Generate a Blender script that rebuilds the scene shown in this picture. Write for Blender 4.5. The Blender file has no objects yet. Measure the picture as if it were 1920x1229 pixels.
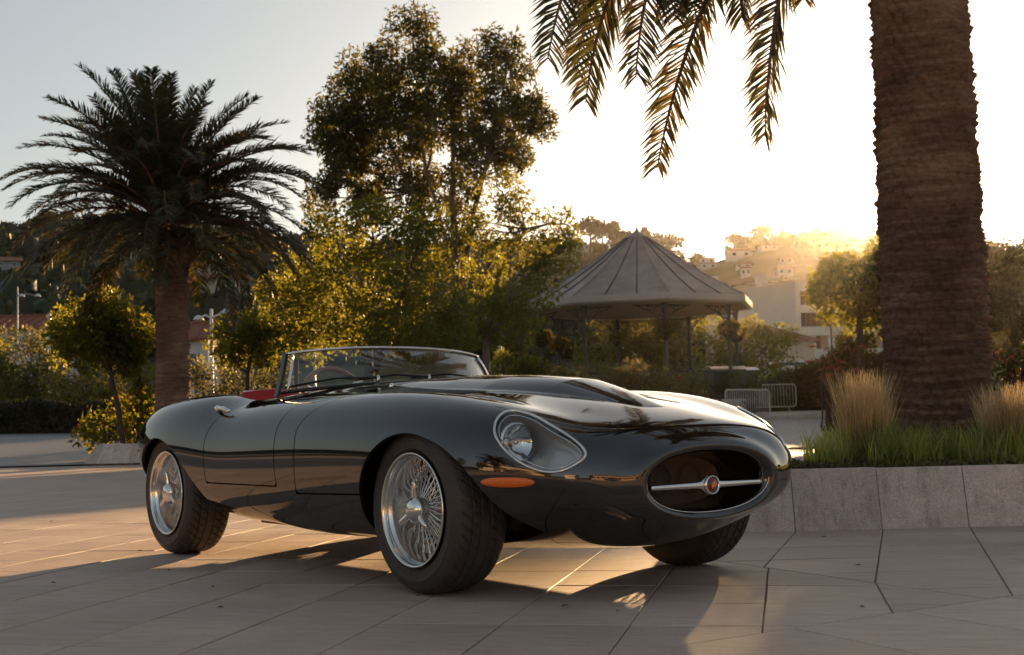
import bpy, bmesh, math, random
import numpy as np
from mathutils import Vector, Matrix

R = math.radians
rng = random.Random(7)
scene = bpy.context.scene
COL = scene.collection

# ---------------------------------------------------------------- camera
CAM_F, CAM_H, CAM_PITCH, CAM_ROLL = 2476.46, 0.6434, 0.0732, 0.0236
cam_data = bpy.data.cameras.new('camera')
cam = bpy.data.objects.new('camera', cam_data)
COL.objects.link(cam)
cam_data.sensor_fit = 'HORIZONTAL'
cam_data.sensor_width = 36.0
cam_data.lens = 36.0 * CAM_F / 1920.0
cam_data.clip_start = 0.05
cam_data.clip_end = 9000.0
cam_data.dof.use_dof = True
cam_data.dof.focus_distance = 5.9
cam_data.dof.aperture_fstop = 7.0
cam.location = (0, 0, CAM_H)
cam.rotation_euler = (Matrix.Rotation(math.pi / 2 + CAM_PITCH, 4, 'X') @ Matrix.Rotation(-CAM_ROLL, 4, 'Z')).to_euler()
scene.camera = cam

# ---------------------------------------------------------------- sky, sun, exposure
SUN_EL, SUN_AZ = R(8.75), R(16.4)          # azimuth measured from +Y towards +X
world = bpy.data.worlds.new('World')
scene.world = world
world.use_nodes = True
wn = world.node_tree.nodes
wl = world.node_tree.links
wn.clear()
w_out = wn.new('ShaderNodeOutputWorld')
w_bg = wn.new('ShaderNodeBackground')
w_sky = wn.new('ShaderNodeTexSky')
w_sky.sky_type = 'NISHITA'
w_sky.sun_disc = False
w_sky.sun_elevation = SUN_EL
w_sky.sun_rotation = SUN_AZ
w_sky.air_density = 1.0
w_sky.dust_density = 1.2
w_sky.ozone_density = 1.0
w_hs = wn.new('ShaderNodeHueSaturation')
w_hs.inputs['Saturation'].default_value = 0.65
wl.new(w_sky.outputs[0], w_hs.inputs['Color'])
# thin even veil of high cloud over the whole sky
w_veil = wn.new('ShaderNodeVectorMath'); w_veil.operation = 'ADD'
w_veil.inputs[1].default_value = (0.47, 0.52, 0.55)
w_gm = wn.new('ShaderNodeGamma'); w_gm.inputs['Gamma'].default_value = 0.8
w_sc = wn.new('ShaderNodeVectorMath'); w_sc.operation = 'SCALE'; w_sc.inputs['Scale'].default_value = 1.077
wl.new(w_hs.outputs[0], w_gm.inputs['Color']); wl.new(w_gm.outputs[0], w_sc.inputs[0])
wl.new(w_sc.outputs[0], w_veil.inputs[0])
wl.new(w_veil.outputs[0], w_bg.inputs['Color'])
w_bg.inputs['Strength'].default_value = 0.05
wl.new(w_bg.outputs[0], w_out.inputs['Surface'])

sun_data = bpy.data.lights.new('sun', 'SUN')
sun_data.energy = 5.0
sun_data.angle = R(0.6)
sun_data.color = (1.0, 0.63, 0.30)
sun = bpy.data.objects.new('sun', sun_data)
COL.objects.link(sun)
sdir = Vector((math.sin(SUN_AZ) * math.cos(SUN_EL), math.cos(SUN_AZ) * math.cos(SUN_EL), math.sin(SUN_EL)))
sun.rotation_euler = sdir.to_track_quat('Z', 'Y').to_euler()
sun.location = (20, 60, 15)

scene.view_settings.view_transform = 'Standard'
scene.view_settings.look = 'None'
scene.view_settings.gamma = 1.0
scene.view_settings.use_curve_mapping = False
scene.view_settings.exposure = 1.55
scene.render.engine = 'CYCLES'
scene.cycles.use_denoising = True
scene.cycles.max_bounces = 8
scene.cycles.transparent_max_bounces = 24
scene.cycles.volume_bounces = 0
scene.cycles.sample_clamp_indirect = 6.0
scene.cycles.caustics_reflective = False
scene.cycles.caustics_refractive = False

# ---------------------------------------------------------------- helpers
def tag(o, label=None, cat=None, group=None, kind=None):
    if label: o['label'] = label
    if cat: o['category'] = cat
    if group: o['group'] = group
    if kind: o['kind'] = kind
    return o

def empty(name, loc=(0, 0, 0), rz=0.0):
    o = bpy.data.objects.new(name, None)
    o.empty_display_size = 0.2
    o.location = loc
    o.rotation_euler = (0, 0, rz)
    COL.objects.link(o)
    return o

def link_mesh(name, me, mats, parent=None):
    o = bpy.data.objects.new(name, me)
    COL.objects.link(o)
    if not isinstance(mats, (list, tuple)): mats = [mats]
    for m in mats: me.materials.append(m)
    if parent: o.parent = parent
    return o

def share(name, me, parent=None):
    o = bpy.data.objects.new(name, me)
    COL.objects.link(o)
    if parent: o.parent = parent
    return o

def copy_tree(src, parent=None):
    c = src.copy()
    COL.objects.link(c)
    if parent is not None: c.parent = parent
    for ch in list(src.children):
        copy_tree(ch, c)
    return c

class MB:
    """collects vertices and faces, builds one mesh object"""
    def __init__(self):
        self.v, self.f, self.mi = [], [], []
        self.cur = 0
    def add(self, vs, fs):
        b = len(self.v)
        self.v.extend([tuple(p) for p in vs])
        for f in fs:
            self.f.append(tuple(b + i for i in f)); self.mi.append(self.cur)
    def box(self, c, s, rz=0.0, M=None):
        x, y, z = s[0] / 2, s[1] / 2, s[2] / 2
        vs = [Vector((a, b, d)) for a in (-x, x) for b in (-y, y) for d in (-z, z)]
        if M is None: M = Matrix.Rotation(rz, 4, 'Z')
        vs = [(M @ p) + Vector(c) for p in vs]
        self.add(vs, [(0, 1, 3, 2), (4, 6, 7, 5), (0, 4, 5, 1), (2, 3, 7, 6), (0, 2, 6, 4), (1, 5, 7, 3)])
    def grid(self, rows, close_u=False, close_v=False):
        """rows: list of equal-length point lists"""
        n, m = len(rows), len(rows[0])
        vs = [p for r in rows for p in r]
        fs = []
        for i in range(n if close_v else n - 1):
            for j in range(m if close_u else m - 1):
                a, b = i, (i + 1) % n
                c, d = j, (j + 1) % m
                fs.append((a * m + c, a * m + d, b * m + d, b * m + c))
        self.add(vs, fs)
    def tube(self, pts, rad, n=8, caps=True, closed=False):
        pts = [Vector(p) for p in pts]
        k = len(pts)
        if not isinstance(rad, (list, tuple)): rad = [rad] * k
        rows = []
        up = None
        for i, p in enumerate(pts):
            if closed: t = pts[(i + 1) % k] - pts[i - 1]
            else: t = pts[min(i + 1, k - 1)] - pts[max(i - 1, 0)]
            if t.length < 1e-9: t = Vector((0, 0, 1))
            t.normalize()
            if up is None:
                up = Vector((0, 0, 1)) if abs(t.z) < 0.9 else Vector((1, 0, 0))
            a = up - t * up.dot(t)
            if a.length < 1e-6: a = t.orthogonal()
            a.normalize(); up = a
            b = t.cross(a)
            rows.append([p + (a * math.cos(2 * math.pi * j / n) + b * math.sin(2 * math.pi * j / n)) * rad[i] for j in range(n)])
        self.grid(rows, close_u=True, close_v=closed)
        if caps and not closed:
            b0 = len(self.v) - n * k
            self.f.append(tuple(b0 + j for j in range(n))[::-1]); self.mi.append(self.cur)
            self.f.append(tuple(b0 + n * (k - 1) + j for j in range(n))); self.mi.append(self.cur)
    def lathe(self, prof, n=48, axis='z', c=(0, 0, 0), close=False):
        """prof: list of (r, h)"""
        rows = []
        for r, h in prof:
            row = []
            for j in range(n):
                a = 2 * math.pi * j / n
                p = (r * math.cos(a), r * math.sin(a), h)
                if axis == 'y': p = (p[0], h, p[1])
                if axis == 'x': p = (h, p[0], p[1])
                row.append((p[0] + c[0], p[1] + c[1], p[2] + c[2]))
            rows.append(row)
        self.grid(rows, close_u=True, close_v=close)
    def mesh(self, name, smooth=True, recalc=True):
        me = bpy.data.meshes.new(name)
        me.from_pydata(self.v, [], self.f)
        me.polygons.foreach_set('material_index', self.mi)
        if recalc:
            bm = bmesh.new(); bm.from_mesh(me)
            bmesh.ops.recalc_face_normals(bm, faces=bm.faces)
            bm.to_mesh(me); bm.free()
        if smooth: me.polygons.foreach_set('use_smooth', [True] * len(me.polygons))
        me.update()
        return me
    def build(self, name, mats, parent=None, smooth=True, recalc=True, sharp=None):
        me = self.mesh(name, smooth, recalc)
        if sharp is not None: me.set_sharp_from_angle(angle=R(sharp))
        return link_mesh(name, me, mats, parent)

def np_mesh(name, V, F, smooth=True, mat_idx=None):
    """fast mesh from numpy arrays; F is (n,3) or (n,4)"""
    me = bpy.data.meshes.new(name)
    V = np.asarray(V, np.float32); F = np.asarray(F, np.int32)
    k = F.shape[1]
    me.vertices.add(len(V)); me.vertices.foreach_set('co', V.ravel())
    me.loops.add(F.size); me.loops.foreach_set('vertex_index', F.ravel())
    me.polygons.add(len(F))
    me.polygons.foreach_set('loop_start', np.arange(0, F.size, k, dtype=np.int32))
    if mat_idx is not None: me.polygons.foreach_set('material_index', np.asarray(mat_idx, np.int32))
    if smooth: me.polygons.foreach_set('use_smooth', np.ones(len(F), bool))
    me.update(calc_edges=True)
    return me

# ---------------------------------------------------------------- materials
MATS = {}
def new_mat(name):
    m = bpy.data.materials.new(name); m.use_nodes = True
    nt = m.node_tree
    b = nt.nodes['Principled BSDF']
    MATS[name] = m
    return m, nt, b

def simple(name, col, rough=0.5, metal=0.0, coat=0.0, spec=0.5, noise=0.0, nscale=8.0, bump=0.0, bscale=40.0, coord='Object', rvar=0.0):
    m, nt, b = new_mat(name)
    b.inputs['Base Color'].default_value = (*col, 1)
    b.inputs['Roughness'].default_value = rough
    b.inputs['Metallic'].default_value = metal
    b.inputs['Coat Weight'].default_value = coat
    b.inputs['Specular IOR Level'].default_value = spec
    L = nt.links
    if noise > 0 or bump > 0 or rvar > 0:
        tc = nt.nodes.new('ShaderNodeTexCoord')
    if noise > 0 or rvar > 0:
        n = nt.nodes.new('ShaderNodeTexNoise'); n.inputs['Scale'].default_value = nscale
        n.inputs['Detail'].default_value = 6.0; n.inputs['Roughness'].default_value = 0.65
        L.new(tc.outputs[coord], n.inputs['Vector'])
    if noise > 0:
        mr = nt.nodes.new('ShaderNodeMapRange')
        mr.inputs[1].default_value = 0.25; mr.inputs[2].default_value = 1.0
        mr.inputs[3].default_value = 1 - noise; mr.inputs[4].default_value = 1 + noise
        L.new(n.outputs[0], mr.inputs[0])
        mx = nt.nodes.new('ShaderNodeVectorMath'); mx.operation = 'SCALE'
        mx.inputs[0].default_value = col
        L.new(mr.outputs[0], mx.inputs['Scale'])
        L.new(mx.outputs[0], b.inputs['Base Color'])
    if rvar > 0:
        mr2 = nt.nodes.new('ShaderNodeMapRange')
        mr2.inputs[1].default_value = 0.3; mr2.inputs[2].default_value = 0.7
        mr2.inputs[3].default_value = max(0.0, rough - rvar); mr2.inputs[4].default_value = rough + rvar
        L.new(n.outputs[0], mr2.inputs[0]); L.new(mr2.outputs[0], b.inputs['Roughness'])
    if bump > 0:
        n2 = nt.nodes.new('ShaderNodeTexNoise'); n2.inputs['Scale'].default_value = bscale
        n2.inputs['Detail'].default_value = 5.0
        L.new(tc.outputs[coord], n2.inputs['Vector'])
        bp = nt.nodes.new('ShaderNodeBump'); bp.inputs['Strength'].default_value = bump
        bp.inputs['Distance'].default_value = 0.02
        L.new(n2.outputs[0], bp.inputs['Height']); L.new(bp.outputs[0], b.inputs['Normal'])
    return m
# ================================================================ placing helper: a point of the place seen at (u, v) in the photo, at distance d
_cp, _sp = math.cos(CAM_PITCH), math.sin(CAM_PITCH)
_F = np.array([0, _cp, _sp]); _U0 = np.array([0, -_sp, _cp]); _R0 = np.array([1.0, 0, 0])
_cr, _sr = math.cos(CAM_ROLL), math.sin(CAM_ROLL)
_Rr = _cr * _R0 - _sr * _U0; _Ur = _sr * _R0 + _cr * _U0
def at(u, v, d):
    k = _F + _Rr * (u - 960) / CAM_F - _Ur * (v - 614.5) / CAM_F
    return Vector((0, 0, CAM_H)) + Vector(k * (d / k[1]))
def span(px, d): return px * d / CAM_F

# ---------------------------------------------------------------- terrain
_CU = np.array([-1500, -600, 0, 100, 300, 560, 800, 1000, 1090, 1200, 1320, 1425, 1520, 1650, 1850, 1920, 2300, 3200], float)
_CT = np.array([.06, .115, .142, .152, .150, .142, .135, .134, .137, .129, .121, .132, .134, .128, .118, .107, .085, .05])
_CA = np.arctan((_CU - 960) / CAM_F)
def crest_tan(az):
    return np.interp(az, _CA, _CT, left=.035, right=.035)
_nr = np.random.RandomState(5)
_w = [( _nr.uniform(-1, 1) / s, _nr.uniform(-1, 1) / s, _nr.uniform(0, 6.28), a) for s, a in ((14, .4), (22, .8), (40, 1.6), (60, 2.2), (90, 2.6), (30, .8)) for _ in range(2)]
def ground_z(x, y):
    x = np.asarray(x, float); y = np.asarray(y, float)
    r = np.hypot(x, y); az = np.arctan2(x, y)
    front = np.clip((y - 5) / 40, 0, 1)
    ramp = np.where(r > 32, .034 * (r - 32), 0) * front
    ramp = np.where(r > 95, .034 * 63 * front, ramp)
    zc = np.where(np.abs(az) < 1.4, crest_tan(az) * 360, 14.0)
    s = np.clip((r - 85) / 275, 0, 1); s = s ** 1.15 * (1 - 0.0 * s)
    fall = np.clip((r - 360) / 900, 0, 1)
    back = np.where(r > 360, np.clip(1 - fall * 1.0, 0.3, 1), 1.0)
    und = sum(a * np.sin(p * x + q * y + o) for p, q, o, a in _w) * np.clip((r - 85) / 120, 0, 1) * 0.8 * (1 - 0.85 * np.clip((r - 240) / 100, 0, 1))
    return ramp * (1 - s) + zc * s * back + und

def m_ground():
    m, nt, b = new_mat('hill_ground')
    L = nt.links
    tc = nt.nodes.new('ShaderNodeTexCoord')
    n = nt.nodes.new('ShaderNodeTexNoise'); n.inputs['Scale'].default_value = 0.06; n.inputs['Detail'].default_value = 8
    L.new(tc.outputs['Object'], n.inputs['Vector'])
    cr = nt.nodes.new('ShaderNodeValToRGB')
    cr.color_ramp.elements[0].position = 0.38; cr.color_ramp.elements[0].color = (0.035, 0.042, 0.018, 1)
    cr.color_ramp.elements[1].position = 0.68; cr.color_ramp.elements[1].color = (0.13, 0.105, 0.06, 1)
    L.new(n.outputs[0], cr.inputs[0]); L.new(cr.outputs[0], b.inputs['Base Color'])
    b.inputs['Roughness'].default_value = 0.9
    b.inputs['Specular IOR Level'].default_value = 0.1
m_ground()
radii = np.concatenate([np.linspace(14, 90, 40), np.linspace(96, 380, 62), np.array([420, 480, 560, 680, 850, 1100, 1500, 2200, 3500, 6000])])
nang = 300
angs = np.concatenate([np.linspace(-0.55, 0.55, 190), np.linspace(0.55, 2 * math.pi - 0.55, 92)[1:-1]])
nang = len(angs)
RR, AA = np.meshgrid(radii, angs, indexing='ij')
X, Y = RR * np.sin(AA), RR * np.cos(AA)
Z = ground_z(X, Y) - 0.05 * np.clip((60 - RR) / 20, 0, 1)
Z[-3:] *= 0.5
V = np.concatenate([np.array([[0, 0, -0.05]]), np.stack([X, Y, Z], -1).reshape(-1, 3)])
i, j = np.meshgrid(np.arange(len(radii) - 1), np.arange(nang), indexing='ij')
F = 1 + np.stack([i * nang + j, i * nang + (j + 1) % nang, (i + 1) * nang + (j + 1) % nang, (i + 1) * nang + j], -1).reshape(-1, 4)
me = np_mesh('ground', V, F[:, ::-1])
bm = bmesh.new(); bm.from_mesh(me); bm.verts.ensure_lookup_table()
for j in range(nang):
    bm.faces.new((bm.verts[0], bm.verts[1 + (j + 1) % nang], bm.verts[1 + j]))
bmesh.ops.recalc_face_normals(bm, faces=bm.faces)
bm.to_mesh(me); bm.free()
ground = link_mesh('ground', me, MATS['hill_ground']); ground['kind'] = 'structure'

# ---------------------------------------------------------------- paving
def stone_mat(name, c0, c1, rough=0.62, drip=0.0, gscale=330, gamp=1.0, streak=True, spec=0.4, bumpd=0.004, per_object=True, joints=False, stain=0.5, stretch=(5, 42, 5)):
    m, nt, b = new_mat(name)
    L = nt.links; N = nt.nodes.new
    geo = N('ShaderNodeNewGeometry')
    mp = N('ShaderNodeMapping'); mp.inputs['Rotation'].default_value = (0, 0, R(11.5))
    L.new(geo.outputs['Position'], mp.inputs['Vector'])
    n1 = N('ShaderNodeTexNoise'); n1.inputs['Scale'].default_value = 1.0; n1.inputs['Detail'].default_value = 8; n1.inputs['Roughness'].default_value = 0.68
    vm = N('ShaderNodeVectorMath'); vm.operation = 'MULTIPLY'; vm.inputs[1].default_value = stretch if streak else (9, 9, 9)
    L.new(mp.outputs[0], vm.inputs[0]); L.new(vm.outputs[0], n1.inputs['Vector'])
    n2 = N('ShaderNodeTexNoise'); n2.inputs['Scale'].default_value = 1.3; n2.inputs['Detail'].default_value = 7; n2.inputs['Roughness'].default_value = 0.6
    L.new(geo.outputs['Position'], n2.inputs['Vector'])
    n3 = N('ShaderNodeTexNoise'); n3.inputs['Scale'].default_value = gscale; n3.inputs['Detail'].default_value = 3; n3.inputs['Roughness'].default_value = 0.7
    L.new(geo.outputs['Position'], n3.inputs['Vector'])
    mx = N('ShaderNodeMix'); mx.data_type = 'RGBA'
    mx.inputs[6].default_value = (*c0, 1); mx.inputs[7].default_value = (*c1, 1)
    ad = N('ShaderNodeMath'); ad.operation = 'ADD'
    mr = N('ShaderNodeMapRange'); mr.inputs[1].default_value = 0.3; mr.inputs[2].default_value = 0.7; mr.inputs[3].default_value = -0.15; mr.inputs[4].default_value = 0.8
    L.new(n1.outputs[0], mr.inputs[0])
    mr2 = N('ShaderNodeMapRange'); mr2.inputs[1].default_value = 0.3; mr2.inputs[2].default_value = 0.72; mr2.inputs[3].default_value = -0.15; mr2.inputs[4].default_value = 0.65
    L.new(n2.outputs[0], mr2.inputs[0])
    L.new(mr.outputs[0], ad.inputs[0]); L.new(mr2.outputs[0], ad.inputs[1])
    L.new(ad.outputs[0], mx.inputs[0])
    # fine salt-and-pepper grain
    gr = N('ShaderNodeMapRange'); gr.inputs[1].default_value = 0.3; gr.inputs[2].default_value = 0.7; gr.inputs[3].default_value = 1 - 0.30 * gamp; gr.inputs[4].default_value = 1 + 0.27 * gamp
    L.new(n3.outputs[0], gr.inputs[0])
    sc = N('ShaderNodeVectorMath'); sc.operation = 'SCALE'
    L.new(mx.outputs[2], sc.inputs[0])
    last = gr.outputs[0]
    if per_object:
        oi = N('ShaderNodeObjectInfo')
        orr = N('ShaderNodeMapRange'); orr.inputs[3].default_value = 0.88; orr.inputs[4].default_value = 1.10
        L.new(oi.outputs['Random'], orr.inputs[0])
        mu = N('ShaderNodeMath'); mu.operation = 'MULTIPLY'; L.new(last, mu.inputs[0]); L.new(orr.outputs[0], mu.inputs[1]); last = mu.outputs[0]
    # dark stains
    n4 = N('ShaderNodeTexNoise'); n4.inputs['Scale'].default_value = 0.55; n4.inputs['Detail'].default_value = 9; n4.inputs['Roughness'].default_value = 0.72
    L.new(geo.outputs['Position'], n4.inputs['Vector'])
    st = N('ShaderNodeMapRange'); st.inputs[1].default_value = 0.56; st.inputs[2].default_value = 0.74; st.inputs[3].default_value = 1.0; st.inputs[4].default_value = 1 - stain * 0.6
    L.new(n4.outputs[0], st.inputs[0])
    mu = N('ShaderNodeMath'); mu.operation = 'MULTIPLY'; L.new(last, mu.inputs[0]); L.new(st.outputs[0], mu.inputs[1]); last = mu.outputs[0]
    if drip > 0:
        dm = N('ShaderNodeVectorMath'); dm.operation = 'MULTIPLY'; dm.inputs[1].default_value = (13, 13, 0.9)
        n5 = N('ShaderNodeTexNoise'); n5.inputs['Scale'].default_value = 1; n5.inputs['Detail'].default_value = 6; n5.inputs['Roughness'].default_value = 0.75
        L.new(geo.outputs['Position'], dm.inputs[0]); L.new(dm.outputs[0], n5.inputs['Vector'])
        dr = N('ShaderNodeMapRange'); dr.inputs[1].default_value = 0.52; dr.inputs[2].default_value = 0.70; dr.inputs[3].default_value = 1.0; dr.inputs[4].default_value = 1 - drip
        L.new(n5.outputs[0], dr.inputs[0])
        mu = N('ShaderNodeMath'); mu.operation = 'MULTIPLY'; L.new(last, mu.inputs[0]); L.new(dr.outputs[0], mu.inputs[1]); last = mu.outputs[0]
    if joints:
        br = N('ShaderNodeTexBrick'); br.offset = 0.0; br.inputs['Scale'].default_value = 1.0
        br.inputs['Mortar Size'].default_value = 0.006; br.inputs['Brick Width'].default_value = 0.41; br.inputs['Row Height'].default_value = 0.51
        br.inputs['Color1'].default_value = (1, 1, 1, 1); br.inputs['Color2'].default_value = (.88, .88, .88, 1); br.inputs['Mortar'].default_value = (.35, .33, .31, 1)
        L.new(mp.outputs[0], br.inputs['Vector'])
        mv = N('ShaderNodeVectorMath'); mv.operation = 'MULTIPLY'
        L.new(mx.outputs[2], mv.inputs[0]); L.new(br.outputs[0], mv.inputs[1]); L.new(mv.outputs[0], sc.inputs[0])
    L.new(last, sc.inputs['Scale']); L.new(sc.outputs[0], b.inputs['Base Color'])
    rr = N('ShaderNodeMapRange'); rr.inputs[1].default_value = 0.3; rr.inputs[2].default_value = 0.7; rr.inputs[3].default_value = rough - 0.12; rr.inputs[4].default_value = rough + 0.12
    L.new(n2.outputs[0], rr.inputs[0]); L.new(rr.outputs[0], b.inputs['Roughness'])
    b.inputs['Specular IOR Level'].default_value = spec
    ab = N('ShaderNodeMath'); ab.operation = 'ADD'; L.new(n1.outputs[0], ab.inputs[0]); L.new(n3.outputs[0], ab.inputs[1])
    bp = N('ShaderNodeBump'); bp.inputs['Strength'].default_value = 0.6; bp.inputs['Distance'].default_value = bumpd
    L.new(ab.outputs[0], bp.inputs['Height']); L.new(bp.outputs[0], b.inputs['Normal'])
    return m
stone_mat('paving_stone', (0.41, 0.30, 0.23), (0.60, 0.465, 0.375), stain=1.0)
stone_mat('paving_far', (0.41, 0.30, 0.23), (0.59, 0.46, 0.375), per_object=False, joints=True)
stone_mat('kerb_stone', (0.46, 0.365, 0.31), (0.64, 0.535, 0.47), streak=False, rough=0.75, spec=0.25, stain=0.7, gscale=120, gamp=1.1, drip=0.4)
stone_mat('road_asphalt', (0.15, 0.148, 0.15), (0.22, 0.215, 0.21), streak=False, per_object=False, rough=0.6)
simple('joint_grit', (0.19, 0.15, 0.12), 0.95, bump=0.5, bscale=200)
simple('bed_soil', (0.055, 0.038, 0.024), 0.95, noise=0.5, nscale=12, bump=0.8, bscale=60)

# the square: far part as a sheet, near part slab by slab on a grit bed
def sheet(name, pts, z, mat):
    b = MB(); b.add([(x, y, z) for x, y in pts], [tuple(range(len(pts)))])
    o = b.build(name, mat, smooth=False); o['kind'] = 'structure'
    return o
PH = R(11.5)
E1, E2 = np.array([math.cos(PH), -math.sin(PH)]), np.array([math.sin(PH), math.cos(PH)])
NEAR_Y = 9.6
sheet('pavement_bed', [(-9, -6), (9, -6), (9, 9.7), (-9, 9.7)], -0.007, MATS['joint_grit'])
sheet('square', [(-30, 9.7), (9.5, 9.7), (9.5, 27.3), (-30, 27.3)], -0.003, MATS['paving_far'])
sheet('square_side', [(-30, -30), (-9, -30), (-9, 9.7), (-30, 9.7)], -0.003, MATS['paving_far'])
sheet('square_right', [(9, -30), (30, -30), (30, 9.7), (9, 9.7)], -0.003, MATS['paving_far'])
sheet('square_back', [(-9, -30), (9, -30), (9, -6), (-9, -6)], -0.003, MATS['paving_far'])
road = MB()
ys = list(np.linspace(27.3, 60, 24))
road.grid([[(x, y, float(ground_z(x, y)) + 0.03) for x in np.linspace(-60, 60, 40)] for y in ys])
ro = road.build('road', MATS['road_asphalt']); ro['kind'] = 'structure'
# right-hand street between the square and the hedge
st = MB(); st.add([(9.5, 9.7, 0.0), (40, 9.7, 0.0), (40, 27.3, 0.0), (9.5, 27.3, 0.0)], [(0, 1, 2, 3)])
so = st.build('street', MATS['road_asphalt'], smooth=False); so['kind'] = 'structure'

def clip_half(poly, p, n):
    """keep the side of the line through p where (q-p).n >= 0"""
    out = []
    for k in range(len(poly)):
        a, b = poly[k], poly[(k + 1) % len(poly)]
        da, db = (a - p) @ n, (b - p) @ n
        if da >= 0: out.append(a)
        if (da > 0) != (db > 0) and abs(da - db) > 1e-12: out.append(a + (b - a) * (da / (da - db)))
    return out
def inset(poly, d):
    n = len(poly)
    area = sum(poly[k][0] * poly[(k + 1) % n][1] - poly[(k + 1) % n][0] * poly[k][1] for k in range(n))
    if area < 0: poly = poly[::-1]
    out = poly
    for k in range(n):
        a, b = poly[k], poly[(k + 1) % n]
        e = b - a; L = np.linalg.norm(e)
        if L < 1e-6: continue
        nn = np.array([-e[1], e[0]]) / L
        out = clip_half(out, a + nn * d, nn)
        if len(out) < 3: return []
    return out
SLABS = []
REST = MB()
def slab(poly, parent, dz=0.0, gap=0.0025, tilt=(0, 0), bev=0.003):
    p = inset([np.array(q, float) for q in poly], gap)
    if len(p) < 3: return
    q = inset(p, bev)
    if len(q) != len(p): q = inset(p, bev * 0.3)
    if len(q) < 3: return
    c = sum(p) / len(p)
    zz = lambda r: dz + tilt[0] * (r[0] - c[0]) + tilt[1] * (r[1] - c[1])
    n = len(p)
    b = MB()
    if len(q) == n:
        vs = [(*r, -0.03) for r in p] + [(*r, zz(r) - bev) for r in p] + [(*r, zz(r)) for r in q]
        fs = [tuple(range(2 * n, 3 * n))] + [(k, (k + 1) % n, n + (k + 1) % n, n + k) for k in range(n)] + [(n + k, n + (k + 1) % n, 2 * n + (k + 1) % n, 2 * n + k) for k in range(n)]
    else:
        vs = [(*r, -0.03) for r in p] + [(*r, zz(r)) for r in p]
        fs = [tuple(range(n, 2 * n))] + [(k, (k + 1) % n, n + (k + 1) % n, n + k) for k in range(n)]
    b.add(vs, fs)
    if in_view(c): SLABS.append(b.build('paving_slab', MATS['paving_stone'], parent, smooth=False))
    elif -8.9 < c[0] < 8.9 and -5.9 < c[1] < 9.69: REST.add(vs, fs)
pav = empty('pavement', (0, 0, 0)); pav['kind'] = 'structure'
# three fields of slabs meet along two long joints
A0, A1 = np.array([0.93, 6.07]), np.array([1.66, 4.59])
B0, B1 = np.array([0.32, 3.76]), np.array([1.58, 4.61])
dA = (A1 - A0) / np.linalg.norm(A1 - A0); nA = np.array([dA[1], -dA[0]])          # points to the left/near side?
if nA @ (np.array([-1.0, 5.0]) - A0) < 0: nA = -nA
dB = (B1 - B0) / np.linalg.norm(B1 - B0); nB = np.array([-dB[1], dB[0]])
if nB @ (np.array([-1.0, 5.0]) - B0) < 0: nB = -nB
U0, W0 = -0.503, None
w_rows = [2.72 + 0.505 * k for k in range(-18, 15)]
def in_view(c, m=1.06):
    return c[1] > 2.9 and abs(c[0] / c[1]) < 0.40 * m + 0.03 and c[1] < NEAR_Y + 0.6
count = 0
for iu in range(-24, 22):
    for iw in range(len(w_rows)):
        u0, u1 = U0 + 0.414 * iu, U0 + 0.414 * (iu + 1)
        w0, w1 = w_rows[iw], w_rows[iw] + 0.505
        poly = [E1 * a + E2 * b for a, b in ((u0, w0), (u1, w0), (u1, w1), (u0, w1))]
        poly = clip_half(poly, A0, nA)
        if len(poly) >= 3: poly = clip_half(poly, B0, nB)
        if len(poly) < 3: continue
        poly = clip_half(poly, np.array([0, 9.69]), np.array([0, -1.0]))
        if len(poly) < 3: continue
        c = sum(poly) / len(poly)
        slab(poly, pav, rng.uniform(-0.0012, 0.0012), rng.choice([0.0016, 0.002, 0.0028]), (rng.uniform(-.003, .003), rng.uniform(-.003, .003)))
# field between joint A and the planter wall
sk = np.array([0.28, 0.96]); sk /= np.linalg.norm(sk)
for k in range(-3, 26):
    for r in range(0, 26):
        y0, y1 = 7.75 - 0.56 * r, 7.75 - 0.56 * (r + 1)
        xa, xb = 1.585 + 0.495 * k, 1.585 + 0.495 * (k + 1)
        pt = lambda x, y: np.array([x + (y - 7.57) * sk[0] / sk[1], y])
        poly = [pt(xa, y1), pt(xb, y1), pt(xb, y0), pt(xa, y0)]
        poly = clip_half(poly, A0, -nA)
        if len(poly) >= 3: poly = clip_half(poly, B0, nB) if False else poly
        if len(poly) < 3: continue
        # below the extension of joint B the third field takes over
        poly = clip_half(poly, B0, nB)
        if len(poly) < 3: continue
        c = sum(poly) / len(poly)
        slab(poly, pav, rng.uniform(-0.001, 0.001), 0.003, (rng.uniform(-.003, .003), rng.uniform(-.003, .003)))
# field below joint B
dC = np.array([1.09, 3.60]) - np.array([0.83, 4.13]); dC /= np.linalg.norm(dC)
for k in range(-14, 20):
    for r in range(0, 16):
        o = np.array([0.83, 4.13]) + dB * 0.52 * k
        o2 = o + dB * 0.52
        a0, a1 = dC * (0.75 * r - 0.0), dC * (0.75 * (r + 1))
        poly = [o + a0, o2 + a0, o2 + a1, o + a1]
        if r == 0: poly = clip_half(poly, B0, -nB)
        if len(poly) < 3: continue
        c = sum(poly) / len(poly)
        slab(poly, pav, rng.uniform(-0.001, 0.001), 0.003, (rng.uniform(-.002, .002), rng.uniform(-.002, .002)))
rest_o = REST.build('paving_slab', MATS['paving_stone'], pav, smooth=False); rest_o['kind'] = 'stuff'

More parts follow.
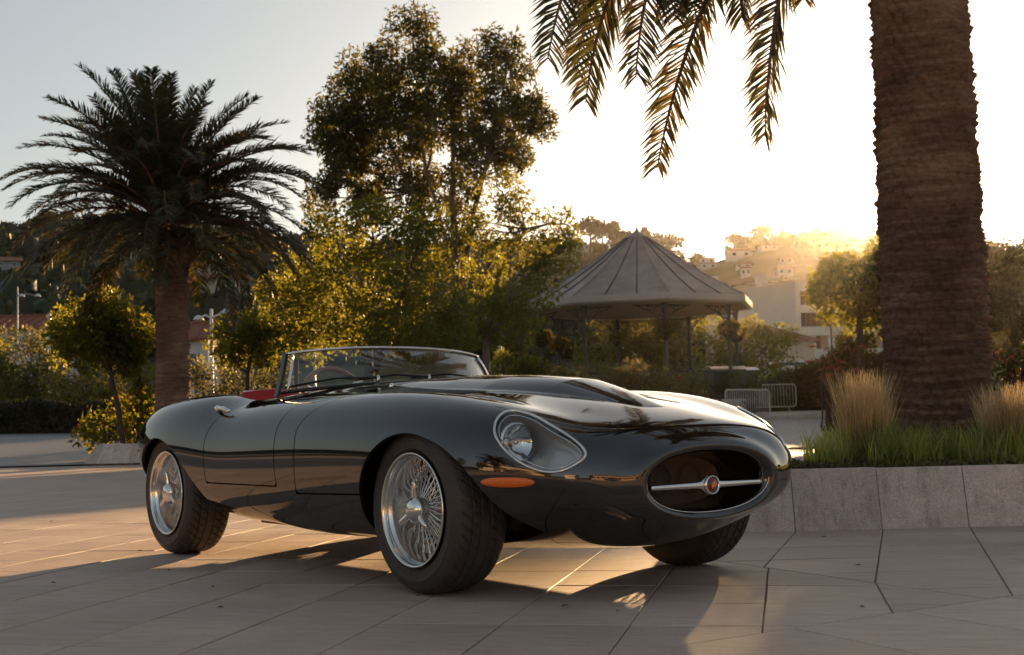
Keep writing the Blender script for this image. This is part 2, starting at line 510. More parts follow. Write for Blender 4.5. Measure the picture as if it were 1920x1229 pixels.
# ---------------------------------------------------------------- sloped kerbs of the two planted islands
def kerb(outline, closed, height, slope, top_w, seg, name, label, cat, base_z=0.0, thick=0.02):
    """outline runs with the planting on its left; each stone is a part"""
    root = empty(name, (outline[0][0], outline[0][1], base_z))
    tag(root, label, cat)
    pts = [np.array(p, float) for p in outline]
    n = len(pts)
    # resample to stones
    segs = []
    for k in range(n if closed else n - 1):
        a, b = pts[k], pts[(k + 1) % n]
        L = np.linalg.norm(b - a); m = max(1, round(L / seg))
        for q in range(m): segs.append((a + (b - a) * q / m, a + (b - a) * (q + 1) / m))
    nrm = []
    for a, b in segs:
        e = (b - a) / np.linalg.norm(b - a); nrm.append(np.array([-e[1], e[0]]))
    S_ = len(segs)
    o = np.array([outline[0][0], outline[0][1]])
    for k, (a, b) in enumerate(segs):
        na = nrm[k] + (nrm[k - 1] if (closed or k > 0) else nrm[k]); na /= np.linalg.norm(na); na /= max(0.5, na @ nrm[k])
        nb = nrm[k] + (nrm[(k + 1) % S_] if (closed or k < S_ - 1) else nrm[k]); nb /= np.linalg.norm(nb); nb /= max(0.5, nb @ nrm[k])
        e = (b - a) / np.linalg.norm(b - a); g = 0.0022
        h = height + rng.uniform(-0.003, 0.003); j = rng.uniform(-0.003, 0.003)
        bev = 0.008
        prof = [(0.0 + j, -0.03), (slope * 0.97 + j, h - bev), (slope + bev * 0.8 + j, h), (slope + top_w, h - 0.004), (slope + top_w, -0.03)]
        ra = [(*(a + e * g + na * d - o), z) for d, z in prof]; rb = [(*(b - e * g + nb * d - o), z) for d, z in prof]
        m = MB(); m.grid([ra, rb]); m.f += [(0, 1, 2, 3, 4), (5, 6, 7, 8, 9)]; m.mi += [0, 0]
        m.build('kerb_stone', MATS['kerb_stone'], root, smooth=False)
    return root
arc = lambda cx, cy, r, a0, a1, n: [(cx + r * math.cos(R(a0 + (a1 - a0) * k / n)), cy + r * math.sin(R(a0 + (a1 - a0) * k / n))) for k in range(n + 1)]
KX = 1.585 - 0.495 * 1
front = [(KX + 0.495 * k, 7.575) for k in range(0, 15)]
P_OUT = [(3.6, 12.6), (2.75, 11.6), (2.1, 10.2), (1.55, 8.9), (1.16, 8.2)] + arc(1.30, 7.80, 0.225, 160, 225, 2)[1:2] + front
kerb(P_OUT, False, 0.345, 0.09, 0.16, 0.495, 'planter_kerb', 'low sloping stone kerb round the bed of the big palm on the right', 'kerb')
bed = sheet('bed', [(3.7, 12.6), (2.9, 11.55), (2.25, 10.15), (1.72, 8.85), (1.42, 8.1), (1.45, 7.80), (8.2, 7.80), (8.2, 12.6)], 0.322, MATS['bed_soil'])
kl = at(140, 873, 27.4)
L_OUT = [(-9.6, 31.5), (kl.x - 0.05, 28.0), (kl.x + 0.35, 27.45), (-8.0, 27.45), (-6.6, 27.5), (-5.2, 27.6), (-3.8, 27.8), (-2.4, 28.0)]
kerb(L_OUT, False, 0.43, 0.34, 0.2, 0.75, 'island_kerb', 'sloping stone kerb end of the planted island behind the car tail', 'kerb')
sheet('island_bed', [(-9.2, 31.5), (-8.85, 28.3), (-7.9, 28.0), (-2.4, 28.4), (-2.4, 31.5)], 0.40, MATS['bed_soil'])
# kerb and footway across the far street on the right
kb = MB()
fx = [(at(u, v, d).x, d) for u, v, d in ((1380, 780, 47), (1440, 778, 47.5), (1500, 776, 48), (1560, 776, 48.5), (1600, 776, 49), (1700, 774, 50), (1900, 774, 51))]
rows = [[(x, y, float(ground_z(x, y)) - 0.1), (x, y, float(ground_z(x, y)) + 0.16), (x, y + 0.16, float(ground_z(x, y)) + 0.17), (x, y + 5.0, float(ground_z(x, y + 5)) + 0.18)] for x, y in fx]
kb.grid(rows)
ko = kb.build('footway', MATS['kerb_stone'], smooth=False); ko['kind'] = 'structure'
# ================================================================ FOLIAGE TOOLS
def leaf_mat(name, col, trans, tw=0.5, var=0.35, rough=0.55, spec=0.3, scale=1.3):
    """two-sided leaf: diffuse + light coming through, tone varied through the crown"""
    m = bpy.data.materials.new(name); m.use_nodes = True; MATS[name] = m
    nt = m.node_tree; nt.nodes.clear(); L = nt.links; N = nt.nodes.new
    o = N('ShaderNodeOutputMaterial')
    geo = N('ShaderNodeNewGeometry')
    n = N('ShaderNodeTexNoise'); n.inputs['Scale'].default_value = scale; n.inputs['Detail'].default_value = 5
    L.new(geo.outputs['Position'], n.inputs['Vector'])
    mr = N('ShaderNodeMapRange'); mr.inputs[1].default_value = 0.3; mr.inputs[2].default_value = 0.7; mr.inputs[3].default_value = 1 - var; mr.inputs[4].default_value = 1 + var
    L.new(n.outputs[0], mr.inputs[0])
    ri = N('ShaderNodeMapRange'); ri.inputs[3].default_value = 0.7; ri.inputs[4].default_value = 1.3
    L.new(geo.outputs['Random Per Island'], ri.inputs[0])
    mu = N('ShaderNodeMath'); mu.operation = 'MULTIPLY'; L.new(mr.outputs[0], mu.inputs[0]); L.new(ri.outputs[0], mu.inputs[1])
    cs = []
    for c in (col, trans):
        s = N('ShaderNodeVectorMath'); s.operation = 'SCALE'; s.inputs[0].default_value = c
        L.new(mu.outputs[0], s.inputs['Scale']); cs.append(s.outputs[0])
    d = N('ShaderNodeBsdfPrincipled'); d.inputs['Roughness'].default_value = rough; d.inputs['Specular IOR Level'].default_value = spec
    L.new(cs[0], d.inputs['Base Color'])
    t = N('ShaderNodeBsdfTranslucent'); L.new(cs[1], t.inputs['Color'])
    mx = N('ShaderNodeMixShader'); mx.inputs[0].default_value = tw
    L.new(d.outputs[0], mx.inputs[1]); L.new(t.outputs[0], mx.inputs[2]); L.new(mx.outputs[0], o.inputs['Surface'])
    return m
leaf_mat('eucalyptus_leaf', (0.030, 0.038, 0.014), (0.20, 0.165, 0.020), 0.42, scale=0.8)
leaf_mat('golden_leaf', (0.040, 0.070, 0.017), (0.32, 0.285, 0.024), 0.5, scale=0.7)
leaf_mat('orange_tree_leaf', (0.035, 0.060, 0.014), (0.34, 0.30, 0.024), 0.5, scale=1.5)
leaf_mat('bush_leaf', (0.060, 0.068, 0.022), (0.26, 0.21, 0.035), 0.45, scale=1.0)
leaf_mat('pale_bush_leaf', (0.12, 0.12, 0.055), (0.24, 0.20, 0.06), 0.45, scale=1.0)
leaf_mat('dark_hedge_leaf', (0.030, 0.036, 0.014), (0.055, 0.052, 0.012), 0.35, scale=1.0)
leaf_mat('hedge_leaf', (0.050, 0.055, 0.018), (0.11, 0.095, 0.016), 0.4, scale=1.0)
leaf_mat('palm_leaflet', (0.034, 0.042, 0.018), (0.10, 0.085, 0.016), 0.28, rough=0.38, spec=0.5, scale=0.9)
leaf_mat('dry_palm_leaflet', (0.13, 0.075, 0.030), (0.24, 0.125, 0.03), 0.35, scale=0.9)
leaf_mat('grass_blade', (0.16, 0.19, 0.055), (0.48, 0.50, 0.09), 0.5, scale=4.0)
leaf_mat('dry_grass_blade', (0.50, 0.37, 0.20), (0.78, 0.58, 0.32), 0.5, scale=4.0)
leaf_mat('red_leaf', (0.11, 0.050, 0.026), (0.22, 0.08, 0.035), 0.45, scale=2.0)
leaf_mat('red_petal', (0.26, 0.035, 0.016), (0.30, 0.06, 0.025), 0.45, scale=2.0)
leaf_mat('far_leaf', (0.034, 0.044, 0.018), (0.05, 0.055, 0.016), 0.25, scale=0.15)
simple('bark', (0.085, 0.055, 0.036), 0.9, noise=0.5, nscale=5, bump=0.8, bscale=25)
simple('pale_bark', (0.19, 0.135, 0.095), 0.85, noise=0.55, nscale=3.5, bump=0.6, bscale=12)
simple('palm_bark', (0.235, 0.125, 0.072), 0.92, noise=0.5, nscale=7, bump=0.7, bscale=55)

def band_bark(m):
    nt = m.node_tree; L = nt.links; b = nt.nodes['Principled BSDF']
    geo = nt.nodes.new('ShaderNodeNewGeometry'); vm = nt.nodes.new('ShaderNodeVectorMath'); vm.operation = 'MULTIPLY'; vm.inputs[1].default_value = (3.5, 3.5, 26)
    n = nt.nodes.new('ShaderNodeTexNoise'); n.inputs['Scale'].default_value = 1; n.inputs['Detail'].default_value = 7; n.inputs['Roughness'].default_value = 0.7
    L.new(geo.outputs['Position'], vm.inputs[0]); L.new(vm.outputs[0], n.inputs['Vector'])
    n2 = nt.nodes.new('ShaderNodeTexNoise'); n2.inputs['Scale'].default_value = 1.6; n2.inputs['Detail'].default_value = 6
    L.new(geo.outputs['Position'], n2.inputs['Vector'])
    ad = nt.nodes.new('ShaderNodeMath'); ad.operation = 'ADD'; L.new(n.outputs[0], ad.inputs[0]); L.new(n2.outputs[0], ad.inputs[1])
    cr = nt.nodes.new('ShaderNodeValToRGB'); e = cr.color_ramp.elements
    e[0].position = 0.34; e[0].color = (0.042, 0.023, 0.014, 1); e[1].position = 0.66; e[1].color = (0.31, 0.20, 0.135, 1)
    q = cr.color_ramp.elements.new(0.5); q.color = (0.145, 0.083, 0.052, 1)
    hf = nt.nodes.new('ShaderNodeMath'); hf.operation = 'MULTIPLY'; hf.inputs[1].default_value = 0.5; L.new(ad.outputs[0], hf.inputs[0])
    L.new(hf.outputs[0], cr.inputs[0]); L.new(cr.outputs[0], b.inputs['Base Color'])
band_bark(MATS['palm_bark'])

def unit(v): return v / np.maximum(np.linalg.norm(v, axis=-1, keepdims=True), 1e-9)
def leaf_cloud(centers, radii, counts, L=0.14, W=0.05, seed=1, shell=0.55, droop=0.0, lvar=0.4, flat=0.0):
    """diamond leaves spread through ellipsoids, denser towards the outside; returns V, F"""
    g = np.random.RandomState(seed)
    Vs, n0 = [], 0
    P_all = []; out_all = []
    for c, r, n in zip(centers, radii, counts):
        n = int(n)
        r = np.array(r if np.ndim(r) else (r, r, r), float)
        d = unit(g.normal(size=(n, 3)))
        rad = g.rand(n) ** (1 / 3.0)
        rad = shell + (1 - shell) * rad if shell > 0 else rad
        rad = rad * (1 + 0.16 * g.normal(size=n))
        P_all.append(np.array(c) + d * rad[:, None] * r); out_all.append(d)
    P = np.concatenate(P_all); O = np.concatenate(out_all)
    n = len(P)
    ax = unit(g.normal(size=(n, 3)) + 0.5 * O + np.array([0, 0, -droop]))
    nr = unit(g.normal(size=(n, 3)) + np.array([0, 0, flat]))
    sd = unit(np.cross(ax, nr))
    nn = np.cross(sd, ax)
    ln = L * (1 + lvar * (g.rand(n) * 2 - 1)); wd = W * (1 + lvar * (g.rand(n) * 2 - 1))
    a, s = ax * ln[:, None], sd * wd[:, None] * 0.5
    k = nn * (ln * 0.10)[:, None]
    V = np.stack([P, P + a * 0.45 + s + k, P + a, P + a * 0.45 - s + k], 1).reshape(-1, 3)
    F = np.arange(n * 4).reshape(-1, 4)
    return V, F
def foliage(name, mat, parent, centers, radii, counts, kind=None, origin=(0, 0, 0), **kw):
    V, F = leaf_cloud(centers, radii, counts, **kw)
    me = np_mesh(name, V - np.array(origin), F, smooth=False)
    o = link_mesh(name, me, mat, parent)
    if kind: o['kind'] = kind
    return o
def sub_clumps(center, radius, n, size, seed, squash=1.0, jitter=0.35):
    """n small clumps over the surface of a larger ellipsoid"""
    g = np.random.RandomState(seed)
    r = np.array(radius if np.ndim(radius) else (radius,) * 3, float)
    i = np.arange(n) + 0.5
    ph = np.arccos(1 - 2 * i / n); th = math.pi * (1 + 5 ** 0.5) * i + g.rand() * 6
    d = np.stack([np.cos(th) * np.sin(ph), np.sin(th) * np.sin(ph), np.cos(ph)], 1)
    d = unit(d + jitter * g.normal(size=d.shape))
    c = np.array(center) + d * r * (0.72 + 0.30 * g.rand(n))[:, None]
    s = size * (0.65 + 0.7 * g.rand(n))
    return c, np.stack([s, s, s * squash], 1)

def limb(mb, p0, p1, r0, r1, seed, bend=0.12, n=7, sides=7):
    g = np.random.RandomState(seed)
    p0, p1 = np.array(p0, float), np.array(p1, float)
    L = np.linalg.norm(p1 - p0)
    o1, o2 = g.normal(size=3) * bend * L, g.normal(size=3) * bend * L * 0.5
    pts = []
    for t in np.linspace(0, 1, n):
        pts.append(p0 + (p1 - p0) * t + o1 * math.sin(math.pi * t) * 0.5 + o2 * math.sin(2 * math.pi * t) * 0.4)
    mb.tube(pts, [r0 + (r1 - r0) * t for t in np.linspace(0, 1, n)], sides)
    return pts

# ---------------------------------------------------------------- palms
def frond_mesh(name, length, e0, droop, npairs, leaf_l, leaf_w, seed, vee=0.55, dry=0.0, twist=0.0, hang=0.25, sweep=0.0, pw=1.35):
    """arching feather leaf along +x, base at the origin; rachis + leaflets. e0 start elevation, droop total bend (rad)"""
    g = np.random.RandomState(seed)
    n = 40
    s = np.linspace(0, 1, n)
    ang = e0 - droop * s ** pw
    step = length / (n - 1)
    px = np.concatenate([[0], np.cumsum(np.cos(ang[:-1]) * step)])
    pz = np.concatenate([[0], np.cumsum(np.sin(ang[:-1]) * step)])
    py = sweep * length * s ** 2
    P = np.stack([px, py, pz], 1)
    mb = MB()
    mb.tube(P, list(0.030 * (1 - s) ** 0.8 * (length / 3.2) + 0.004), 5)
    nr = len(mb.f)
    V, F, MI = list(mb.v), list(mb.f), [0] * len(mb.f)
    ts = np.linspace(0.10, 0.995, npairs)
    for side_ in (-1, 1):
        for t in ts:
            t = min(0.998, max(0.05, t + g.normal() * 0.003))
            i = min(n - 2, int(t * (n - 1))); f = t * (n - 1) - i
            p = P[i] * (1 - f) + P[i + 1] * f
            T = unit(P[i + 1] - P[i]); Nn = np.array([-T[2], 0, T[0]]); Bb = np.array([0, 1.0, 0])
            tw = twist * (0.35 + 0.65 * t)
            Nn, Bb = Nn * math.cos(tw) + Bb * math.sin(tw), Bb * math.cos(tw) - Nn * math.sin(tw)
            prof = min(1.0, 0.35 + 2.6 * t) * (1 - 0.62 * max(0, (t - 0.45) / 0.55) ** 2.0)
            l = leaf_l * prof * (0.85 + 0.3 * g.rand())
            fw = 0.75 + 0.35 * t + 0.12 * g.normal()             # lean towards the tip
            d = unit(T * fw + Bb * side_ * (1.0 + 0.1 * g.normal()) + Nn * (vee + 0.20 * g.normal()))
            d2 = unit(d + np.array([0, 0, -hang * (0.6 + 0.8 * g.rand())]) )
            w = leaf_w * (0.7 + 0.3 * prof)
            wd = unit(np.cross(d, Nn + 0.4 * g.normal(size=3))) * w * 0.5
            m = p + d * l * 0.5; e = m + d2 * l * 0.5
            b = len(V)
            V += [tuple(p - wd * 0.5), tuple(p + wd * 0.5), tuple(m + wd), tuple(m - wd), tuple(e)]
            F += [(b, b + 1, b + 2, b + 3), (b + 3, b + 2, b + 4)]
            q = 1 if g.rand() > dry else 2
            MI += [q, q]
    me = bpy.data.meshes.new(name)
    me.from_pydata(V, [], F)
    me.polygons.foreach_set('material_index', MI)
    for m in (MATS['palm_bark'], MATS['palm_leaflet'], MATS['dry_palm_leaflet']): me.materials.append(m)
    me.update()
    return me
def palm_trunk_mesh(name, H, prof, rows, cols, seed, amp=0.02, sub_r=5, sub_c=5):
    """trunk covered with rows of pointed leaf scars; prof: list of (z/H, radius)"""
    g = np.random.RandomState(seed)
    nz, nc = rows * sub_r + 1, cols * sub_c
    z = np.linspace(0, 1, nz); a = np.linspace(0, 2 * math.pi, nc, endpoint=False)
    Z, A = np.meshgrid(z, a, indexing='ij')
    rad = np.interp(Z, [p[0] for p in prof], [p[1] for p in prof])
    ridx = Z * rows + 0.28 * np.sin(A * 3 + 1.0) + 0.35 * np.sin(A + 0.4)
    rr = np.floor(ridx); fz = ridx - rr
    cc = A / (2 * math.pi) * cols + 0.5 * (rr % 2)
    ci = np.floor(cc).astype(int) % cols; fc = cc - np.floor(cc)
    rnd = g.rand(rows + 6, cols)
    rv = rnd[np.clip(rr.astype(int) + 2, 0, rows + 5), ci]
    d = np.abs(fc - 0.5) * 2
    scar = np.clip(1.0 - d ** 2 * 0.9, 0, 1) * (0.25 + 0.75 * fz) * np.clip((1.0 - fz) * 6, 0, 1)
    h = amp * (scar * (0.45 + 1.1 * rv) + 0.25 * g.normal(size=Z.shape) * 0.35)
    Rd = rad + h - amp * 0.4
    lean = 0.0
    V = np.stack([Rd * np.cos(A), Rd * np.sin(A), Z * H - amp * 0.35 * scar], -1).reshape(-1, 3)
    i, j = np.meshgrid(np.arange(nz - 1), np.arange(nc), indexing='ij')
    F = np.stack([i * nc + j, i * nc + (j + 1) % nc, (i + 1) * nc + (j + 1) % nc, (i + 1) * nc + j], -1).reshape(-1, 4)
    me = np_mesh(name, V, F, smooth=False)
    me.materials.append(MATS['palm_bark'])
    return me
# ================================================================ BUILDINGS, HILLS
def m_plaster(name, c, noise=0.12):
    simple(name, c, 0.85, noise=noise, nscale=0.6, bump=0.15, bscale=6)
m_plaster('cream_plaster', (0.56, 0.47, 0.36)); m_plaster('white_plaster', (0.66, 0.60, 0.54)); m_plaster('grey_plaster', (0.36, 0.34, 0.32)); m_plaster('pink_plaster', (0.46, 0.33, 0.26))
simple('roof_tile', (0.27, 0.085, 0.045), 0.8, noise=0.35, nscale=2.0)
simple('roof_tile_pale', (0.33, 0.16, 0.095), 0.8, noise=0.35, nscale=2.0)
simple('shutter_brown', (0.16, 0.085, 0.045), 0.6, noise=0.2)
simple('shutter_white', (0.72, 0.70, 0.66), 0.6)
simple('window_dark', (0.035, 0.038, 0.042), 0.12, spec=0.6)
simple('galvanised', (0.42, 0.41, 0.40), 0.38, 0.85, noise=0.15, nscale=9)
simple('dark_iron', (0.030, 0.032, 0.030), 0.5, 0.3)
simple('white_paint', (0.72, 0.71, 0.68), 0.4)

def house(name, label, x, y, w, d, h, rz, wall, roof, roof_kind='gable', pitch=0.32, over=0.35, windows=(), group=None, zoff=0.0, cat='house'):
    """box house, front facing -y before rotation; windows: (x, z, w, h, shutter) on the front, or with a 6th value 'side'"""
    z0 = float(ground_z(x, y)) + zoff
    root = empty(name, (x, y, z0), rz); tag(root, label, cat, group)
    ext = 3.0 if y < 150 else 0.8
    b = MB(); b.box((0, 0, h / 2 - ext / 2), (w, d, h + ext))
    if roof_kind == 'gable':
        rise = d / 2 * pitch
        b.add([(-w / 2, -d / 2, h), (-w / 2, d / 2, h), (-w / 2, 0, h + rise)], [(0, 1, 2)]); b.add([(w / 2, -d / 2, h), (w / 2, d / 2, h), (w / 2, 0, h + rise)], [(0, 1, 2)])
    b.build('wall', MATS[wall], root, smooth=False)
    rf = MB()
    if roof_kind == 'gable':
        rise = d / 2 * pitch; e = over; t = 0.16
        for s in (-1, 1):
            pts = [(-w / 2 - e, s * (d / 2 + e), h - e * pitch), (w / 2 + e, s * (d / 2 + e), h - e * pitch), (w / 2 + e, 0, h + rise), (-w / 2 - e, 0, h + rise)]
            rf.add([(*p[:2], p[2] + 0.02) for p in pts] + [(*p[:2], p[2] + t) for p in pts], [(0, 1, 2, 3), (4, 5, 6, 7), (0, 1, 5, 4), (1, 2, 6, 5), (3, 0, 4, 7)])
            nrib = max(4, int(w / 0.55))
            for k in range(nrib):
                xx = -w / 2 - e + (w + 2 * e) * (k + 0.5) / nrib
                rf.tube([(xx, s * (d / 2 + e), h - e * pitch + t), (xx, 0, h + rise + t)], 0.085, 5)
        rf.tube([(-w / 2 - e, 0, h + rise + t), (w / 2 + e, 0, h + rise + t)], 0.13, 6)
    elif roof_kind == 'hip':
        rise = d / 2 * pitch; e = over
        c = [(-w / 2 - e, -d / 2 - e, h), (w / 2 + e, -d / 2 - e, h), (w / 2 + e, d / 2 + e, h), (-w / 2 - e, d / 2 + e, h)]
        k = max(0.1, w / 2 - d / 2)
        rf.add(c + [(-k, 0, h + rise), (k, 0, h + rise)], [(0, 1, 5, 4), (1, 2, 5), (2, 3, 4, 5), (3, 0, 4), (0, 3, 2, 1)])
        for s in (-1, 1):
            nrib = max(4, int(w / 0.6))
            for q in range(nrib):
                xx = -k + 2 * k * q / max(1, nrib - 1)
                rf.tube([(xx * (w / 2 + e) / k * 0.98, s * (d / 2 + e), h + 0.03), (xx, 0, h + rise + 0.03)], 0.08, 5)
    else:
        rf.box((0, 0, h + 0.12), (w + 0.3, d + 0.3, 0.24))
    rf.build('roof', MATS[roof], root, smooth=False)
    for wd in windows:
        wx, wz, ww, wh, sh = wd[:5]
        f = MB()
        f.box((wx, -d / 2 - 0.02, wz), (ww + 0.16, 0.10, wh + 0.16))
        fo = f.build('window', MATS['shutter_white' if sh != 'brown' else 'shutter_brown'], root, smooth=False)
        p = MB(); p.box((wx, -d / 2 - 0.06, wz), (ww, 0.06, wh)); p.build('pane', MATS['window_dark'], fo, smooth=False)
        if sh in ('white', 'brown'):
            for s in (-1, 1):
                q = MB(); q.box((wx + s * (ww * 0.78 + 0.06), -d / 2 - 0.05, wz), (ww * 0.5, 0.07, wh + 0.1)); q.build('shutter', MATS['shutter_' + sh], fo, smooth=False)
    return root

# white apartment building on the right: plain side wall and a front with balcony recesses
def apartment():
    d = 95.0
    c = at(1497, 690, d); zb = float(ground_z(c.x, d)) - 1
    s = d / CAM_F
    ztop = at(1497, 528, d).z
    root = empty('apartment_building', (c.x, d, zb)); tag(root, 'pale three storey apartment building with brown balcony recesses on the right', 'building')
    h = ztop - zb
    fw, sw = 11.0, 9.0
    base = at(1497, 690, d).z - zb
    b = MB()
    # side wall runs away to the left, front runs to the right (corner at the origin)
    ang = R(8); fx = np.array([math.cos(ang), math.sin(ang)]); sx = np.array([-0.62, 0.785])
    o = np.array([0.0, 0.0])
    A, B_, C_, D_ = o + sx * sw, o, o + fx * fw, o + fx * fw + sx * sw
    zs = lambda px: at(1500, px, d).z - zb
    b.add([(*A, 0), (*B_, 0), (*B_, h), (*A, h)], [(0, 1, 2, 3)])
    b.add([(*D_, 0), (*C_, 0), (*C_, h), (*D_, h)], [(0, 1, 2, 3)]); b.add([(*A, 0), (*D_, 0), (*D_, h), (*A, h)], [(0, 1, 2, 3)])
    b.add([(*A, h), (*B_, h), (*C_, h), (*D_, h)], [(0, 1, 2, 3)])
    # front wall strips between the recesses
    bands = [(0, zs(655)), (zs(630), zs(613)), (zs(587), zs(572)), (zs(546), h)]
    for z0, z1 in bands: b.add([(*B_, z0), (*C_, z0), (*C_, z1), (*B_, z1)], [(0, 1, 2, 3)])
    e0, e1 = o + fx * 0.35, o + fx * (fw - 0.3)
    for z0, z1 in ((zs(613), zs(587)), (zs(572), zs(546)), (zs(655), zs(630))):
        for u, v in ((o, e0), (e1, C_)): b.add([(*u, z0), (*v, z0), (*v, z1), (*u, z1)], [(0, 1, 2, 3)])
    b.box((A[0] * .9, A[1] * .9, h + 0.5), (1.0, 1.0, 1.4)); b.box((A[0] * .35, A[1] * .35, h + 0.35), (0.8, 0.8, 1.0))
    b.build('wall', MATS['white_plaster'], root, smooth=False)
    pr = MB(); 
    for u, v in ((A, B_), (B_, C_)):
        m_, L_ = (u + v) / 2, np.linalg.norm(v - u); an = math.atan2((v - u)[1], (v - u)[0])
        pr.box((m_[0], m_[1], h + 0.08), (L_ + 0.3, 0.5, 0.16), rz=an)
    pr.build('roof_edge', MATS['cream_plaster'], root, smooth=False)
    nb = np.array([-fx[1], fx[0]])
    for z0, z1 in ((zs(613), zs(587)), (zs(572), zs(546))):
        r = MB(); dp = 1.3
        i0, i1 = e0 + nb * dp, e1 + nb * dp
        r.add([(*e0, z0), (*e1, z0), (*i1, z0), (*i0, z0)], [(0, 1, 2, 3)]); r.add([(*e0, z1), (*e1, z1), (*i1, z1), (*i0, z1)], [(0, 1, 2, 3)])
        r.add([(*i0, z0), (*i1, z0), (*i1, z1), (*i0, z1)], [(0, 1, 2, 3)]); r.add([(*e0, z0), (*i0, z0), (*i0, z1), (*e0, z1)], [(0, 1, 2, 3)]); r.add([(*e1, z0), (*i1, z0), (*i1, z1), (*e1, z1)], [(0, 1, 2, 3)])
        ro_ = r.build('balcony', MATS['pink_plaster'], root, smooth=False)
        sh = MB()
        for k in range(26):
            p = e0 + (e1 - e0) * (k + 0.5) / 26 - nb * 0.0 + nb * 0.12
            sh.box((p[0], p[1], (z0 + z1) / 2), (0.30, 0.05, (z1 - z0) * 0.98), rz=ang)
        q = sh.build('shutter_slat', MATS['shutter_brown'], ro_, smooth=False); q['kind'] = 'stuff'
    r = MB(); z0, z1 = zs(655), zs(630)
    i0, i1 = e0 + nb * 0.4, e1 + nb * 0.4
    r.add([(*i0, z0), (*i1, z0), (*i1, z1), (*i0, z1)], [(0, 1, 2, 3)]); r.add([(*e0, z0), (*i0, z0), (*i0, z1), (*e0, z1)], [(0, 1, 2, 3)]); r.add([(*e0, z0), (*e1, z0), (*i1, z0), (*i0, z0)], [(0, 1, 2, 3)]); r.add([(*e0, z1), (*e1, z1), (*i1, z1), (*i0, z1)], [(0, 1, 2, 3)])
    ro_ = r.build('loggia', MATS['pink_plaster'], root, smooth=False)
    for k, t in enumerate((0.13, 0.29)):
        p = o + fx * fw * t + nb * 0.33
        w = MB(); w.box((p[0], p[1], (z0 + z1) / 2), (0.85, 0.1, (z1 - z0) * 0.96), rz=ang); wo = w.build('window', MATS['shutter_brown'], root, smooth=False)
    for t in (0.085, 0.215, 0.37):
        p = o + fx * fw * t + nb * 0.26
        w = MB(); w.box((p[0] + 0.3, p[1], (z0 + z1) / 2), (0.5, 0.06, (z1 - z0) * 0.95), rz=ang); w.build('shutter', MATS['shutter_white'], root, smooth=False)
apartment()
p = at(1462, 690, 84); house('house', 'low house with a shallow brown tiled hip roof in front of the pale apartment building', at(1424, 690, 86).x, 86, 6.3, 5.4, at(1462, 642, 84).z - float(ground_z(p.x, 86)), R(-4), 'cream_plaster', 'roof_tile_pale', 'hip', pitch=0.44, windows=((1.6, 1.2, 0.8, 1.0, ''), (-1.2, 1.2, 0.8, 1.0, '')))
# hillside house behind the left palm
def cream_villa():
    d = 170.0
    p = at(400, 575, d); z0 = p.z - 3.0
    root = empty('villa', (p.x, d, z0)); tag(root, 'cream villa with terracotta roofs on the hillside behind the left palm', 'house')
    S_ = d / CAM_F
    zz = lambda v: at(400, v, d).z - z0
    xx = lambda u: at(u, 540, d).x - p.x
    b = MB()
    def blk(u0, u1, vt, dy0, dy1): 
        h = zz(vt); b.box(((xx(u0) + xx(u1)) / 2, (dy0 + dy1) / 2, h / 2), (xx(u1) - xx(u0), dy1 - dy0, h))
    blk(372, 462, 524, 0, 9); blk(352, 420, 492, 5, 14); blk(250, 372, 530, 3, 12); blk(240, 300, 548, -2, 3)
    b.add([(xx(372), 0, zz(524)), (xx(462), 0, zz(524)), (xx(425), 0, zz(508))], [(0, 1, 2)])
    b.build('wall', MATS['cream_plaster'], root, smooth=False)
    def plane(name, pts, t=0.3):
        q = MB(); q.add([(a, y_, z_) for a, y_, z_ in pts] + [(a, y_, z_ + t) for a, y_, z_ in pts], [(0, 1, 2, 3), (4, 5, 6, 7), (0, 1, 5, 4), (1, 2, 6, 5), (2, 3, 7, 6), (3, 0, 4, 7)])
        P0, P1, P2, P3 = [np.array(v) for v in pts]
        for k in range(14):
            f = (k + .5) / 14
            a, c = P0 + (P1 - P0) * f, P3 + (P2 - P3) * f
            q.tube([(a[0], a[1], a[2] + t), (c[0], c[1], c[2] + t)], 0.14, 5)
        q.build(name, MATS['roof_tile_pale'], root, smooth=False)
    plane('roof', [(xx(345), -1.0, zz(532)), (xx(425), -1.0, zz(518)), (xx(425), 9, zz(506)), (xx(345), 9, zz(516))])
    plane('roof', [(xx(425), -0.6, zz(507)), (xx(466), -0.6, zz(524)), (xx(466), 9, zz(524)), (xx(425), 9, zz(507))])
    plane('roof', [(xx(235), 1.5, zz(533)), (xx(372), 1.5, zz(533)), (xx(372), 12, zz(520)), (xx(235), 12, zz(520))])
    plane('roof', [(xx(350), 4.6, zz(492)), (xx(424), 4.6, zz(492)), (xx(415), 14, zz(480)), (xx(355), 14, zz(480))])
    for u, v, w, h, y_ in ((362, 545, 24, 9, 2.9), (392, 478 + 10, 12, 7, 4.9), (270, 556, 22, 8, -2.1), (310, 545, 18, 9, 2.9), (445, 547, 5, 6, -0.1)):
        f = MB(); f.box((xx(u), y_, zz(v)), (w * S_, 0.25, h * S_)); fo = f.build('window', MATS['shutter_brown'], root, smooth=False)
        g_ = MB(); g_.box((xx(u), y_ - 0.08, zz(v)), (w * S_ * 0.8, 0.2, h * S_ * 0.75)); g_.build('pane', MATS['window_dark'], fo, smooth=False)
    t = MB(); t.box((xx(398), 3.5, zz(478)), (14 * S_, 4, 10 * S_)); t.build('terrace_room', MATS['white_plaster'], root, smooth=False)
cream_villa()
def hit_ground(u, v, dmin=100.0, dmax=352.0):
    for d in np.linspace(dmin, dmax, 500):
        p = at(u, v, d)
        if float(ground_z(p.x, d)) >= p.z: return float(d)
    return dmax
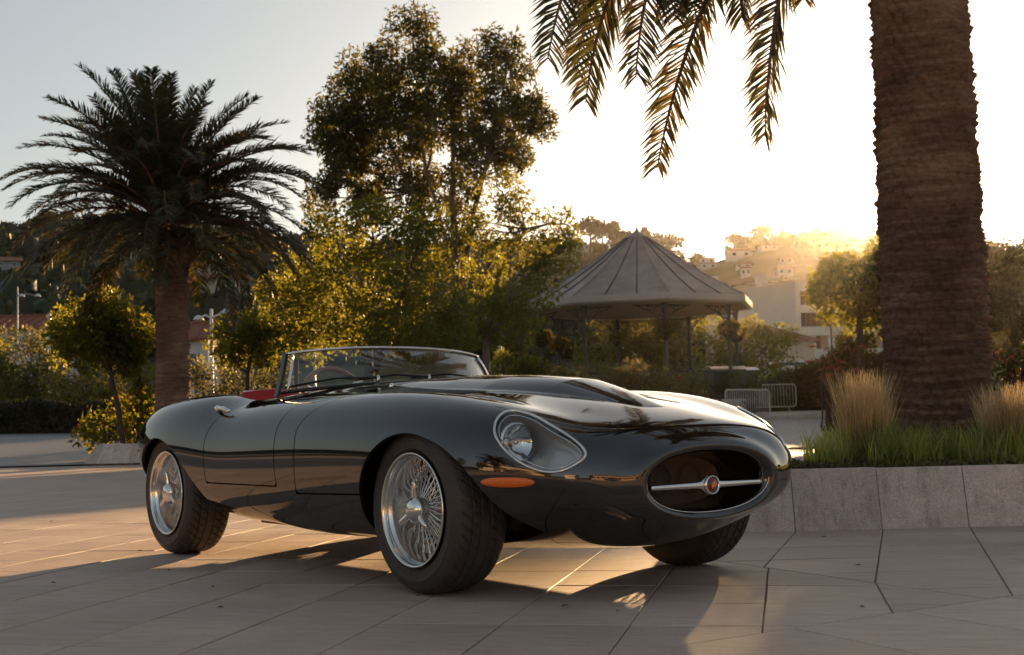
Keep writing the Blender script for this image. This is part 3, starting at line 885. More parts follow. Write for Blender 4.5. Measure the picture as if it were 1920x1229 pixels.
def far_house(u, v, wpx, hpx, d, wall, roof, label, kind='hip', rz=0.0, wins=2, group=None):
    if d > 150: d = hit_ground(u, v)
    p = at(u, v, d); w = span(wpx, d); h = span(hpx, d)
    if d > 150: p.z = min(p.z, float(ground_z(p.x, d)) + 0.2)
    z = float(ground_z(p.x, d))
    wn_ = [((k - (wins - 1) / 2) * w / wins, h * 0.55, min(1.0, w / wins * 0.3), min(1.3, h * 0.38), '') for k in range(wins)]
    house('house', label, p.x, d, w, max(5.0, w * 0.7) if d < 150 else max(2.6, w * 0.6), h, rz, wall, roof, kind, 0.36, windows=wn_, zoff=p.z - z, group=group)
far_house(38, 650, 175, 28, 92, 'white_plaster', 'roof_tile', 'long red tiled roof house at the far left behind the shrubs', 'gable', R(-4), 4)
far_house(372, 745, 60, 104, 75, 'white_plaster', 'roof_tile', 'narrow pale house with a red roof just right of the left palm trunk', 'gable', R(5), 1)
far_house(15, 505, 44, 14, 190, 'grey_plaster', 'roof_tile_pale', 'grey hillside house at the left edge of the picture', 'gable', R(20), 2)
far_house(58, 470, 46, 14, 230, 'white_plaster', 'roof_tile', 'white hillside house with red roof, left of the palm crown', 'gable', R(-10), 2)
far_house(150, 492, 40, 16, 220, 'cream_plaster', 'roof_tile_pale', 'cream hillside house seen under the left palm fronds', 'hip', R(8), 2)
far_house(225, 486, 34, 15, 230, 'white_plaster', 'roof_tile_pale', 'small white hillside house below the palm crown', 'hip', R(-6), 2)
for k, (u, v, w_, h_, d_, nm) in enumerate(((1095, 445, 26, 10, 300, 'small white villa high on the ridge beside the eucalyptus'), (1325, 473, 30, 9, 300, 'white villa with flat roof right of the bandstand roof'), (1385, 486, 46, 14, 290, 'largest white villa group on the right hill'), (1325, 505, 34, 9, 240, 'white villa just above the right slope of the bandstand roof'),
        (1395, 503, 30, 6, 270, 'long low white villa on the right hill'), (1398, 520, 18, 16, 230, 'tall narrow white house on the right hill'), (1470, 518, 30, 14, 230, 'pale house above the apartment building roof'), (1440, 470, 34, 8, 320, 'pale villa high in the glare on the right ridge'), (1475, 495, 26, 9, 280, 'pale villa in the glare above the apartment building'))):
    far_house(u, v, w_, h_, d_, 'white_plaster', 'roof_tile_pale', nm, 'flat' if k % 2 else 'hip', R(-15 + 9 * (k % 4)), 2)

# woods on the hillsides: thousands of small crowns in one mesh, ridge pines as single trees
def crown_blob(g, c, r, h, n1=9, n2=6):
    a = np.linspace(0, 2 * math.pi, n1, endpoint=False); b = np.linspace(0.12, math.pi - 0.25, n2)
    B, A = np.meshgrid(b, a, indexing='ij')
    k = 1 + 0.22 * g.normal(size=B.shape)
    V = np.stack([r * k * np.sin(B) * np.cos(A), r * k * np.sin(B) * np.sin(A), h * k * np.cos(B)], -1).reshape(-1, 3) + c
    i, j = np.meshgrid(np.arange(n2 - 1), np.arange(n1), indexing='ij')
    F = np.stack([i * n1 + j, (i + 1) * n1 + j, (i + 1) * n1 + (j + 1) % n1, i * n1 + (j + 1) % n1], -1).reshape(-1, 4)
    return V, F
g = np.random.RandomState(11)
houses_xy = np.array([[o.location.x, o.location.y] for o in bpy.data.objects if o.type == 'EMPTY' and o.get('category') in ('house', 'building')])
CL, RL, NL = [], [], []
for _ in range(7400):
    az = g.uniform(-0.64, 0.64); r = 108 + 262 * g.rand() ** 0.8
    x, y = r * math.sin(az), r * math.cos(az)
    dv = houses_xy - np.array([x, y])
    # keep a clear strip before each house, towards the viewer
    t = houses_xy / np.linalg.norm(houses_xy, axis=1)[:, None]
    al = (dv * t).sum(1); ac = np.abs(dv[:, 0] * t[:, 1] - dv[:, 1] * t[:, 0])
    if np.any((al > -6) & (al < 42) & (ac < 8)): continue
    z = float(ground_z(x, y)); s = g.uniform(1.2, 2.9)
    CL.append((x, y, z + s * 0.6)); RL.append((s, s, s * g.uniform(0.75, 1.25))); NL.append(46)
woods_v, woods_f, off = [], [], 0
for c, r in zip(CL, RL):
    v_, f_ = crown_blob(g, np.array(c), r[0] * 0.86, r[2] * 0.86)
    woods_v.append(v_); woods_f.append(f_ + off); off += len(v_)
Vl, Fl = leaf_cloud(CL, RL, NL, L=0.95, W=0.62, seed=3, shell=0.8)
wm = np_mesh('hillside_wood', np.concatenate(woods_v + [Vl]), np.concatenate(woods_f + [Fl + off]), smooth=False)
wo = link_mesh('hillside_wood', wm, MATS['far_leaf']); wo['kind'] = 'stuff'
# ridge pines
def ridge_tree(u, vtop, d, hpx, label, kind=0, seed=0):
    gz = at(u, vtop, d); h = span(hpx, d); x = gz.x
    z0 = min(gz.z - h, float(ground_z(x, d)) + 0.5); h = gz.z - z0
    root = empty('pine_tree', (x, d, z0)); tag(root, label, 'tree', 'trees on the hill ridge')
    t = MB(); limb(t, (0, 0, -2), (0, 0, h * 0.8), h * 0.035 + 0.08, h * 0.015 + 0.03, seed, 0.03)
    t.build('trunk', MATS['bark'], root)
    if kind == 0:
        cs = [(0, 0, h * 0.82), (-h * 0.2, 0, h * 0.72), (h * 0.22, 0.3, h * 0.75)]; rs = [(h * .22, h * .22, h * .16)] * 3
    else:
        cs = [(0, 0, h * 0.45), (0, 0, h * 0.65), (0, 0, h * 0.85)]; rs = [(h * .2, h * .2, h * .22), (h * .15, h * .15, h * .2), (h * .08, h * .08, h * .16)]
    foliage('crown', MATS['far_leaf'], root, cs, rs, [130] * 3, L=h * 0.13, W=h * 0.08, seed=seed + 40, shell=0.3)
ridge = [(1378, 438, 338, 28, 'lone round pine standing on the saddle of the right ridge', 0), (1427, 423, 340, 26, 'leaning pine at the step of the right ridge', 0), (1104, 409, 345, 24, 'pine at the left end of the right ridge', 0), (1130, 418, 345, 22, 'pine pair member left of the bandstand finial', 0),
         (1152, 418, 345, 22, 'dark pine between the eucalyptus and the bandstand roof', 1), (1172, 432, 345, 16, 'small pine just left of the bandstand finial', 0), (1208, 430, 345, 16, 'small pine just right of the bandstand finial', 1), (1228, 438, 345, 15, 'low pine right of the bandstand top', 0), (1258, 442, 345, 13, 'low pine on the falling ridge line', 0),
         (1885, 448, 60, 30, 'conifer tip above the dark hedge right of the big palm', 1)]
for k, (u, v, d_, h_, lb, kd) in enumerate(ridge[:-1]): ridge_tree(u, v, d_, h_, lb, kd, 100 + k)
for k, (u, v) in enumerate(((20, 432), (62, 418), (95, 402), (125, 399))):
    ridge_tree(u, v - 4, 340, 26, ('first', 'second', 'third', 'fourth')[k] + ' pine along the ridge left of the palm crown, counted from the picture edge', 0, 130 + k)
# ================================================================ BANDSTAND
simple('zinc_roof', (0.35, 0.295, 0.265), 0.6, 0.15, noise=0.4, nscale=1.6, bump=0.1, bscale=8)
simple('fascia_paint', (0.46, 0.42, 0.39), 0.5, noise=0.1)
simple('ceiling_board', (0.36, 0.24, 0.15), 0.7, noise=0.2)
simple('bandstand_iron', (0.050, 0.055, 0.050), 0.5, 0.2)
def bandstand():
    d = 49.0
    c = at(1205, 790, d); x0 = c.x
    zg = float(ground_z(x0, d)); zf = 1.35
    root = empty('bandstand', (x0, d, zg)); tag(root, 'open octagonal bandstand with grey metal roof and slim iron columns', 'bandstand')
    Rc, Re = 3.70, 4.36
    ze = at(1205, 585, d).z - zg          # underside of the eaves
    zt = at(1195, 447, d).z - zg
    A = [R(8 + 45 * k) for k in range(8)]
    pl = MB(); pl.lathe([(4.1, -0.5), (4.1, zf - zg - 0.12), (4.2, zf - zg - 0.12), (4.2, zf - zg), (0.01, zf - zg)], 8); pl.build('plinth', MATS['grey_plaster'], root, smooth=False).rotation_euler = (0, 0, A[0])
    for a in A:
        px, py = Rc * math.cos(a), Rc * math.sin(a)
        q = MB()
        q.lathe([(0.13, zf - zg), (0.13, zf - zg + 0.35), (0.085, zf - zg + 0.42), (0.07, zf - zg + 0.5), (0.062, ze - 0.35), (0.09, ze - 0.30), (0.075, ze - 0.22), (0.12, ze)], 14, 'z', (px, py, 0))
        co = q.build('column', MATS['bandstand_iron'], root)
        br = MB()
        for s in (-1, 1):
            t = np.array([-math.sin(a), math.cos(a)]) * s
            t = t * math.cos(R(22.5)) - np.array([math.cos(a), math.sin(a)]) * math.sin(R(22.5))
            P = lambda u, z: (px + t[0] * u, py + t[1] * u, z)
            br.tube([P(0.06, ze - 0.95), P(0.18, ze - 0.60), P(0.45, ze - 0.30), P(0.95, ze - 0.08)], 0.026, 5)
            br.tube([P(0.06, ze - 0.08), P(1.1, ze - 0.06)], 0.024, 5)
            for cx_, cz_, r_ in ((0.24, ze - 0.26, 0.15), (0.52, ze - 0.17, 0.085), (0.16, ze - 0.52, 0.075)):
                br.tube([P(cx_ + r_ * math.cos(k), cz_ + r_ * math.sin(k)) for k in np.linspace(0, 2 * math.pi, 12, endpoint=False)], 0.018, 4, closed=True)
        br.build('bracket', MATS['bandstand_iron'], co)
    # railing between the columns (open towards the back)
    for k in range(8):
        if k == 2: continue
        a0, a1 = A[k], A[(k + 1) % 8]
        p0, p1 = np.array([math.cos(a0), math.sin(a0)]) * Rc, np.array([math.cos(a1), math.sin(a1)]) * Rc
        r = MB(); z = zf - zg
        r.tube([(*p0, z + 1.0), (*p1, z + 1.0)], 0.03, 6); r.tube([(*p0, z + 0.12), (*p1, z + 0.12)], 0.02, 6)
        for q in range(1, 22):
            p = p0 + (p1 - p0) * q / 22; r.tube([(*p, z + 0.12), (*p, z + 1.0)], 0.010, 4)
        r.build('railing', MATS['bandstand_iron'], root)
    # roof: eight bent sheets with standing seams
    rings = [(Re, ze + 0.30), (3.1, ze + 0.30 + (zt - ze) * 0.245), (1.9, ze + 0.3 + (zt - ze) * 0.52), (0.42, zt)]
    for k in range(8):
        a0, a1 = A[k], A[(k + 1) % 8]
        r = MB()
        r.grid([[np.array([rad * math.cos(a0) * (1 - f) + rad * math.cos(a1) * f, rad * math.sin(a0) * (1 - f) + rad * math.sin(a1) * f, z]) for f in np.linspace(0, 1, 5)] for rad, z in rings])
        pa = r.build('roof_panel', MATS['zinc_roof'], root, smooth=False)
        for f in (0.0, 0.34, 0.67):
            s = MB()
            s.tube([(rad * math.cos(a0) * (1 - f) + rad * math.cos(a1) * f, rad * math.sin(a0) * (1 - f) + rad * math.sin(a1) * f, z + 0.02) for rad, z in rings], 0.035 if f == 0 else 0.022, 5)
            s.build('roof_seam', MATS['bandstand_iron'] if f else MATS['zinc_roof'], pa)
        fa = MB()
        c0, c1 = np.array([math.cos(a0), math.sin(a0)]), np.array([math.cos(a1), math.sin(a1)])
        fa.add([(*(c0 * (Re + .02)), ze + 0.09), (*(c1 * (Re + .02)), ze + 0.09), (*(c1 * (Re + .02)), ze + 0.31), (*(c0 * (Re + .02)), ze + 0.31), (*(c0 * (Re - .1)), ze + 0.02), (*(c1 * (Re - .1)), ze + 0.02), (*(c1 * (Re - .1)), ze + 0.29), (*(c0 * (Re - .1)), ze + 0.29)], [(0, 1, 2, 3), (4, 7, 6, 5), (0, 4, 5, 1), (3, 2, 6, 7)])
        fa.build('fascia', MATS['fascia_paint'], root, smooth=False)
    ce = MB(); ce.lathe([(Re - 0.12, ze + 0.06), (0.02, ze + 0.20)], 8); ce.build('ceiling', MATS['ceiling_board'], root, smooth=False).rotation_euler = (0, 0, A[0])
    fi = MB(); fi.lathe([(0.50, zt - 0.02), (0.42, zt + 0.05), (0.16, zt + 0.17), (0.06, zt + 0.30), (0.05, zt + 0.34), (0.02, zt + 0.40), (0.012, zt + 0.85), (0.002, zt + 0.95)], 12); fi.build('finial', MATS['zinc_roof'], root)
    # flower baskets on six of the columns
    for k, (u, v, lab) in enumerate(((1021, 640, 'leftmost flower ball on the bandstand columns'), (1063, 650, 'second flower ball from the left, low beside a far column'), (1172, 640, 'flower ball on the far column in the middle of the bandstand'), (1240, 624, 'flower ball on the near column in the middle of the bandstand'), (1364, 622, 'flower ball on the near right bandstand column'), (1391, 630, 'rightmost flower ball at the corner column of the bandstand'))):
        a = A[(4, 3, 2, 6, 7, 0)[k]]
        px, py = x0 + Rc * math.cos(a), d + Rc * math.sin(a)
        z = at(u, v, py).z
        h = empty('flower_ball', (px, py, z - 0.3)); tag(h, lab, 'hanging basket', 'flower balls on the bandstand columns')
        foliage('plant', MATS['bush_leaf'], h, [(0, 0, 0.38), (0.12, -0.1, 0.45), (-0.15, -.1, 0.42)], [(0.36, 0.36, 0.26), (.24, .24, .22), (.24, .24, .22)], [260, 120, 120], L=0.16, W=0.09, seed=60 + k, shell=0.4)
        b = MB(); b.lathe([(0.02, 0.0), (0.20, 0.12), (0.26, 0.28)], 14); b.build('basket', MATS['dark_iron'], h)
bandstand()

# ================================================================ TREES
def fit_tree(label, name, d, base_uv, trunks, clumps, mat, trunk_mat, leaf, per, seed, group=None, sub=9, subsize=0.42, shell=0.35, branch=True, **kw):
    """clumps: (u, v, radius px across, radius px up, depth offset); built in metres round the trunk foot"""
    b = at(*base_uv, d); zb = float(ground_z(b.x, d)) if base_uv[1] > 700 else b.z
    root = empty(name, (b.x, d, zb)); tag(root, label, 'tree', group)
    t = MB()
    for k, tr in enumerate(trunks):
        pts = [(u, v, r, dd) for u, v, r, dd in tr]
        P = [at(u, v, d + dd) - Vector((b.x, d, zb)) for u, v, r, dd in pts]
        Rr = [span(r, d) for _, _, r, _ in pts]
        # refine with gentle wobble
        g_ = np.random.RandomState(seed + k)
        Q, QR = [], []
        for a in range(len(P) - 1):
            for f in np.linspace(0, 1, 5)[:-1]:
                Q.append(P[a] * (1 - f) + P[a + 1] * f + Vector(g_.normal(size=3) * Rr[a] * 0.25)); QR.append(Rr[a] * (1 - f) + Rr[a + 1] * f)
        Q.append(P[-1]); QR.append(Rr[-1])
        t.tube(Q, QR, 9)
    cen, rad, cnt = [], [], []
    g_ = np.random.RandomState(seed + 77)
    tops = [at(tr[-1][0], tr[-1][1], d + tr[-1][3]) - Vector((b.x, d, zb)) for tr in trunks] + [at(tr[len(tr) // 2][0], tr[len(tr) // 2][1], d + tr[len(tr) // 2][3]) - Vector((b.x, d, zb)) for tr in trunks]
    for k, (u, v, ru, rv, dd) in enumerate(clumps):
        c = np.array(at(u, v, d + dd) - Vector((b.x, d, zb)))
        r = (span(ru, d), span(ru, d) * 0.9, span(rv, d))
        cc, rr = sub_clumps(c, r, sub, subsize * (r[0] * r[2]) ** 0.5, seed + 3 * k)
        cen += list(cc); rad += list(rr); cnt += [per * (q[0] / 0.5) ** 2 for q in rr]
        if branch:
            near = min(tops, key=lambda p: (p - Vector(c)).length)
            limb(t, near, c, span(2.6, d), span(0.9, d), seed + k, 0.10, 6, 5)
            for q in range(0, len(cc), 3): limb(t, c, cc[q], span(1.1, d), span(0.4, d), seed + 31 * k + q, 0.12, 5, 4)
    t.build('trunk', MATS[trunk_mat], root)
    foliage('crown', MATS[mat], root, cen, rad, cnt, L=leaf[0], W=leaf[1], seed=seed, shell=shell, **kw)
    return root

euc_clumps = [(640, 270, 50, 60, 0), (665, 185, 50, 60, 1), (625, 330, 38, 35, -1), (700, 130, 48, 42, 0), (775, 75, 52, 50, 0), (820, 110, 50, 50, 1), (760, 160, 60, 55, -1), (720, 230, 60, 55, 0), (690, 300, 55, 45, 1), (845, 170, 48, 50, 0), (820, 240, 48, 42, -1), (770, 300, 40, 38, 1),
              (915, 100, 42, 42, 0), (955, 115, 40, 46, 1), (975, 190, 40, 42, 0), (930, 180, 40, 44, -1), (990, 250, 46, 48, 0), (950, 290, 46, 42, 1), (910, 245, 34, 34, 0), (880, 310, 36, 30, -1), (868, 130, 34, 50, 0.5), (872, 200, 38, 46, 0.5), (870, 265, 40, 40, 0), (800, 240, 50, 50, 1), (650, 230, 56, 50, 0.5), (740, 190, 50, 50, 1), (640, 300, 46, 40, 1), (960, 220, 40, 44, 1), (930, 280, 36, 30, 1), (790, 345, 40, 24, 1), (690, 355, 36, 20, 1), (1010, 225, 28, 34, 0),
              (840, 330, 30, 26, 0), (600, 372, 40, 26, 0), (730, 345, 34, 26, 0), (690, 375, 30, 24, .5), (810, 370, 34, 30, 1), (870, 370, 34, 34, .5), (760, 390, 30, 24, 0), (850, 440, 34, 34, 0)]
fit_tree('tall eucalyptus with several slim pale stems and a ragged crown in the centre', 'eucalyptus_tree', 40.0, (878, 690), [
    [(880, 760, 11, 0), (872, 640, 10, 0), (852, 520, 8, 0), (846, 400, 6, 0), (850, 280, 4, 0), (845, 160, 2, 0)],
    [(880, 760, 8, .3), (868, 620, 7, .3), (838, 500, 6, .3), (770, 360, 4, .5), (720, 240, 3, .5), (690, 160, 1.5, .5)],
    [(860, 600, 5, -.3), (835, 450, 4, -.3), (800, 320, 3.4, 0), (780, 200, 2.5, 0), (775, 90, 1.2, 0)],
    [(868, 580, 6, .2), (880, 420, 5, .2), (915, 300, 4, .2), (940, 200, 2.5, .2), (950, 110, 1.2, .2)],
    [(874, 600, 5, .2), (930, 470, 3.5, 0), (1000, 430, 2.4, 0), (1050, 410, 1.2, 0)]],
    euc_clumps, 'eucalyptus_leaf', 'pale_bark', (0.17, 0.062), 290, 200, sub=11, subsize=0.43, shell=0.15, droop=0.5)
fit_tree('lower right foliage of the eucalyptus, split off with the sunlit gold put into its leaf colour, touching the bandstand roof', 'broadleaf_tree', 39.0, (905, 720), [
    [(905, 770, 8, 0), (910, 640, 7, 0), (935, 520, 5, 0), (985, 430, 3, 0)], [(912, 650, 5, 0), (960, 560, 4, 0), (1020, 480, 2.5, 0)]],
    [(930, 350, 44, 32, 0), (975, 395, 42, 38, 0), (1050, 420, 32, 34, 0), (1040, 480, 38, 44, 0), (985, 470, 44, 44, -.5), (1022, 540, 30, 34, 0), (930, 420, 42, 42, -.5), (905, 500, 42, 48, 0), (960, 550, 48, 48, -.5), (900, 580, 42, 48, 0), (955, 620, 44, 38, 0), (885, 430, 30, 34, 0), (985, 590, 30, 36, 0), (1066, 460, 20, 30, 0)], 'golden_leaf', 'pale_bark', (0.15, 0.062), 210, 700, sub=9, subsize=0.45, shell=0.25, droop=0.5)  # eucalyptus foliage as its own tree, sunlit glow put into the leaf colour
gold = [(700, 450, 75, 55, 0), (620, 470, 60, 55, 0), (780, 470, 70, 60, 0), (660, 530, 75, 55, -1), (750, 560, 80, 60, -1), (590, 550, 55, 50, 0), (830, 560, 55, 55, 0), (690, 610, 80, 45, -1), (790, 630, 70, 40, 0), (610, 620, 60, 45, 0), (560, 590, 40, 45, 0), (860, 620, 40, 45, 0.5), (700, 400, 45, 30, 0), (800, 410, 40, 36, 0.5), (640, 415, 40, 30, 0.5)]
fit_tree('broad golden backlit tree in front of the eucalyptus, behind the windscreen', 'broadleaf_tree', 36.0, (712, 720), [
    [(705, 780, 10, 0), (690, 690, 9, 0), (670, 610, 6, 0), (640, 530, 4, 0)], [(700, 700, 7, 0), (740, 600, 5, 0), (770, 500, 3, 0)], [(692, 680, 6, 0), (700, 560, 4, 0), (700, 450, 2.5, 0)]],
    gold, 'golden_leaf', 'bark', (0.14, 0.070), 240, 300, sub=9, subsize=0.46, shell=0.25)
fit_tree('small golden tree with drooping leaves between the left palm and the broad tree', 'broadleaf_tree', 38.0, (560, 720), [[(560, 780, 5, 0), (556, 660, 4, 0), (545, 560, 2, 0)]],
    [(535, 545, 36, 34, 0), (560, 600, 40, 40, 0), (510, 590, 34, 34, 0), (500, 545, 22, 24, 0), (548, 500, 26, 26, 0), (575, 650, 40, 36, 0)], 'golden_leaf', 'bark', (0.135, 0.068), 210, 340, sub=8, subsize=0.5, shell=0.25)
fit_tree('round dark green orange tree on a bare stem left of the palm trunk', 'orange_tree', 30.0, (232, 842), [[(232, 842, 6, 0), (222, 770, 5, 0), (207, 700, 4.5, 0), (200, 640, 3, 0)], [(209, 705, 3, 0), (185, 670, 2.5, 0), (170, 630, 1.5, 0)]],
    [(190, 620, 62, 52, 0), (140, 640, 42, 44, 0), (235, 640, 44, 44, 0), (165, 590, 48, 34, 0), (210, 585, 46, 32, .3), (255, 625, 30, 36, 0), (190, 665, 60, 30, 0), (115, 640, 26, 32, 0), (245, 675, 34, 22, 0)], 'orange_tree_leaf', 'bark', (0.135, 0.075), 300, 400, 'orange trees', sub=9, subsize=0.5, shell=0.35)
fit_tree('smaller orange tree with a forked stem right of the palm trunk', 'orange_tree', 36.0, (464, 745), [[(464, 790, 5, 0), (464, 705, 4.4, 0), (470, 670, 3.6, 0), (478, 630, 2.4, 0)], [(465, 700, 2.8, 0), (445, 684, 2.2, 0), (430, 660, 1.4, 0)]],
    [(450, 635, 46, 34, 0), (415, 640, 30, 34, 0), (490, 640, 38, 36, 0), (460, 612, 40, 22, 0), (500, 668, 28, 24, 0), (430, 668, 30, 18, 0), (470, 660, 34, 20, .3)], 'orange_tree_leaf', 'bark', (0.14, 0.08), 260, 440, 'orange trees', sub=8, subsize=0.5, shell=0.35)
fit_tree('round clipped tree in the glare left of the big palm trunk', 'round_tree', 44.0, (1615, 735), [[(1615, 760, 8, 0), (1612, 640, 7, 0), (1608, 560, 4, 0)]],
    [(1600, 530, 60, 48, 0), (1560, 550, 38, 38, 0), (1645, 512, 44, 46, 0), (1600, 580, 60, 34, 0), (1655, 570, 40, 44, 0), (1575, 506, 32, 28, 0), (1540, 545, 22, 28, 0), (1690, 540, 50, 60, 0), (1656, 474, 24, 36, 0), (1642, 492, 24, 28, .5), (1672, 480, 42, 44, 0), (1700, 500, 44, 60, 1), (1660, 520, 50, 50, 1)], 'golden_leaf', 'bark', (0.18, 0.10), 200, 460, sub=9, subsize=0.45, shell=0.4)  # right-hand clumps behind the palm trunk added to block sun from the paving
fit_tree('dark dense evergreen hedge tree at the right edge behind the big palm', 'evergreen_tree', 42.0, (1900, 740), [[(1900, 780, 10, 0), (1900, 640, 8, 0), (1900, 520, 5, 0)]],
    [(1880, 530, 60, 60, 0), (1930, 560, 60, 70, 0), (1860, 590, 44, 50, 0), (1900, 620, 60, 44, 0), (1865, 490, 24, 30, 0), (1890, 475, 14, 22, 0), (1925, 500, 30, 34, 0), (1850, 540, 30, 40, 0), (1960, 520, 60, 70, 0)], 'hedge_leaf', 'bark', (0.16, 0.09), 260, 480, sub=9, subsize=0.5, shell=0.4)

# ================================================================ HEDGES AND SHRUBS
def shrub(name, label, cat, cl, mat, leaf, per, seed, group=None, stem=True, zfoot=None, sub=7, subsize=0.5, mats2=None, **kw):
    """cl: (u, v, ru, rv, d)"""
    c0 = [at(u, v, d) for u, v, ru, rv, d in cl]
    cx = sum(c.x for c in c0) / len(c0); cy = sum(c.y for c in c0) / len(c0)
    zg = float(ground_z(cx, cy)) if zfoot is None else zfoot
    root = empty(name, (cx, cy, zg)); tag(root, label, cat, group)
    cen, rad, cnt = [], [], []
    st = MB()
    for k, (u, v, ru, rv, d) in enumerate(cl):
        c = np.array(at(u, v, d) - root.location)
        r = (span(ru, d), span(ru, d) * 0.8, span(rv, d))
        cc, rr = sub_clumps(c, r, sub, subsize * (r[0] * r[2]) ** 0.5, seed + k)
        cen += list(cc); rad += list(rr); cnt += [per * (q[0] / 0.4) ** 2 for q in rr]
        low = c[2] - r[2]
        if low > 0.25:                                  # foliage reaches down to the ground
            cc, rr = sub_clumps((c[0] * 0.95, c[1], low * 0.55), (r[0] * 0.9, r[1] * 0.9, low * 0.5), 5, subsize * (r[0] * low) ** 0.5, seed + 50 + k)
            cen += list(cc); rad += list(rr); cnt += [per * 0.7 * (q[0] / 0.4) ** 2 for q in rr]
        limb(st, (c[0] * 0.8, c[1], 0), c, 0.03, 0.012, seed + k, 0.08, 5, 5)
        for q in range(0, len(cc), 2): limb(st, c, cc[q], 0.014, 0.005, seed + 7 * q, 0.1, 4, 4)
    st.build('stem', MATS['bark'], root)
    foliage('foliage', MATS[mat], root, cen, rad, cnt, L=leaf[0], W=leaf[1], seed=seed, shell=0.3, **kw)
    if mats2:
        foliage('flower', MATS[mats2[0]], root, cen, rad, [max(2, q * mats2[1]) for q in cnt], L=leaf[0] * 0.8, W=leaf[1] * 1.1, seed=seed + 5, shell=0.75)['kind'] = 'stuff'
    return root
def box_hedge(name, label, pts, width, zt, mat, leaf, per_m2, seed, wob=0.10):
    """clipped hedge along pts [(x, y)], top height function zt above ground"""
    root = empty(name, (pts[0][0], pts[0][1], float(ground_z(*pts[0])))); tag(root, label, 'hedge')
    g_ = np.random.RandomState(seed)
    Ps = []
    pts = [np.array(p, float) for p in pts]
    core = MB()
    for k in range(len(pts) - 1):
        a, b = pts[k], pts[k + 1]; L_ = np.linalg.norm(b - a); e = (b - a) / L_; n_ = np.array([-e[1], e[0]])
        za, zb_ = float(ground_z(*a)), float(ground_z(*b))
        ha, hb = zt[k], zt[k + 1]
        n = int(per_m2 * L_ * (max(ha, hb) * 2 + width) )
        t = g_.rand(n); w = (g_.rand(n) * 2 - 1); h = g_.rand(n)
        face = g_.rand(n)
        H = ha + (hb - ha) * t
        f_ = H / (2 * H + width)
        w = np.where(face < f_, -1.0, np.where(face < 2 * f_, 1.0, w)); h = np.where(face >= 2 * f_, 1.0, h)
        P = a[None] + (b - a)[None] * t[:, None] + n_[None] * (w * width / 2)[:, None] * (1 - 0.12 * (h[:, None] > 0.9))
        bulge = 0.09 * np.sin(t * L_ * 2.1 + seed) + 0.07 * np.sin(h * 7 + t * L_ * 0.9)
        P = P + n_[None] * (np.sign(w) * bulge)[:, None]
        z = (za + (zb_ - za) * t) + H * h + g_.normal(size=n) * wob * 0.6 + 0.1 * np.sin(t * L_ * 1.3 + seed) * (h > 0.8)
        Ps.append(np.stack([P[:, 0], P[:, 1], z], 1) + g_.normal(size=(n, 3)) * wob * 0.6)
        cw = width * 0.40
        vs = []
        for p, z0, hh in ((a, za, ha), (b, zb_, hb)):
            for s in (-1, 1):
                q = p + n_ * s * cw
                vs += [(q[0], q[1], z0), (q[0], q[1], z0 + hh * 0.93)]
        o = np.array(root.location)
        core.add([np.array(v_) - o for v_ in vs], [(0, 1, 5, 4), (2, 6, 7, 3), (1, 3, 7, 5), (0, 2, 3, 1), (4, 5, 7, 6)])
    core.build('twig_core', MATS['bark'], root, smooth=False)
    P = np.concatenate(Ps) - np.array(root.location)
    n = len(P)
    ax = unit(g_.normal(size=(n, 3))); sd = unit(np.cross(ax, g_.normal(size=(n, 3))))
    ln = leaf[0] * (0.6 + 0.8 * g_.rand(n)); wd = leaf[1] * (0.6 + 0.8 * g_.rand(n))
    a, s = ax * ln[:, None], sd * wd[:, None] * .5
    V = np.stack([P, P + a * .45 + s, P + a, P + a * .45 - s], 1).reshape(-1, 3)
    me = np_mesh('foliage', V, np.arange(4 * n).reshape(-1, 4), smooth=False)
    link_mesh('foliage', me, MATS[mat], root)
    return root
def hx(u, d): return (at(u, 800, d).x, d)
# left side, two tiers of hedge and the shrubs behind
box_hedge('hedge', 'low dark clipped hedge along the road at the left edge', [hx(-90, 50), hx(60, 50), hx(165, 50), hx(300, 50.5)], 1.6, [1.1, 1.1, 1.05, 1.0], 'dark_hedge_leaf', (0.15, 0.08), 330, 21)
box_hedge('hedge', 'second taller hedge row behind the low dark hedge on the left', [hx(-90, 57), hx(60, 57), hx(190, 57), hx(330, 57)], 1.6, [1.0, 1.0, 0.95, 1.0], 'bush_leaf', (0.16, 0.08), 260, 22)
shrub('shrub', 'big loose green shrub at the left edge above the hedges', 'shrub', [(20, 690, 50, 40, 60), (70, 710, 46, 34, 60), (-30, 700, 50, 50, 60), (40, 735, 60, 22, 59)], 'bush_leaf', (0.20, 0.10), 80, 500)
shrub('shrub', 'pale flowering shrub under the red roof at the far left', 'shrub', [(30, 645, 40, 26, 64), (75, 650, 28, 30, 64), (5, 655, 30, 30, 64)], 'pale_bush_leaf', (0.20, 0.10), 60, 510)
shrub('shrub', 'yellow green shrub between the first orange tree and the hedge', 'shrub', [(130, 735, 50, 26, 54), (180, 745, 40, 30, 54), (110, 712, 34, 26, 55), (215, 720, 36, 34, 54)], 'bush_leaf', (0.18, 0.09), 90, 520)
shrub('shrub', 'leafy bush at the foot of the first orange tree', 'shrub', [(195, 795, 36, 26, 31), (235, 790, 34, 40, 31.5), (165, 815, 28, 18, 31), (265, 780, 28, 44, 31), (210, 825, 40, 14, 30.5)], 'orange_tree_leaf', (0.14, 0.075), 150, 530, zfoot=0.4, mats2=('red_petal', 0.01))
shrub('shrub', 'dark bush close beside the left palm trunk', 'shrub', [(275, 740, 26, 40, 31), (262, 700, 20, 30, 31)], 'orange_tree_leaf', (0.13, 0.07), 140, 540, zfoot=0.4)
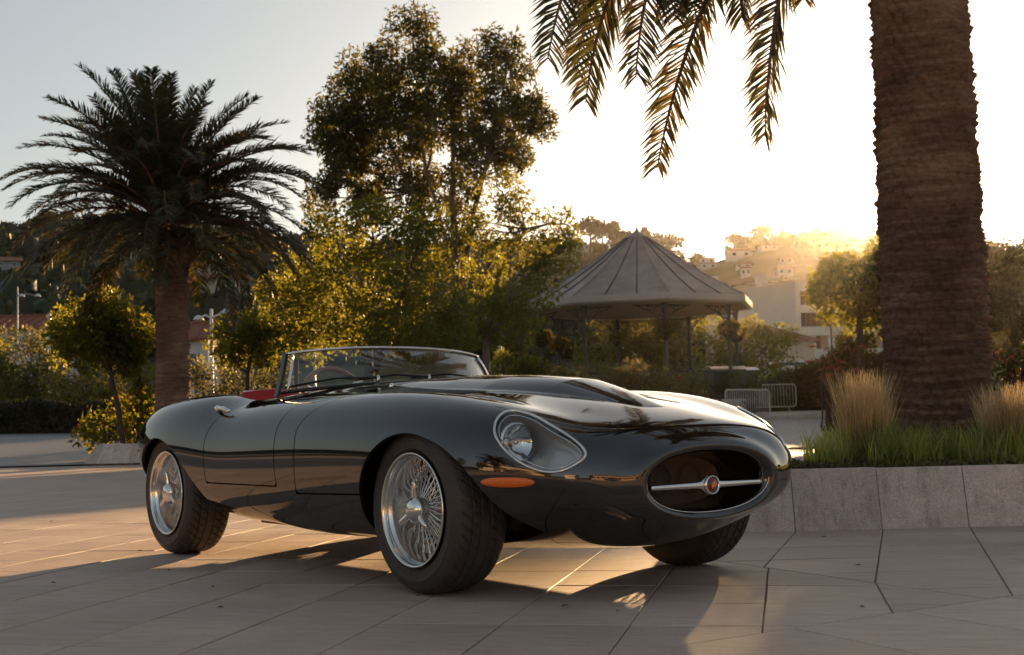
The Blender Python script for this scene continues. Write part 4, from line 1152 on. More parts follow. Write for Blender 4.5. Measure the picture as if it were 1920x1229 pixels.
shrub('shrub', 'yellow green bush row right of the left palm trunk', 'shrub', [(395, 720, 34, 30, 42), (440, 725, 36, 28, 42), (500, 722, 34, 30, 42), (530, 700, 26, 30, 42), (370, 705, 20, 34, 42)], 'pale_bush_leaf', (0.16, 0.08), 110, 550)
# under and around the bandstand
shrub('shrub', 'yellow lit bush at the right end of the windscreen', 'shrub', [(965, 680, 34, 26, 46), (990, 690, 30, 22, 46), (945, 695, 26, 22, 46)], 'golden_leaf', (0.17, 0.09), 120, 560)
shrub('shrub', 'green bush in front of the left bandstand columns', 'shrub', [(1035, 705, 36, 18, 46), (1070, 712, 30, 16, 46), (1005, 712, 30, 14, 46)], 'bush_leaf', (0.16, 0.08), 130, 565)
shrub('shrub', 'flowering hedge with red blooms before the bandstand', 'shrub', [(1125, 712, 40, 26, 44), (1165, 712, 42, 28, 44), (1210, 718, 40, 26, 44), (1255, 722, 40, 24, 44), (1295, 728, 34, 22, 44)], 'pale_bush_leaf', (0.14, 0.07), 170, 570, mats2=('red_petal', 0.06))
shrub('shrub', 'dark leafy mass seen through the bandstand', 'shrub', [(1130, 650, 46, 40, 60), (1200, 640, 50, 50, 60), (1270, 640, 46, 46, 60), (1160, 600, 40, 30, 61), (1240, 600, 44, 32, 61)], 'bush_leaf', (0.22, 0.11), 60, 580)
shrub('shrub', 'large yellow lit shrub behind the right bandstand columns', 'shrub', [(1340, 650, 44, 44, 58), (1400, 650, 46, 44, 58), (1450, 640, 34, 36, 58), (1375, 690, 50, 30, 57), (1430, 680, 40, 26, 57)], 'golden_leaf', (0.20, 0.10), 70, 585)
shrub('shrub', 'small brown bush under the right bandstand columns', 'shrub', [(1340, 722, 34, 20, 47), (1385, 720, 34, 18, 47), (1310, 735, 24, 14, 46)], 'hedge_leaf', (0.15, 0.08), 120, 590)
box_hedge('hedge', 'tall clipped hedge rising to the right behind the crowd barriers', [hx(1436, 53), hx(1470, 53), hx(1560, 53), hx(1640, 53), hx(1760, 53)], 1.6, [1.25, 1.65, 2.15, 2.25, 2.2], 'hedge_leaf', (0.15, 0.08), 330, 23)
box_hedge('hedge', 'low clipped hedge left of the tall hedge on the right', [hx(1392, 55), hx(1440, 55)], 1.4, [1.15, 1.3], 'hedge_leaf', (0.15, 0.08), 330, 24)
shrub('clipped_bush', 'ball shaped clipped bush beside the round tree', 'shrub', [(1603, 645, 30, 30, 49), (1590, 665, 26, 20, 49)], 'hedge_leaf', (0.14, 0.07), 220, 600, subsize=0.6)
shrub('shrub', 'red leaved bush behind the left grass tuft of the planter', 'shrub', [(1575, 700, 22, 36, 12.0), (1600, 665, 20, 30, 12.0), (1560, 700, 16, 44, 12.0), (1545, 690, 12, 36, 12.0)], 'red_leaf', (0.075, 0.022), 200, 610, zfoot=0.33)  # left clumps and extra leaves added to keep the front paving in shade
shrub('shrub', 'dark shrub with a few red flowers right of the big palm trunk', 'shrub', [(1890, 690, 34, 40, 11.4), (1925, 670, 34, 46, 11.4), (1880, 740, 30, 34, 11.2), (1930, 750, 40, 40, 11.0)], 'dark_hedge_leaf', (0.075, 0.030), 420, 620, zfoot=0.33, mats2=('red_petal', 0.006))

# ================================================================ STREET FURNITURE
def barrier(label, x, y, rz, L_=2.35, H=1.08):
    z = float(ground_z(x, y)) + 0.18
    root = empty('crowd_barrier', (x, y, z), rz); tag(root, label, 'barrier', 'crowd barriers by the hedge')
    f = MB(); r = 0.12
    P = []
    for cx, cz, a0 in ((L_ / 2 - r, H - r, 0), (-L_ / 2 + r, H - r, 90), (-L_ / 2 + r, 0.22 + r, 180), (L_ / 2 - r, 0.22 + r, 270)):
        for k in range(5): a = R(a0 + 90 * k / 4); P.append((cx + r * math.cos(a), 0, cz + r * math.sin(a)))
    f.tube(P, 0.021, 8, closed=True); f.build('frame', MATS['galvanised'], root)
    for k in range(1, 20):
        b = MB(); xx = -L_ / 2 + L_ * k / 20; b.tube([(xx, 0, 0.225), (xx, 0, H - 0.005)], 0.010, 6); b.build('bar', MATS['galvanised'], root)
    for s in (-1, 1):
        l = MB(); l.tube([(s * L_ * 0.38, 0, 0.22), (s * L_ * 0.38, 0, 0.04)], 0.018, 6); l.tube([(s * L_ * 0.38, -0.28, 0.01), (s * L_ * 0.38, -0.22, 0.05), (s * L_ * 0.38, 0.22, 0.05), (s * L_ * 0.38, 0.28, 0.01)], 0.018, 6); l.build('foot', MATS['galvanised'], root)
p = at(1437, 780, 51); barrier('farther steel crowd barrier standing square on in front of the tall hedge', p.x, 51, R(2))
p = at(1404, 790, 40); barrier('nearer steel crowd barrier set at an angle behind the far headlight', p.x, 40, R(46))
def lamp_post(label, u, d, vtop, arms, mat='white_paint', rpx=4.0):
    top = at(u, vtop, d); zg = float(ground_z(top.x, d))
    root = empty('street_lamp', (top.x, d, zg)); tag(root, label, 'street lamp')
    h = top.z - zg; r = span(rpx, d)
    q = MB(); q.lathe([(r * 1.6, 0), (r * 1.6, 0.5), (r, 0.6), (r * 0.75, h), (0.01, h + 0.02)], 12); q.build('pole', MATS[mat], root)
    for du, dv in arms:
        e = at(u + du, vtop + dv, d) - Vector((top.x, d, zg))
        a = MB(); a.tube([(0, 0, h * 0.93), (e.x * 0.5, 0, h * 0.93 + 0.10), (e.x * 0.9, 0, e.z + 0.05)], r * 0.5, 6); ao = a.build('arm', MATS[mat], root)
        l = MB(); sg = 1 if du > 0 else -1
        l.lathe([(0.01, 0.16), (0.10, 0.12), (0.18, 0.02), (0.19, 0), (0.02, -0.02)], 12, 'z', (e.x, 0, e.z)); l.build('lamp_head', MATS['white_paint'], ao)
lamp_post('white street lamp with two side arms just right of the left palm trunk', 396, 45, 580, ((-24, 20), (26, 8)))
lamp_post('street lamp with small lit heads against the hill at the left edge', 33, 80, 538, ((8, 18), (38, 18)), 'galvanised', 1.6)
def post(label, u, d, v0, rpx, mat='galvanised'):
    top = at(u, v0, d); zg = float(ground_z(top.x, d)); h = top.z - zg; r = span(rpx, d)
    root = empty('post', (top.x, d, zg)); tag(root, label, 'post')
    q = MB(); q.lathe([(r * 1.5, 0), (r * 1.5, 0.05), (r, 0.06), (r, h)], 10); q.build('shaft', MATS[mat], root)
    c = MB(); c.lathe([(r * 1.3, h), (r * 1.3, h + 0.04), (0.005, h + 0.09)], 10); c.build('cap', MATS[mat], root)
post('grey post in front of the red roof at the far left', 93, 62, 590, 2.8)
post('slim grey post right of the windscreen', 937, 50, 652, 3.0)
post('slim pale post in the bushes left of the windscreen', 589, 44, 622, 2.4, 'white_paint')
post('thin dark post before the balconies of the pale apartment building', 1558, 80, 612, 1.6, 'dark_iron')
simple('bin_plastic', (0.035, 0.04, 0.035), 0.5)
def wheelie(label, u, v, d):
    p = at(u, v, d); zg = float(ground_z(p.x, d))
    root = empty('wheeled_bin', (p.x, d, zg), R(8)); tag(root, label, 'bin', 'wheeled bins by the bandstand')
    hh = p.z - zg
    b = MB(); b.add([(-.5, -.38, .12), (.5, -.38, .12), (.5, .38, .12), (-.5, .38, .12), (-.62, -.5, hh - .12), (.62, -.5, hh - .12), (.62, .5, hh - .12), (-.62, .5, hh - .12)], [(3, 2, 1, 0), (0, 1, 5, 4), (1, 2, 6, 5), (2, 3, 7, 6), (3, 0, 4, 7), (4, 5, 6, 7)])
    b.build('body', MATS['bin_plastic'], root, smooth=False)
    l = MB(); l.grid([[(x * .66, y * .54, hh - .12 + .13 * math.cos(y * 1.5) ) for x in (-1, 1)] for y in np.linspace(-1, 1, 7)]); l.build('lid', MATS['galvanised'], root)
    for sx in (-.42, .42):
        for sy in (-.3, .3):
            w = MB(); w.lathe([(0.01, -.02), (.09, -.02), (.09, .02), (.01, .02)], 12, 'x', (sx, sy, .09)); w.build('wheel', MATS['bin_plastic'], root)
wheelie('left of two dark bins with sunlit lids under the right bandstand columns', 1360, 688, 47.6); wheelie('right of two dark bins with sunlit lids under the right bandstand columns', 1383, 690, 48.6)

# parked cars glimpsed over the hedge
simple('white_car_paint', (0.62, 0.62, 0.62), 0.25, coat=0.6); simple('red_car_paint', (0.30, 0.02, 0.02), 0.25, coat=0.6)
def parked(label, u, v, d, mat, rz, L_=4.1, H=1.45):
    p = at(u, v, d); zg = float(ground_z(p.x, d))
    root = empty('parked_car', (p.x, d, p.z - 0.55), rz); tag(root, label, 'car', 'cars parked beyond the hedge')
    prof = [(-L_ / 2, .35), (-L_ / 2, .75), (-L_ / 2 + .25, .92), (-.9, .98), (-.35, H), (.9, H), (1.5, .98), (L_ / 2 - .1, .9), (L_ / 2, .6), (L_ / 2, .35)]
    b = MB()
    rows = []
    for y, k in ((-.85, .94), (-.8, 1), (.8, 1), (.85, .94)): rows.append([(x * (1 if abs(y) < .82 else .98), y * (1 if z < 1 else .82), z * k + (1 - k) * .5) for x, z in prof])
    b.grid(rows, close_u=True); b.f += [tuple(range(10)), tuple(range(30, 40))]; b.mi += [0, 0]
    b.build('body', MATS[mat], root, smooth=True, sharp=30)
    for s in (-1, 1):
        w = MB(); w.add([(-.78, s * .815, 1.0), (-.32, s * .72, H - .08), (.85, s * .72, H - .08), (1.3, s * .815, 1.0)], [(0, 1, 2, 3)]); w.build('window', MATS['window_dark'], root, smooth=False)
        for cx in (-1.25, 1.25):
            q = MB(); q.lathe([(.02, -.1), (.2, -.1), (.31, -.09), (.31, .09), (.2, .1), (.02, .1)], 18, 'y', (cx, s * .78, .31)); q.build('wheel', MATS['bin_plastic'], root)
    for e in (-1, 1):
        w = MB(); x0_, x1_ = (-.95, -.38) if e < 0 else (1.46, .94)
        w.add([(x0_, -.68, 1.01), (x0_, .68, 1.01), (x1_, .58, H - .05), (x1_, -.58, H - .05)], [(0, 1, 2, 3)]); w.build('window', MATS['window_dark'], root, smooth=False)
parked('white car half hidden behind the hedge below the apartment building', 1466, 712, 66, 'white_car_paint', R(10))
parked('red car half hidden behind the hedge below the apartment building', 1496, 709, 72, 'red_car_paint', R(-10))
# ================================================================ PALMS
# --- left palm: crown of about seventy fronds
pl_x, pl_y = at(324, 700, 29).x, 29.0
palm_l = empty('palm_tree', (pl_x, pl_y, 0.4)); tag(palm_l, 'full crowned date palm on the planted island at the left', 'palm tree')
HL_ = at(312, 440, 29).z - 0.4
tm = palm_trunk_mesh('trunk', HL_, [(0, .44), (0.06, .39), (0.5, .36), (0.84, .35), (0.90, .44), (0.97, .52), (1.0, .42)], 62, 26, 5, 0.035)
share('trunk', tm, palm_l)
FR = []
for k, (e0, dr, ln) in enumerate(((1.50, .45, 3.4), (1.30, .70, 3.5), (1.12, 1.0, 3.7), (0.92, 1.2, 3.8), (0.72, 1.35, 3.8), (0.52, 1.40, 3.8), (0.30, 1.35, 3.6), (0.08, 1.25, 3.5), (-0.15, 1.20, 3.3), (-0.45, 1.0, 3.0), (-0.8, 0.75, 2.6))):
    FR.append(frond_mesh('frond', ln * 0.93, e0, dr, 128, 0.46 + 0.012 * k, 0.034, 900 + k, vee=0.5 - 0.03 * k, dry=0.02 + 0.05 * max(0, k - 6), hang=0.25 + 0.03 * k, sweep=(-1) ** k * 0.03))
g = np.random.RandomState(8)
cr = Vector((at(310, 420, 29).x - pl_x, 0, at(310, 415, 29).z - 0.4))
def crown(root, base, meshes, counts, g, jit=0.10, scale=1.0):
    ph = 0.0
    for k, n in enumerate(counts):
        for q in range(n):
            ph += 2.39996
            o = share('frond', meshes[k], root)
            sc = scale * g.uniform(0.84, 1.10)
            o.scale = (sc, sc, sc)
            o.rotation_euler = (g.normal() * 0.12, g.normal() * jit, ph + g.normal() * 0.08)
            r = 0.10 + 0.05 * k / len(counts)
            o.location = base + Vector((math.cos(ph) * r, math.sin(ph) * r, 0.32 - 0.055 * k))
crown(palm_l, cr, FR, (6, 10, 13, 14, 14, 13, 12, 9, 6, 2, 0), g)
# fruit stalks and cut leaf bases under the crown
fb = MB()
for k in range(40):
    a = k * 2.4; z = HL_ - 0.62 + 0.62 * ((k * 7) % 10) / 10
    r0 = 0.40
    d_ = Vector((math.cos(a), math.sin(a), 0.9)).normalized()
    fb.tube([Vector((math.cos(a) * r0, math.sin(a) * r0, z)), Vector((math.cos(a) * r0, math.sin(a) * r0, z)) + d_ * g.uniform(0.18, 0.34)], [0.06, 0.035], 5)
fb.build('leaf_stub', MATS['palm_bark'], palm_l, smooth=False)['kind'] = 'stuff'

# --- big palm on the right, trunk close to the camera
pr_x, pr_y = (at(1752, 800, 9.3).x + 0.035), 9.3
palm_r = empty('palm_tree', (pr_x, pr_y, 0.30)); tag(palm_r, 'massive palm trunk in the kerbed bed at the right, fronds hanging from above', 'palm tree')
HR = 5.4
tm2 = palm_trunk_mesh('trunk', HR, [(0, .46), (0.015, .43), (0.04, .385), (0.12, .358), (0.35, .342), (0.6, .324), (0.85, .312), (0.93, .42), (1.0, .46)], 74, 25, 9, 0.046, 8, 9)
share('trunk', tm2, palm_r)
FB = [frond_mesh('frond', 3.9, e0, dr, 130, 0.50, 0.040, 950 + k, vee=0.45, dry=0.02 + 0.05 * k, hang=0.3, sweep=(-1) ** k * 0.03) for k, (e0, dr) in enumerate(((1.35, .6), (1.05, .9), (0.72, 1.15), (0.4, 1.3), (0.1, 1.5)))]
cr2 = Vector((0, 0, HR - 0.05))
crown(palm_r, cr2, FB, (4, 6, 7, 6, 0), g)
# the fronds that hang into the picture: tip points measured in the place
def aimed_frond(tip, start_e, seed, ln=None, dry=0.05, leaf=0.44, root=palm_r, npairs=190, twist=0.0):
    base = np.array(root.location) + np.array(cr2) + np.array([0, 0, 0.05])
    v = np.array(tip) - base
    hd = math.hypot(v[0], v[1])
    # solve length and droop so that the curve from start_e ends at the tip
    best = None
    for L_ in np.linspace(max(2.2, np.linalg.norm(v) * 1.02), np.linalg.norm(v) * 1.9, 26):
        for dr in np.linspace(0.1, 3.0, 59):
            s = np.linspace(0, 1, 40); a = start_e - dr * s ** 1.0; st = L_ / 39
            ex, ez = (np.cos(a[:-1]) * st).sum(), (np.sin(a[:-1]) * st).sum()
            e = (ex - hd) ** 2 + (ez - v[2]) ** 2
            if best is None or e < best[0]: best = (e, L_, dr)
    _, L_, dr = best
    me = frond_mesh('frond', L_, start_e, dr, npairs, leaf, 0.022, seed, vee=0.34, dry=dry, hang=0.35, twist=twist, pw=1.0)
    o = share('frond', me, root)
    o.location = Vector(base) - root.location
    o.rotation_euler = (0, 0, math.atan2(v[1], v[0]))
for k, (u, v, d_, e0, dry, tw) in enumerate(((1016, 118, 8.6, -0.15, 0.05, 1.5), (1098, 196, 8.9, -0.30, 0.1, -1.5), (1190, 152, 8.4, -0.30, 0.1, 1.5), (1236, 318, 9.1, -0.72, 0.25, 0.9), (1438, 260, 8.6, -0.80, 0.15, -1.5), (1306, 46, 9.5, -0.2, 0.05, 1.4), (1085, 120, 9.6, -0.15, 0.05, -1.4), (1265, 40, 8.8, -0.3, 0.1, 1.2), (1400, 30, 9.0, -0.4, 0.1, -1.3))):
    aimed_frond(np.array(at(u, v, d_)), e0, 970 + k, dry=dry, twist=tw)

# a smaller palm and a few trees behind the camera, mirrored in the paintwork
palm_b = empty('palm_tree', (-13.0, -6.0, 0.0)); tag(palm_b, 'date palm across the square behind the camera, mirrored in the rear wing', 'palm tree')
share('trunk', tm, palm_b); crown(palm_b, cr, FR, (3, 5, 6, 6, 6, 6, 6, 5, 4, 2, 0), g)

# ================================================================ PLANTER PLANTS
def blades(name, mat, parent, pts, hmin, hmax, w, lean, seed, n_seg=3, curl=0.5, spread=None):
    g_ = np.random.RandomState(seed); n = len(pts)
    h = hmin + (hmax - hmin) * g_.rand(n)
    az = g_.rand(n) * 2 * math.pi if spread is None else spread + g_.normal(size=n) * 0.5
    l = lean * (0.3 + 0.9 * g_.rand(n))
    d = np.stack([np.cos(az), np.sin(az), np.zeros(n)], 1)
    sd = np.stack([-np.sin(az), np.cos(az), np.zeros(n)], 1)
    tw = g_.rand(n) * math.pi
    sd = sd * np.cos(tw)[:, None] + d * np.sin(tw)[:, None]
    V = []
    for k in range(n_seg + 1):
        t = k / n_seg
        c = pts + d * (l * h * (t ** (1 + curl * 2)))[:, None] + np.array([0, 0, 1.0]) * (h * t * (1 - 0.18 * l * t))[:, None]
        ww = (w * (0.7 + 0.6 * g_.rand(n)) * (1 - t) ** 0.7 * 0.5 + 0.0004)[:, None]
        V += [c - sd * ww, c + sd * ww]
    V = np.stack(V, 1)
    m = V.shape[1]
    base = np.arange(n)[:, None] * m
    F = np.concatenate([base + np.array([[2 * k, 2 * k + 1, 2 * k + 3, 2 * k + 2]]) for k in range(n_seg)], 0)
    me = np_mesh(name, V.reshape(-1, 3), F, smooth=True)
    return link_mesh(name, me, MATS[mat], parent)
g = np.random.RandomState(31)
# blades gathered in uneven clumps, thinner towards the left corner
nc = 1150
cx_ = g.uniform(1.6, 5.2, nc); cy_ = 7.90 + g.rand(nc) ** 1.3 * 2.2
keep = (cx_ > 1.66 + 0.34 * np.clip(cy_ - 7.9, 0, 3)) & (np.hypot(cx_ - pr_x, cy_ - pr_y) > 0.44)
dens = np.clip((cx_ - 1.55) / 1.3, 0.12, 0.9) * (0.55 + 0.45 * np.sin(cx_ * 5.3 + 1.0) * np.sin(cy_ * 4.1))
keep &= g.rand(nc) < dens + 0.15
cx_, cy_ = cx_[keep], cy_[keep]
hs = 0.6 + 0.8 * g.rand(len(cx_))
P_, H_ = [], []
for k in range(len(cx_)):
    m_ = g.randint(9, 26)
    q = np.column_stack([cx_[k] + g.normal(size=m_) * 0.030, cy_[k] + g.normal(size=m_) * 0.030, np.full(m_, 0.32)])
    P_.append(q)
gr = np.concatenate(P_); gr = gr[gr[:, 1] > 7.86]
nb_ = len(gr) // 2
go = blades('grass', 'grass_blade', None, gr[:nb_], 0.12, 0.30, 0.013, 0.42, 41, 4); go['kind'] = 'stuff'
go = blades('grass', 'grass_blade', None, gr[nb_:], 0.05, 0.20, 0.011, 0.75, 43, 4); go['kind'] = 'stuff'
cent2 = np.stack([g.uniform(1.55, 5.2, 900), g.uniform(7.80, 8.15, 900)], 1)
gc = foliage('ground_cover', MATS['pale_bush_leaf'], None, [(x, y, 0.335) for x, y in cent2], [(0.05, 0.04, 0.03)] * len(cent2), [12] * len(cent2), L=0.040, W=0.018, seed=42, shell=0.2); gc['kind'] = 'stuff'
def tuft_grass(label, u, v, d, h, r, n, seed, green=0.35):
    p = at(u, v, d)
    root = empty('ornamental_grass', (p.x, d, 0.32)); tag(root, label, 'ornamental grass', 'tall grass tufts in the planter')
    g_ = np.random.RandomState(seed)
    rr = r * np.sqrt(g_.rand(n)); a = g_.rand(n) * 6.283
    P = np.stack([rr * np.cos(a), rr * np.sin(a), np.zeros(n)], 1)
    k = int(n * green)
    blades('green_blade', 'grass_blade', root, P[:k], h * 0.25, h * 0.65, 0.007, 0.45, seed)['kind'] = 'stuff'
    blades('dry_stalk', 'dry_grass_blade', root, P[k:], h * 0.6, h * 1.08, 0.0045, 0.22, seed + 1, 4)['kind'] = 'stuff'
tuft_grass('tall pale dry grass tuft against the left side of the big palm trunk', 1622, 828, 8.45, 0.60, 0.15, 2000, 51)
tuft_grass('shorter dry grass tuft at the right edge beside the palm trunk', 1892, 850, 8.35, 0.50, 0.16, 2200, 52, 0.45)
tuft_grass('small dark spiky tuft at the left corner of the planter', 1568, 850, 8.2, 0.26, 0.10, 260, 53, 0.8)
hose = MB(); hose.tube([(x, 7.93 + 0.03 * math.sin(x * 3.1) + 0.015 * math.sin(x * 9), 0.352 + 0.01 * math.sin(x * 5)) for x in np.linspace(1.75, 5.3, 60)], 0.011, 8)
ho_ = hose.build('irrigation_hose', MATS['dark_iron']); tag(ho_, 'thin dark irrigation hose lying along the front of the planter bed', 'hose')
# dry leaves and grit on the paving
lv = MB(); g = np.random.RandomState(77)
for _ in range(70):
    x, y = g.uniform(-4, 4), g.uniform(3.6, 12); a = g.rand() * 6.28; s = g.uniform(0.008, 0.022)
    c, s_ = math.cos(a), math.sin(a)
    lv.add([(x - s * c, y - s * s_, 0.003), (x + .4 * s * s_, y - .4 * s * c, 0.009), (x + s * c, y + s * s_, 0.004), (x - .4 * s * s_, y + .4 * s * c, 0.006)], [(0, 1, 2, 3)])
simple('dead_leaf', (0.07, 0.04, 0.02), 0.9)
lo_ = lv.build('leaf_litter', MATS['dead_leaf'], smooth=False); lo_['kind'] = 'stuff'
# ================================================================ ACROSS THE SQUARE, BEHIND THE CAMERA (mirrored in the paintwork)
for k, (x, y, w_, h_, lab, wl_, rf_, rz) in enumerate(((-34, -26, 16, 7.0, 'long sunlit cream house across the square behind the camera', 'cream_plaster', 'roof_tile', 2.3), (-12, -52, 14, 8.5, 'tall sunlit white house across the square behind the camera', 'white_plaster', 'roof_tile_pale', 3.0), (24, -40, 18, 6.5, 'low sunlit house across the square behind the camera', 'pink_plaster', 'roof_tile', 3.6))):
    house('house', lab, x, y, w_, 9, h_, rz, wl_, rf_, 'gable', windows=tuple((-w_ / 2 + 2 + 3.2 * q, h_ * 0.6, 1.1, 1.5, 'brown') for q in range(int((w_ - 2) / 3.2))))
for k, (x, y, h_, lab) in enumerate(((-20, -22, 6.5, 'round tree left of the cream house behind the camera'), (-26, -12, 5.0, 'low tree at the side of the square behind the camera'), (-2, -40, 7.5, 'tall tree beside the white house behind the camera'), (12, -34, 6.0, 'tree in front of the low house behind the camera'), (-40, -8, 8.0, 'big tree at the far left side of the square'), (30, -20, 7.0, 'big tree at the right side of the square behind the camera'))):
    root = empty('broadleaf_tree', (x, y, float(ground_z(x, y)))); tag(root, lab, 'tree')
    t = MB(); limb(t, (0, 0, -0.2), (0, 0, h_ * 0.6), 0.16, 0.08, 800 + k); t.build('trunk', MATS['bark'], root)
    cc, rr = sub_clumps((0, 0, h_ * 0.66), (h_ * .32, h_ * .32, h_ * .30), 12, h_ * 0.15, 810 + k)
    foliage('crown', MATS['golden_leaf'], root, list(cc), list(rr), [220] * 12, L=0.32, W=0.18, seed=820 + k, shell=0.3)
# ================================================================ CAR BODY SURFACE
# car axes: x forward, y to the car's left, z up; origin on the ground under the front axle
WB, RIM_R, TYR_R, HALF = 2.438, 0.2205, 0.325, 0.777

def ring(x, w, top, bot, e=2.3, lean=0.0):
    zc, h = (top + bot) / 2, (top - bot) / 2
    out = []
    for a in (90, 73, 56, 41, 26, 12, -4, -20, -38, -56, -73, -90):
        c, s = math.cos(R(a)), math.sin(R(a))
        y = w * (abs(c) ** (2 / e)) if abs(c) > 1e-6 else 0.0
        z = h * math.copysign(abs(s) ** (2 / e), s)
        out.append((x + lean * z / h, y, zc + z))
    return out

def sect(x, pts, dx=None):
    return [(x + (dx[i] if dx else 0.0), p[0], p[1]) for i, p in enumerate(pts)]

ROWS = [
    ring(0.50, 0.262, 0.500, 0.325, 2.5),
    ring(0.66, 0.275, 0.510, 0.320, 2.5),
    ring(0.76, 0.288, 0.520, 0.318, 2.3, 0.012),
    ring(0.818, 0.312, 0.534, 0.307, 2.2, 0.018),
    ring(0.832, 0.346, 0.562, 0.287, 2.2, 0.012),
    ring(0.802, 0.418, 0.598, 0.276, 2.2, -0.005),
    sect(0.735, [(0, .635), (.15, .632), (.29, .620), (.39, .602), (.468, .568), (.522, .522), (.548, .465), (.545, .405), (.500, .352), (.40, .302), (.22, .266), (0, .252)]),
    sect(0.58, [(0, .686), (.16, .684), (.31, .664), (.42, .654), (.522, .650), (.615, .600), (.668, .515), (.672, .425), (.625, .345), (.51, .276), (.30, .206), (0, .168)]),
    sect(0.36, [(0, .735), (.17, .732), (.33, .712), (.445, .704), (.560, .716), (.675, .690), (.768, .605), (.790, .465), (.755, .335), (.645, .248), (.38, .166), (0, .144)]),
    sect(0.08, [(0, .778), (.18, .774), (.34, .756), (.46, .746), (.575, .764), (.705, .753), (.822, .660), (.840, .480), (.805, .320), (.70, .216), (.40, .148), (0, .138)]),
    sect(-0.25, [(0, .806), (.18, .803), (.35, .785), (.47, .770), (.585, .792), (.715, .784), (.838, .682), (.856, .490), (.815, .310), (.715, .185), (.40, .155), (0, .155)]),
    sect(-0.65, [(0, .824), (.19, .822), (.36, .805), (.48, .787), (.59, .796), (.715, .788), (.838, .700), (.860, .500), (.820, .310), (.725, .180), (.40, .155), (0, .155)]),
    sect(-1.05, [(0, .858), (.20, .855), (.38, .838), (.50, .815), (.60, .798), (.715, .780), (.836, .700), (.860, .500), (.822, .310), (.73, .180), (.40, .155), (0, .155)]),
    sect(-1.45, [(0, .860), (.20, .858), (.38, .840), (.50, .822), (.605, .800), (.715, .768), (.832, .690), (.860, .500), (.822, .320), (.73, .205), (.40, .170), (0, .160)]),
    sect(-1.72, [(0, .840), (.20, .838), (.38, .828), (.50, .818), (.610, .800), (.722, .762), (.832, .690), (.860, .500), (.822, .325), (.73, .215), (.40, .175), (0, .175)]),
    sect(-1.98, [(0, .835), (.20, .834), (.38, .832), (.50, .824), (.620, .834), (.748, .802), (.842, .700), (.866, .510), (.826, .340), (.73, .245), (.40, .20), (0, .20)]),
    sect(-2.30, [(0, .825), (.20, .824), (.38, .824), (.50, .820), (.618, .838), (.752, .812), (.850, .710), (.872, .530), (.835, .370), (.73, .28), (.40, .24), (0, .24)]),
    sect(-2.65, [(0, .796), (.20, .795), (.36, .793), (.48, .794), (.592, .822), (.722, .797), (.822, .695), (.838, .540), (.81, .400), (.70, .31), (.38, .28), (0, .28)]),
    sect(-2.95, [(0, .748), (.19, .746), (.34, .742), (.45, .748), (.545, .766), (.658, .742), (.742, .660), (.755, .535), (.71, .420), (.60, .345), (.34, .315), (0, .315)]),
    sect(-3.22, [(0, .676), (.17, .674), (.31, .668), (.41, .666), (.48, .662), (.575, .630), (.635, .578), (.645, .510), (.60, .430), (.50, .375), (.29, .350), (0, .350)]),
    sect(-3.42, [(0, .590), (.14, .588), (.26, .582), (.35, .576), (.42, .566), (.48, .546), (.52, .520), (.525, .485), (.49, .440), (.41, .405), (.23, .385), (0, .385)]),
    sect(-3.50, [(0, .530), (.07, .529), (.13, .527), (.17, .524), (.20, .520), (.225, .513), (.24, .502), (.24, .490), (.225, .475), (.19, .462), (.10, .455), (0, .455)]),
]
NETP = np.array(ROWS)                       # rows, cols, 3
_d = np.linalg.norm(np.diff(NETP[:, [4, 6, 7], :], axis=0), axis=2).mean(1)
TKN = np.concatenate([[0], np.cumsum(np.sqrt(_d) )]); TKN /= TKN[-1]

def _natural(tk, P):
    n = len(tk); h = np.diff(tk)
    A = np.zeros((n, n)); B = np.zeros((n,) + P.shape[1:])
    A[0, 0] = A[-1, -1] = 1
    for i in range(1, n - 1):
        A[i, i - 1] = h[i - 1]; A[i, i] = 2 * (h[i - 1] + h[i]); A[i, i + 1] = h[i]
        B[i] = 6 * ((P[i + 1] - P[i]) / h[i] - (P[i] - P[i - 1]) / h[i - 1])
    return np.linalg.solve(A, B.reshape(n, -1)).reshape(B.shape)
_M2 = _natural(TKN, NETP)

def _ctrl(t):
    """control curves at parameters t (n,) -> (n, cols, 3)"""
    t = np.clip(t, 0, 1)
    i = np.clip(np.searchsorted(TKN, t, 'right') - 1, 0, len(TKN) - 2)
    h = (TKN[i + 1] - TKN[i])
    a = ((TKN[i + 1] - t) / h); b = ((t - TKN[i]) / h)
    e = lambda q: q[:, None, None]
    return (e(a) * NETP[i] + e(b) * NETP[i + 1] +
            (e(a ** 3 - a) * _M2[i] + e(b ** 3 - b) * _M2[i + 1]) * e(h * h / 6))

NC = NETP.shape[1]
def _bulge(P):
    """power bulge along the bonnet and creases, added in z"""
    x, y = P[:, 0], np.abs(P[:, 1])
    up = P[:, 2] > 0.55
    f = np.clip((0.53 - x) / 1.5, 0, 1)
    w = 0.06 + 0.225 * np.clip((0.53 - x) / 0.75, 0, 1) ** 0.75
    h = 0.053 * np.clip((0.53 - x) / 0.42, 0, 1) ** 0.9 * np.clip((x + 1.30) / 0.75, 0, 1)
    s = y / w
    q = 1 - np.minimum(s, 3.0) ** 2.6
    prof = 0.5 * (q + np.sqrt(q * q + 0.10 ** 2))
    soft = np.clip((1.06 - s) / 0.12, 0, 1)
    prof = np.maximum(prof, 0.0)
    Q = P.copy()
    Q[:, 2] += np.where(up, h * prof, 0)
    return Q

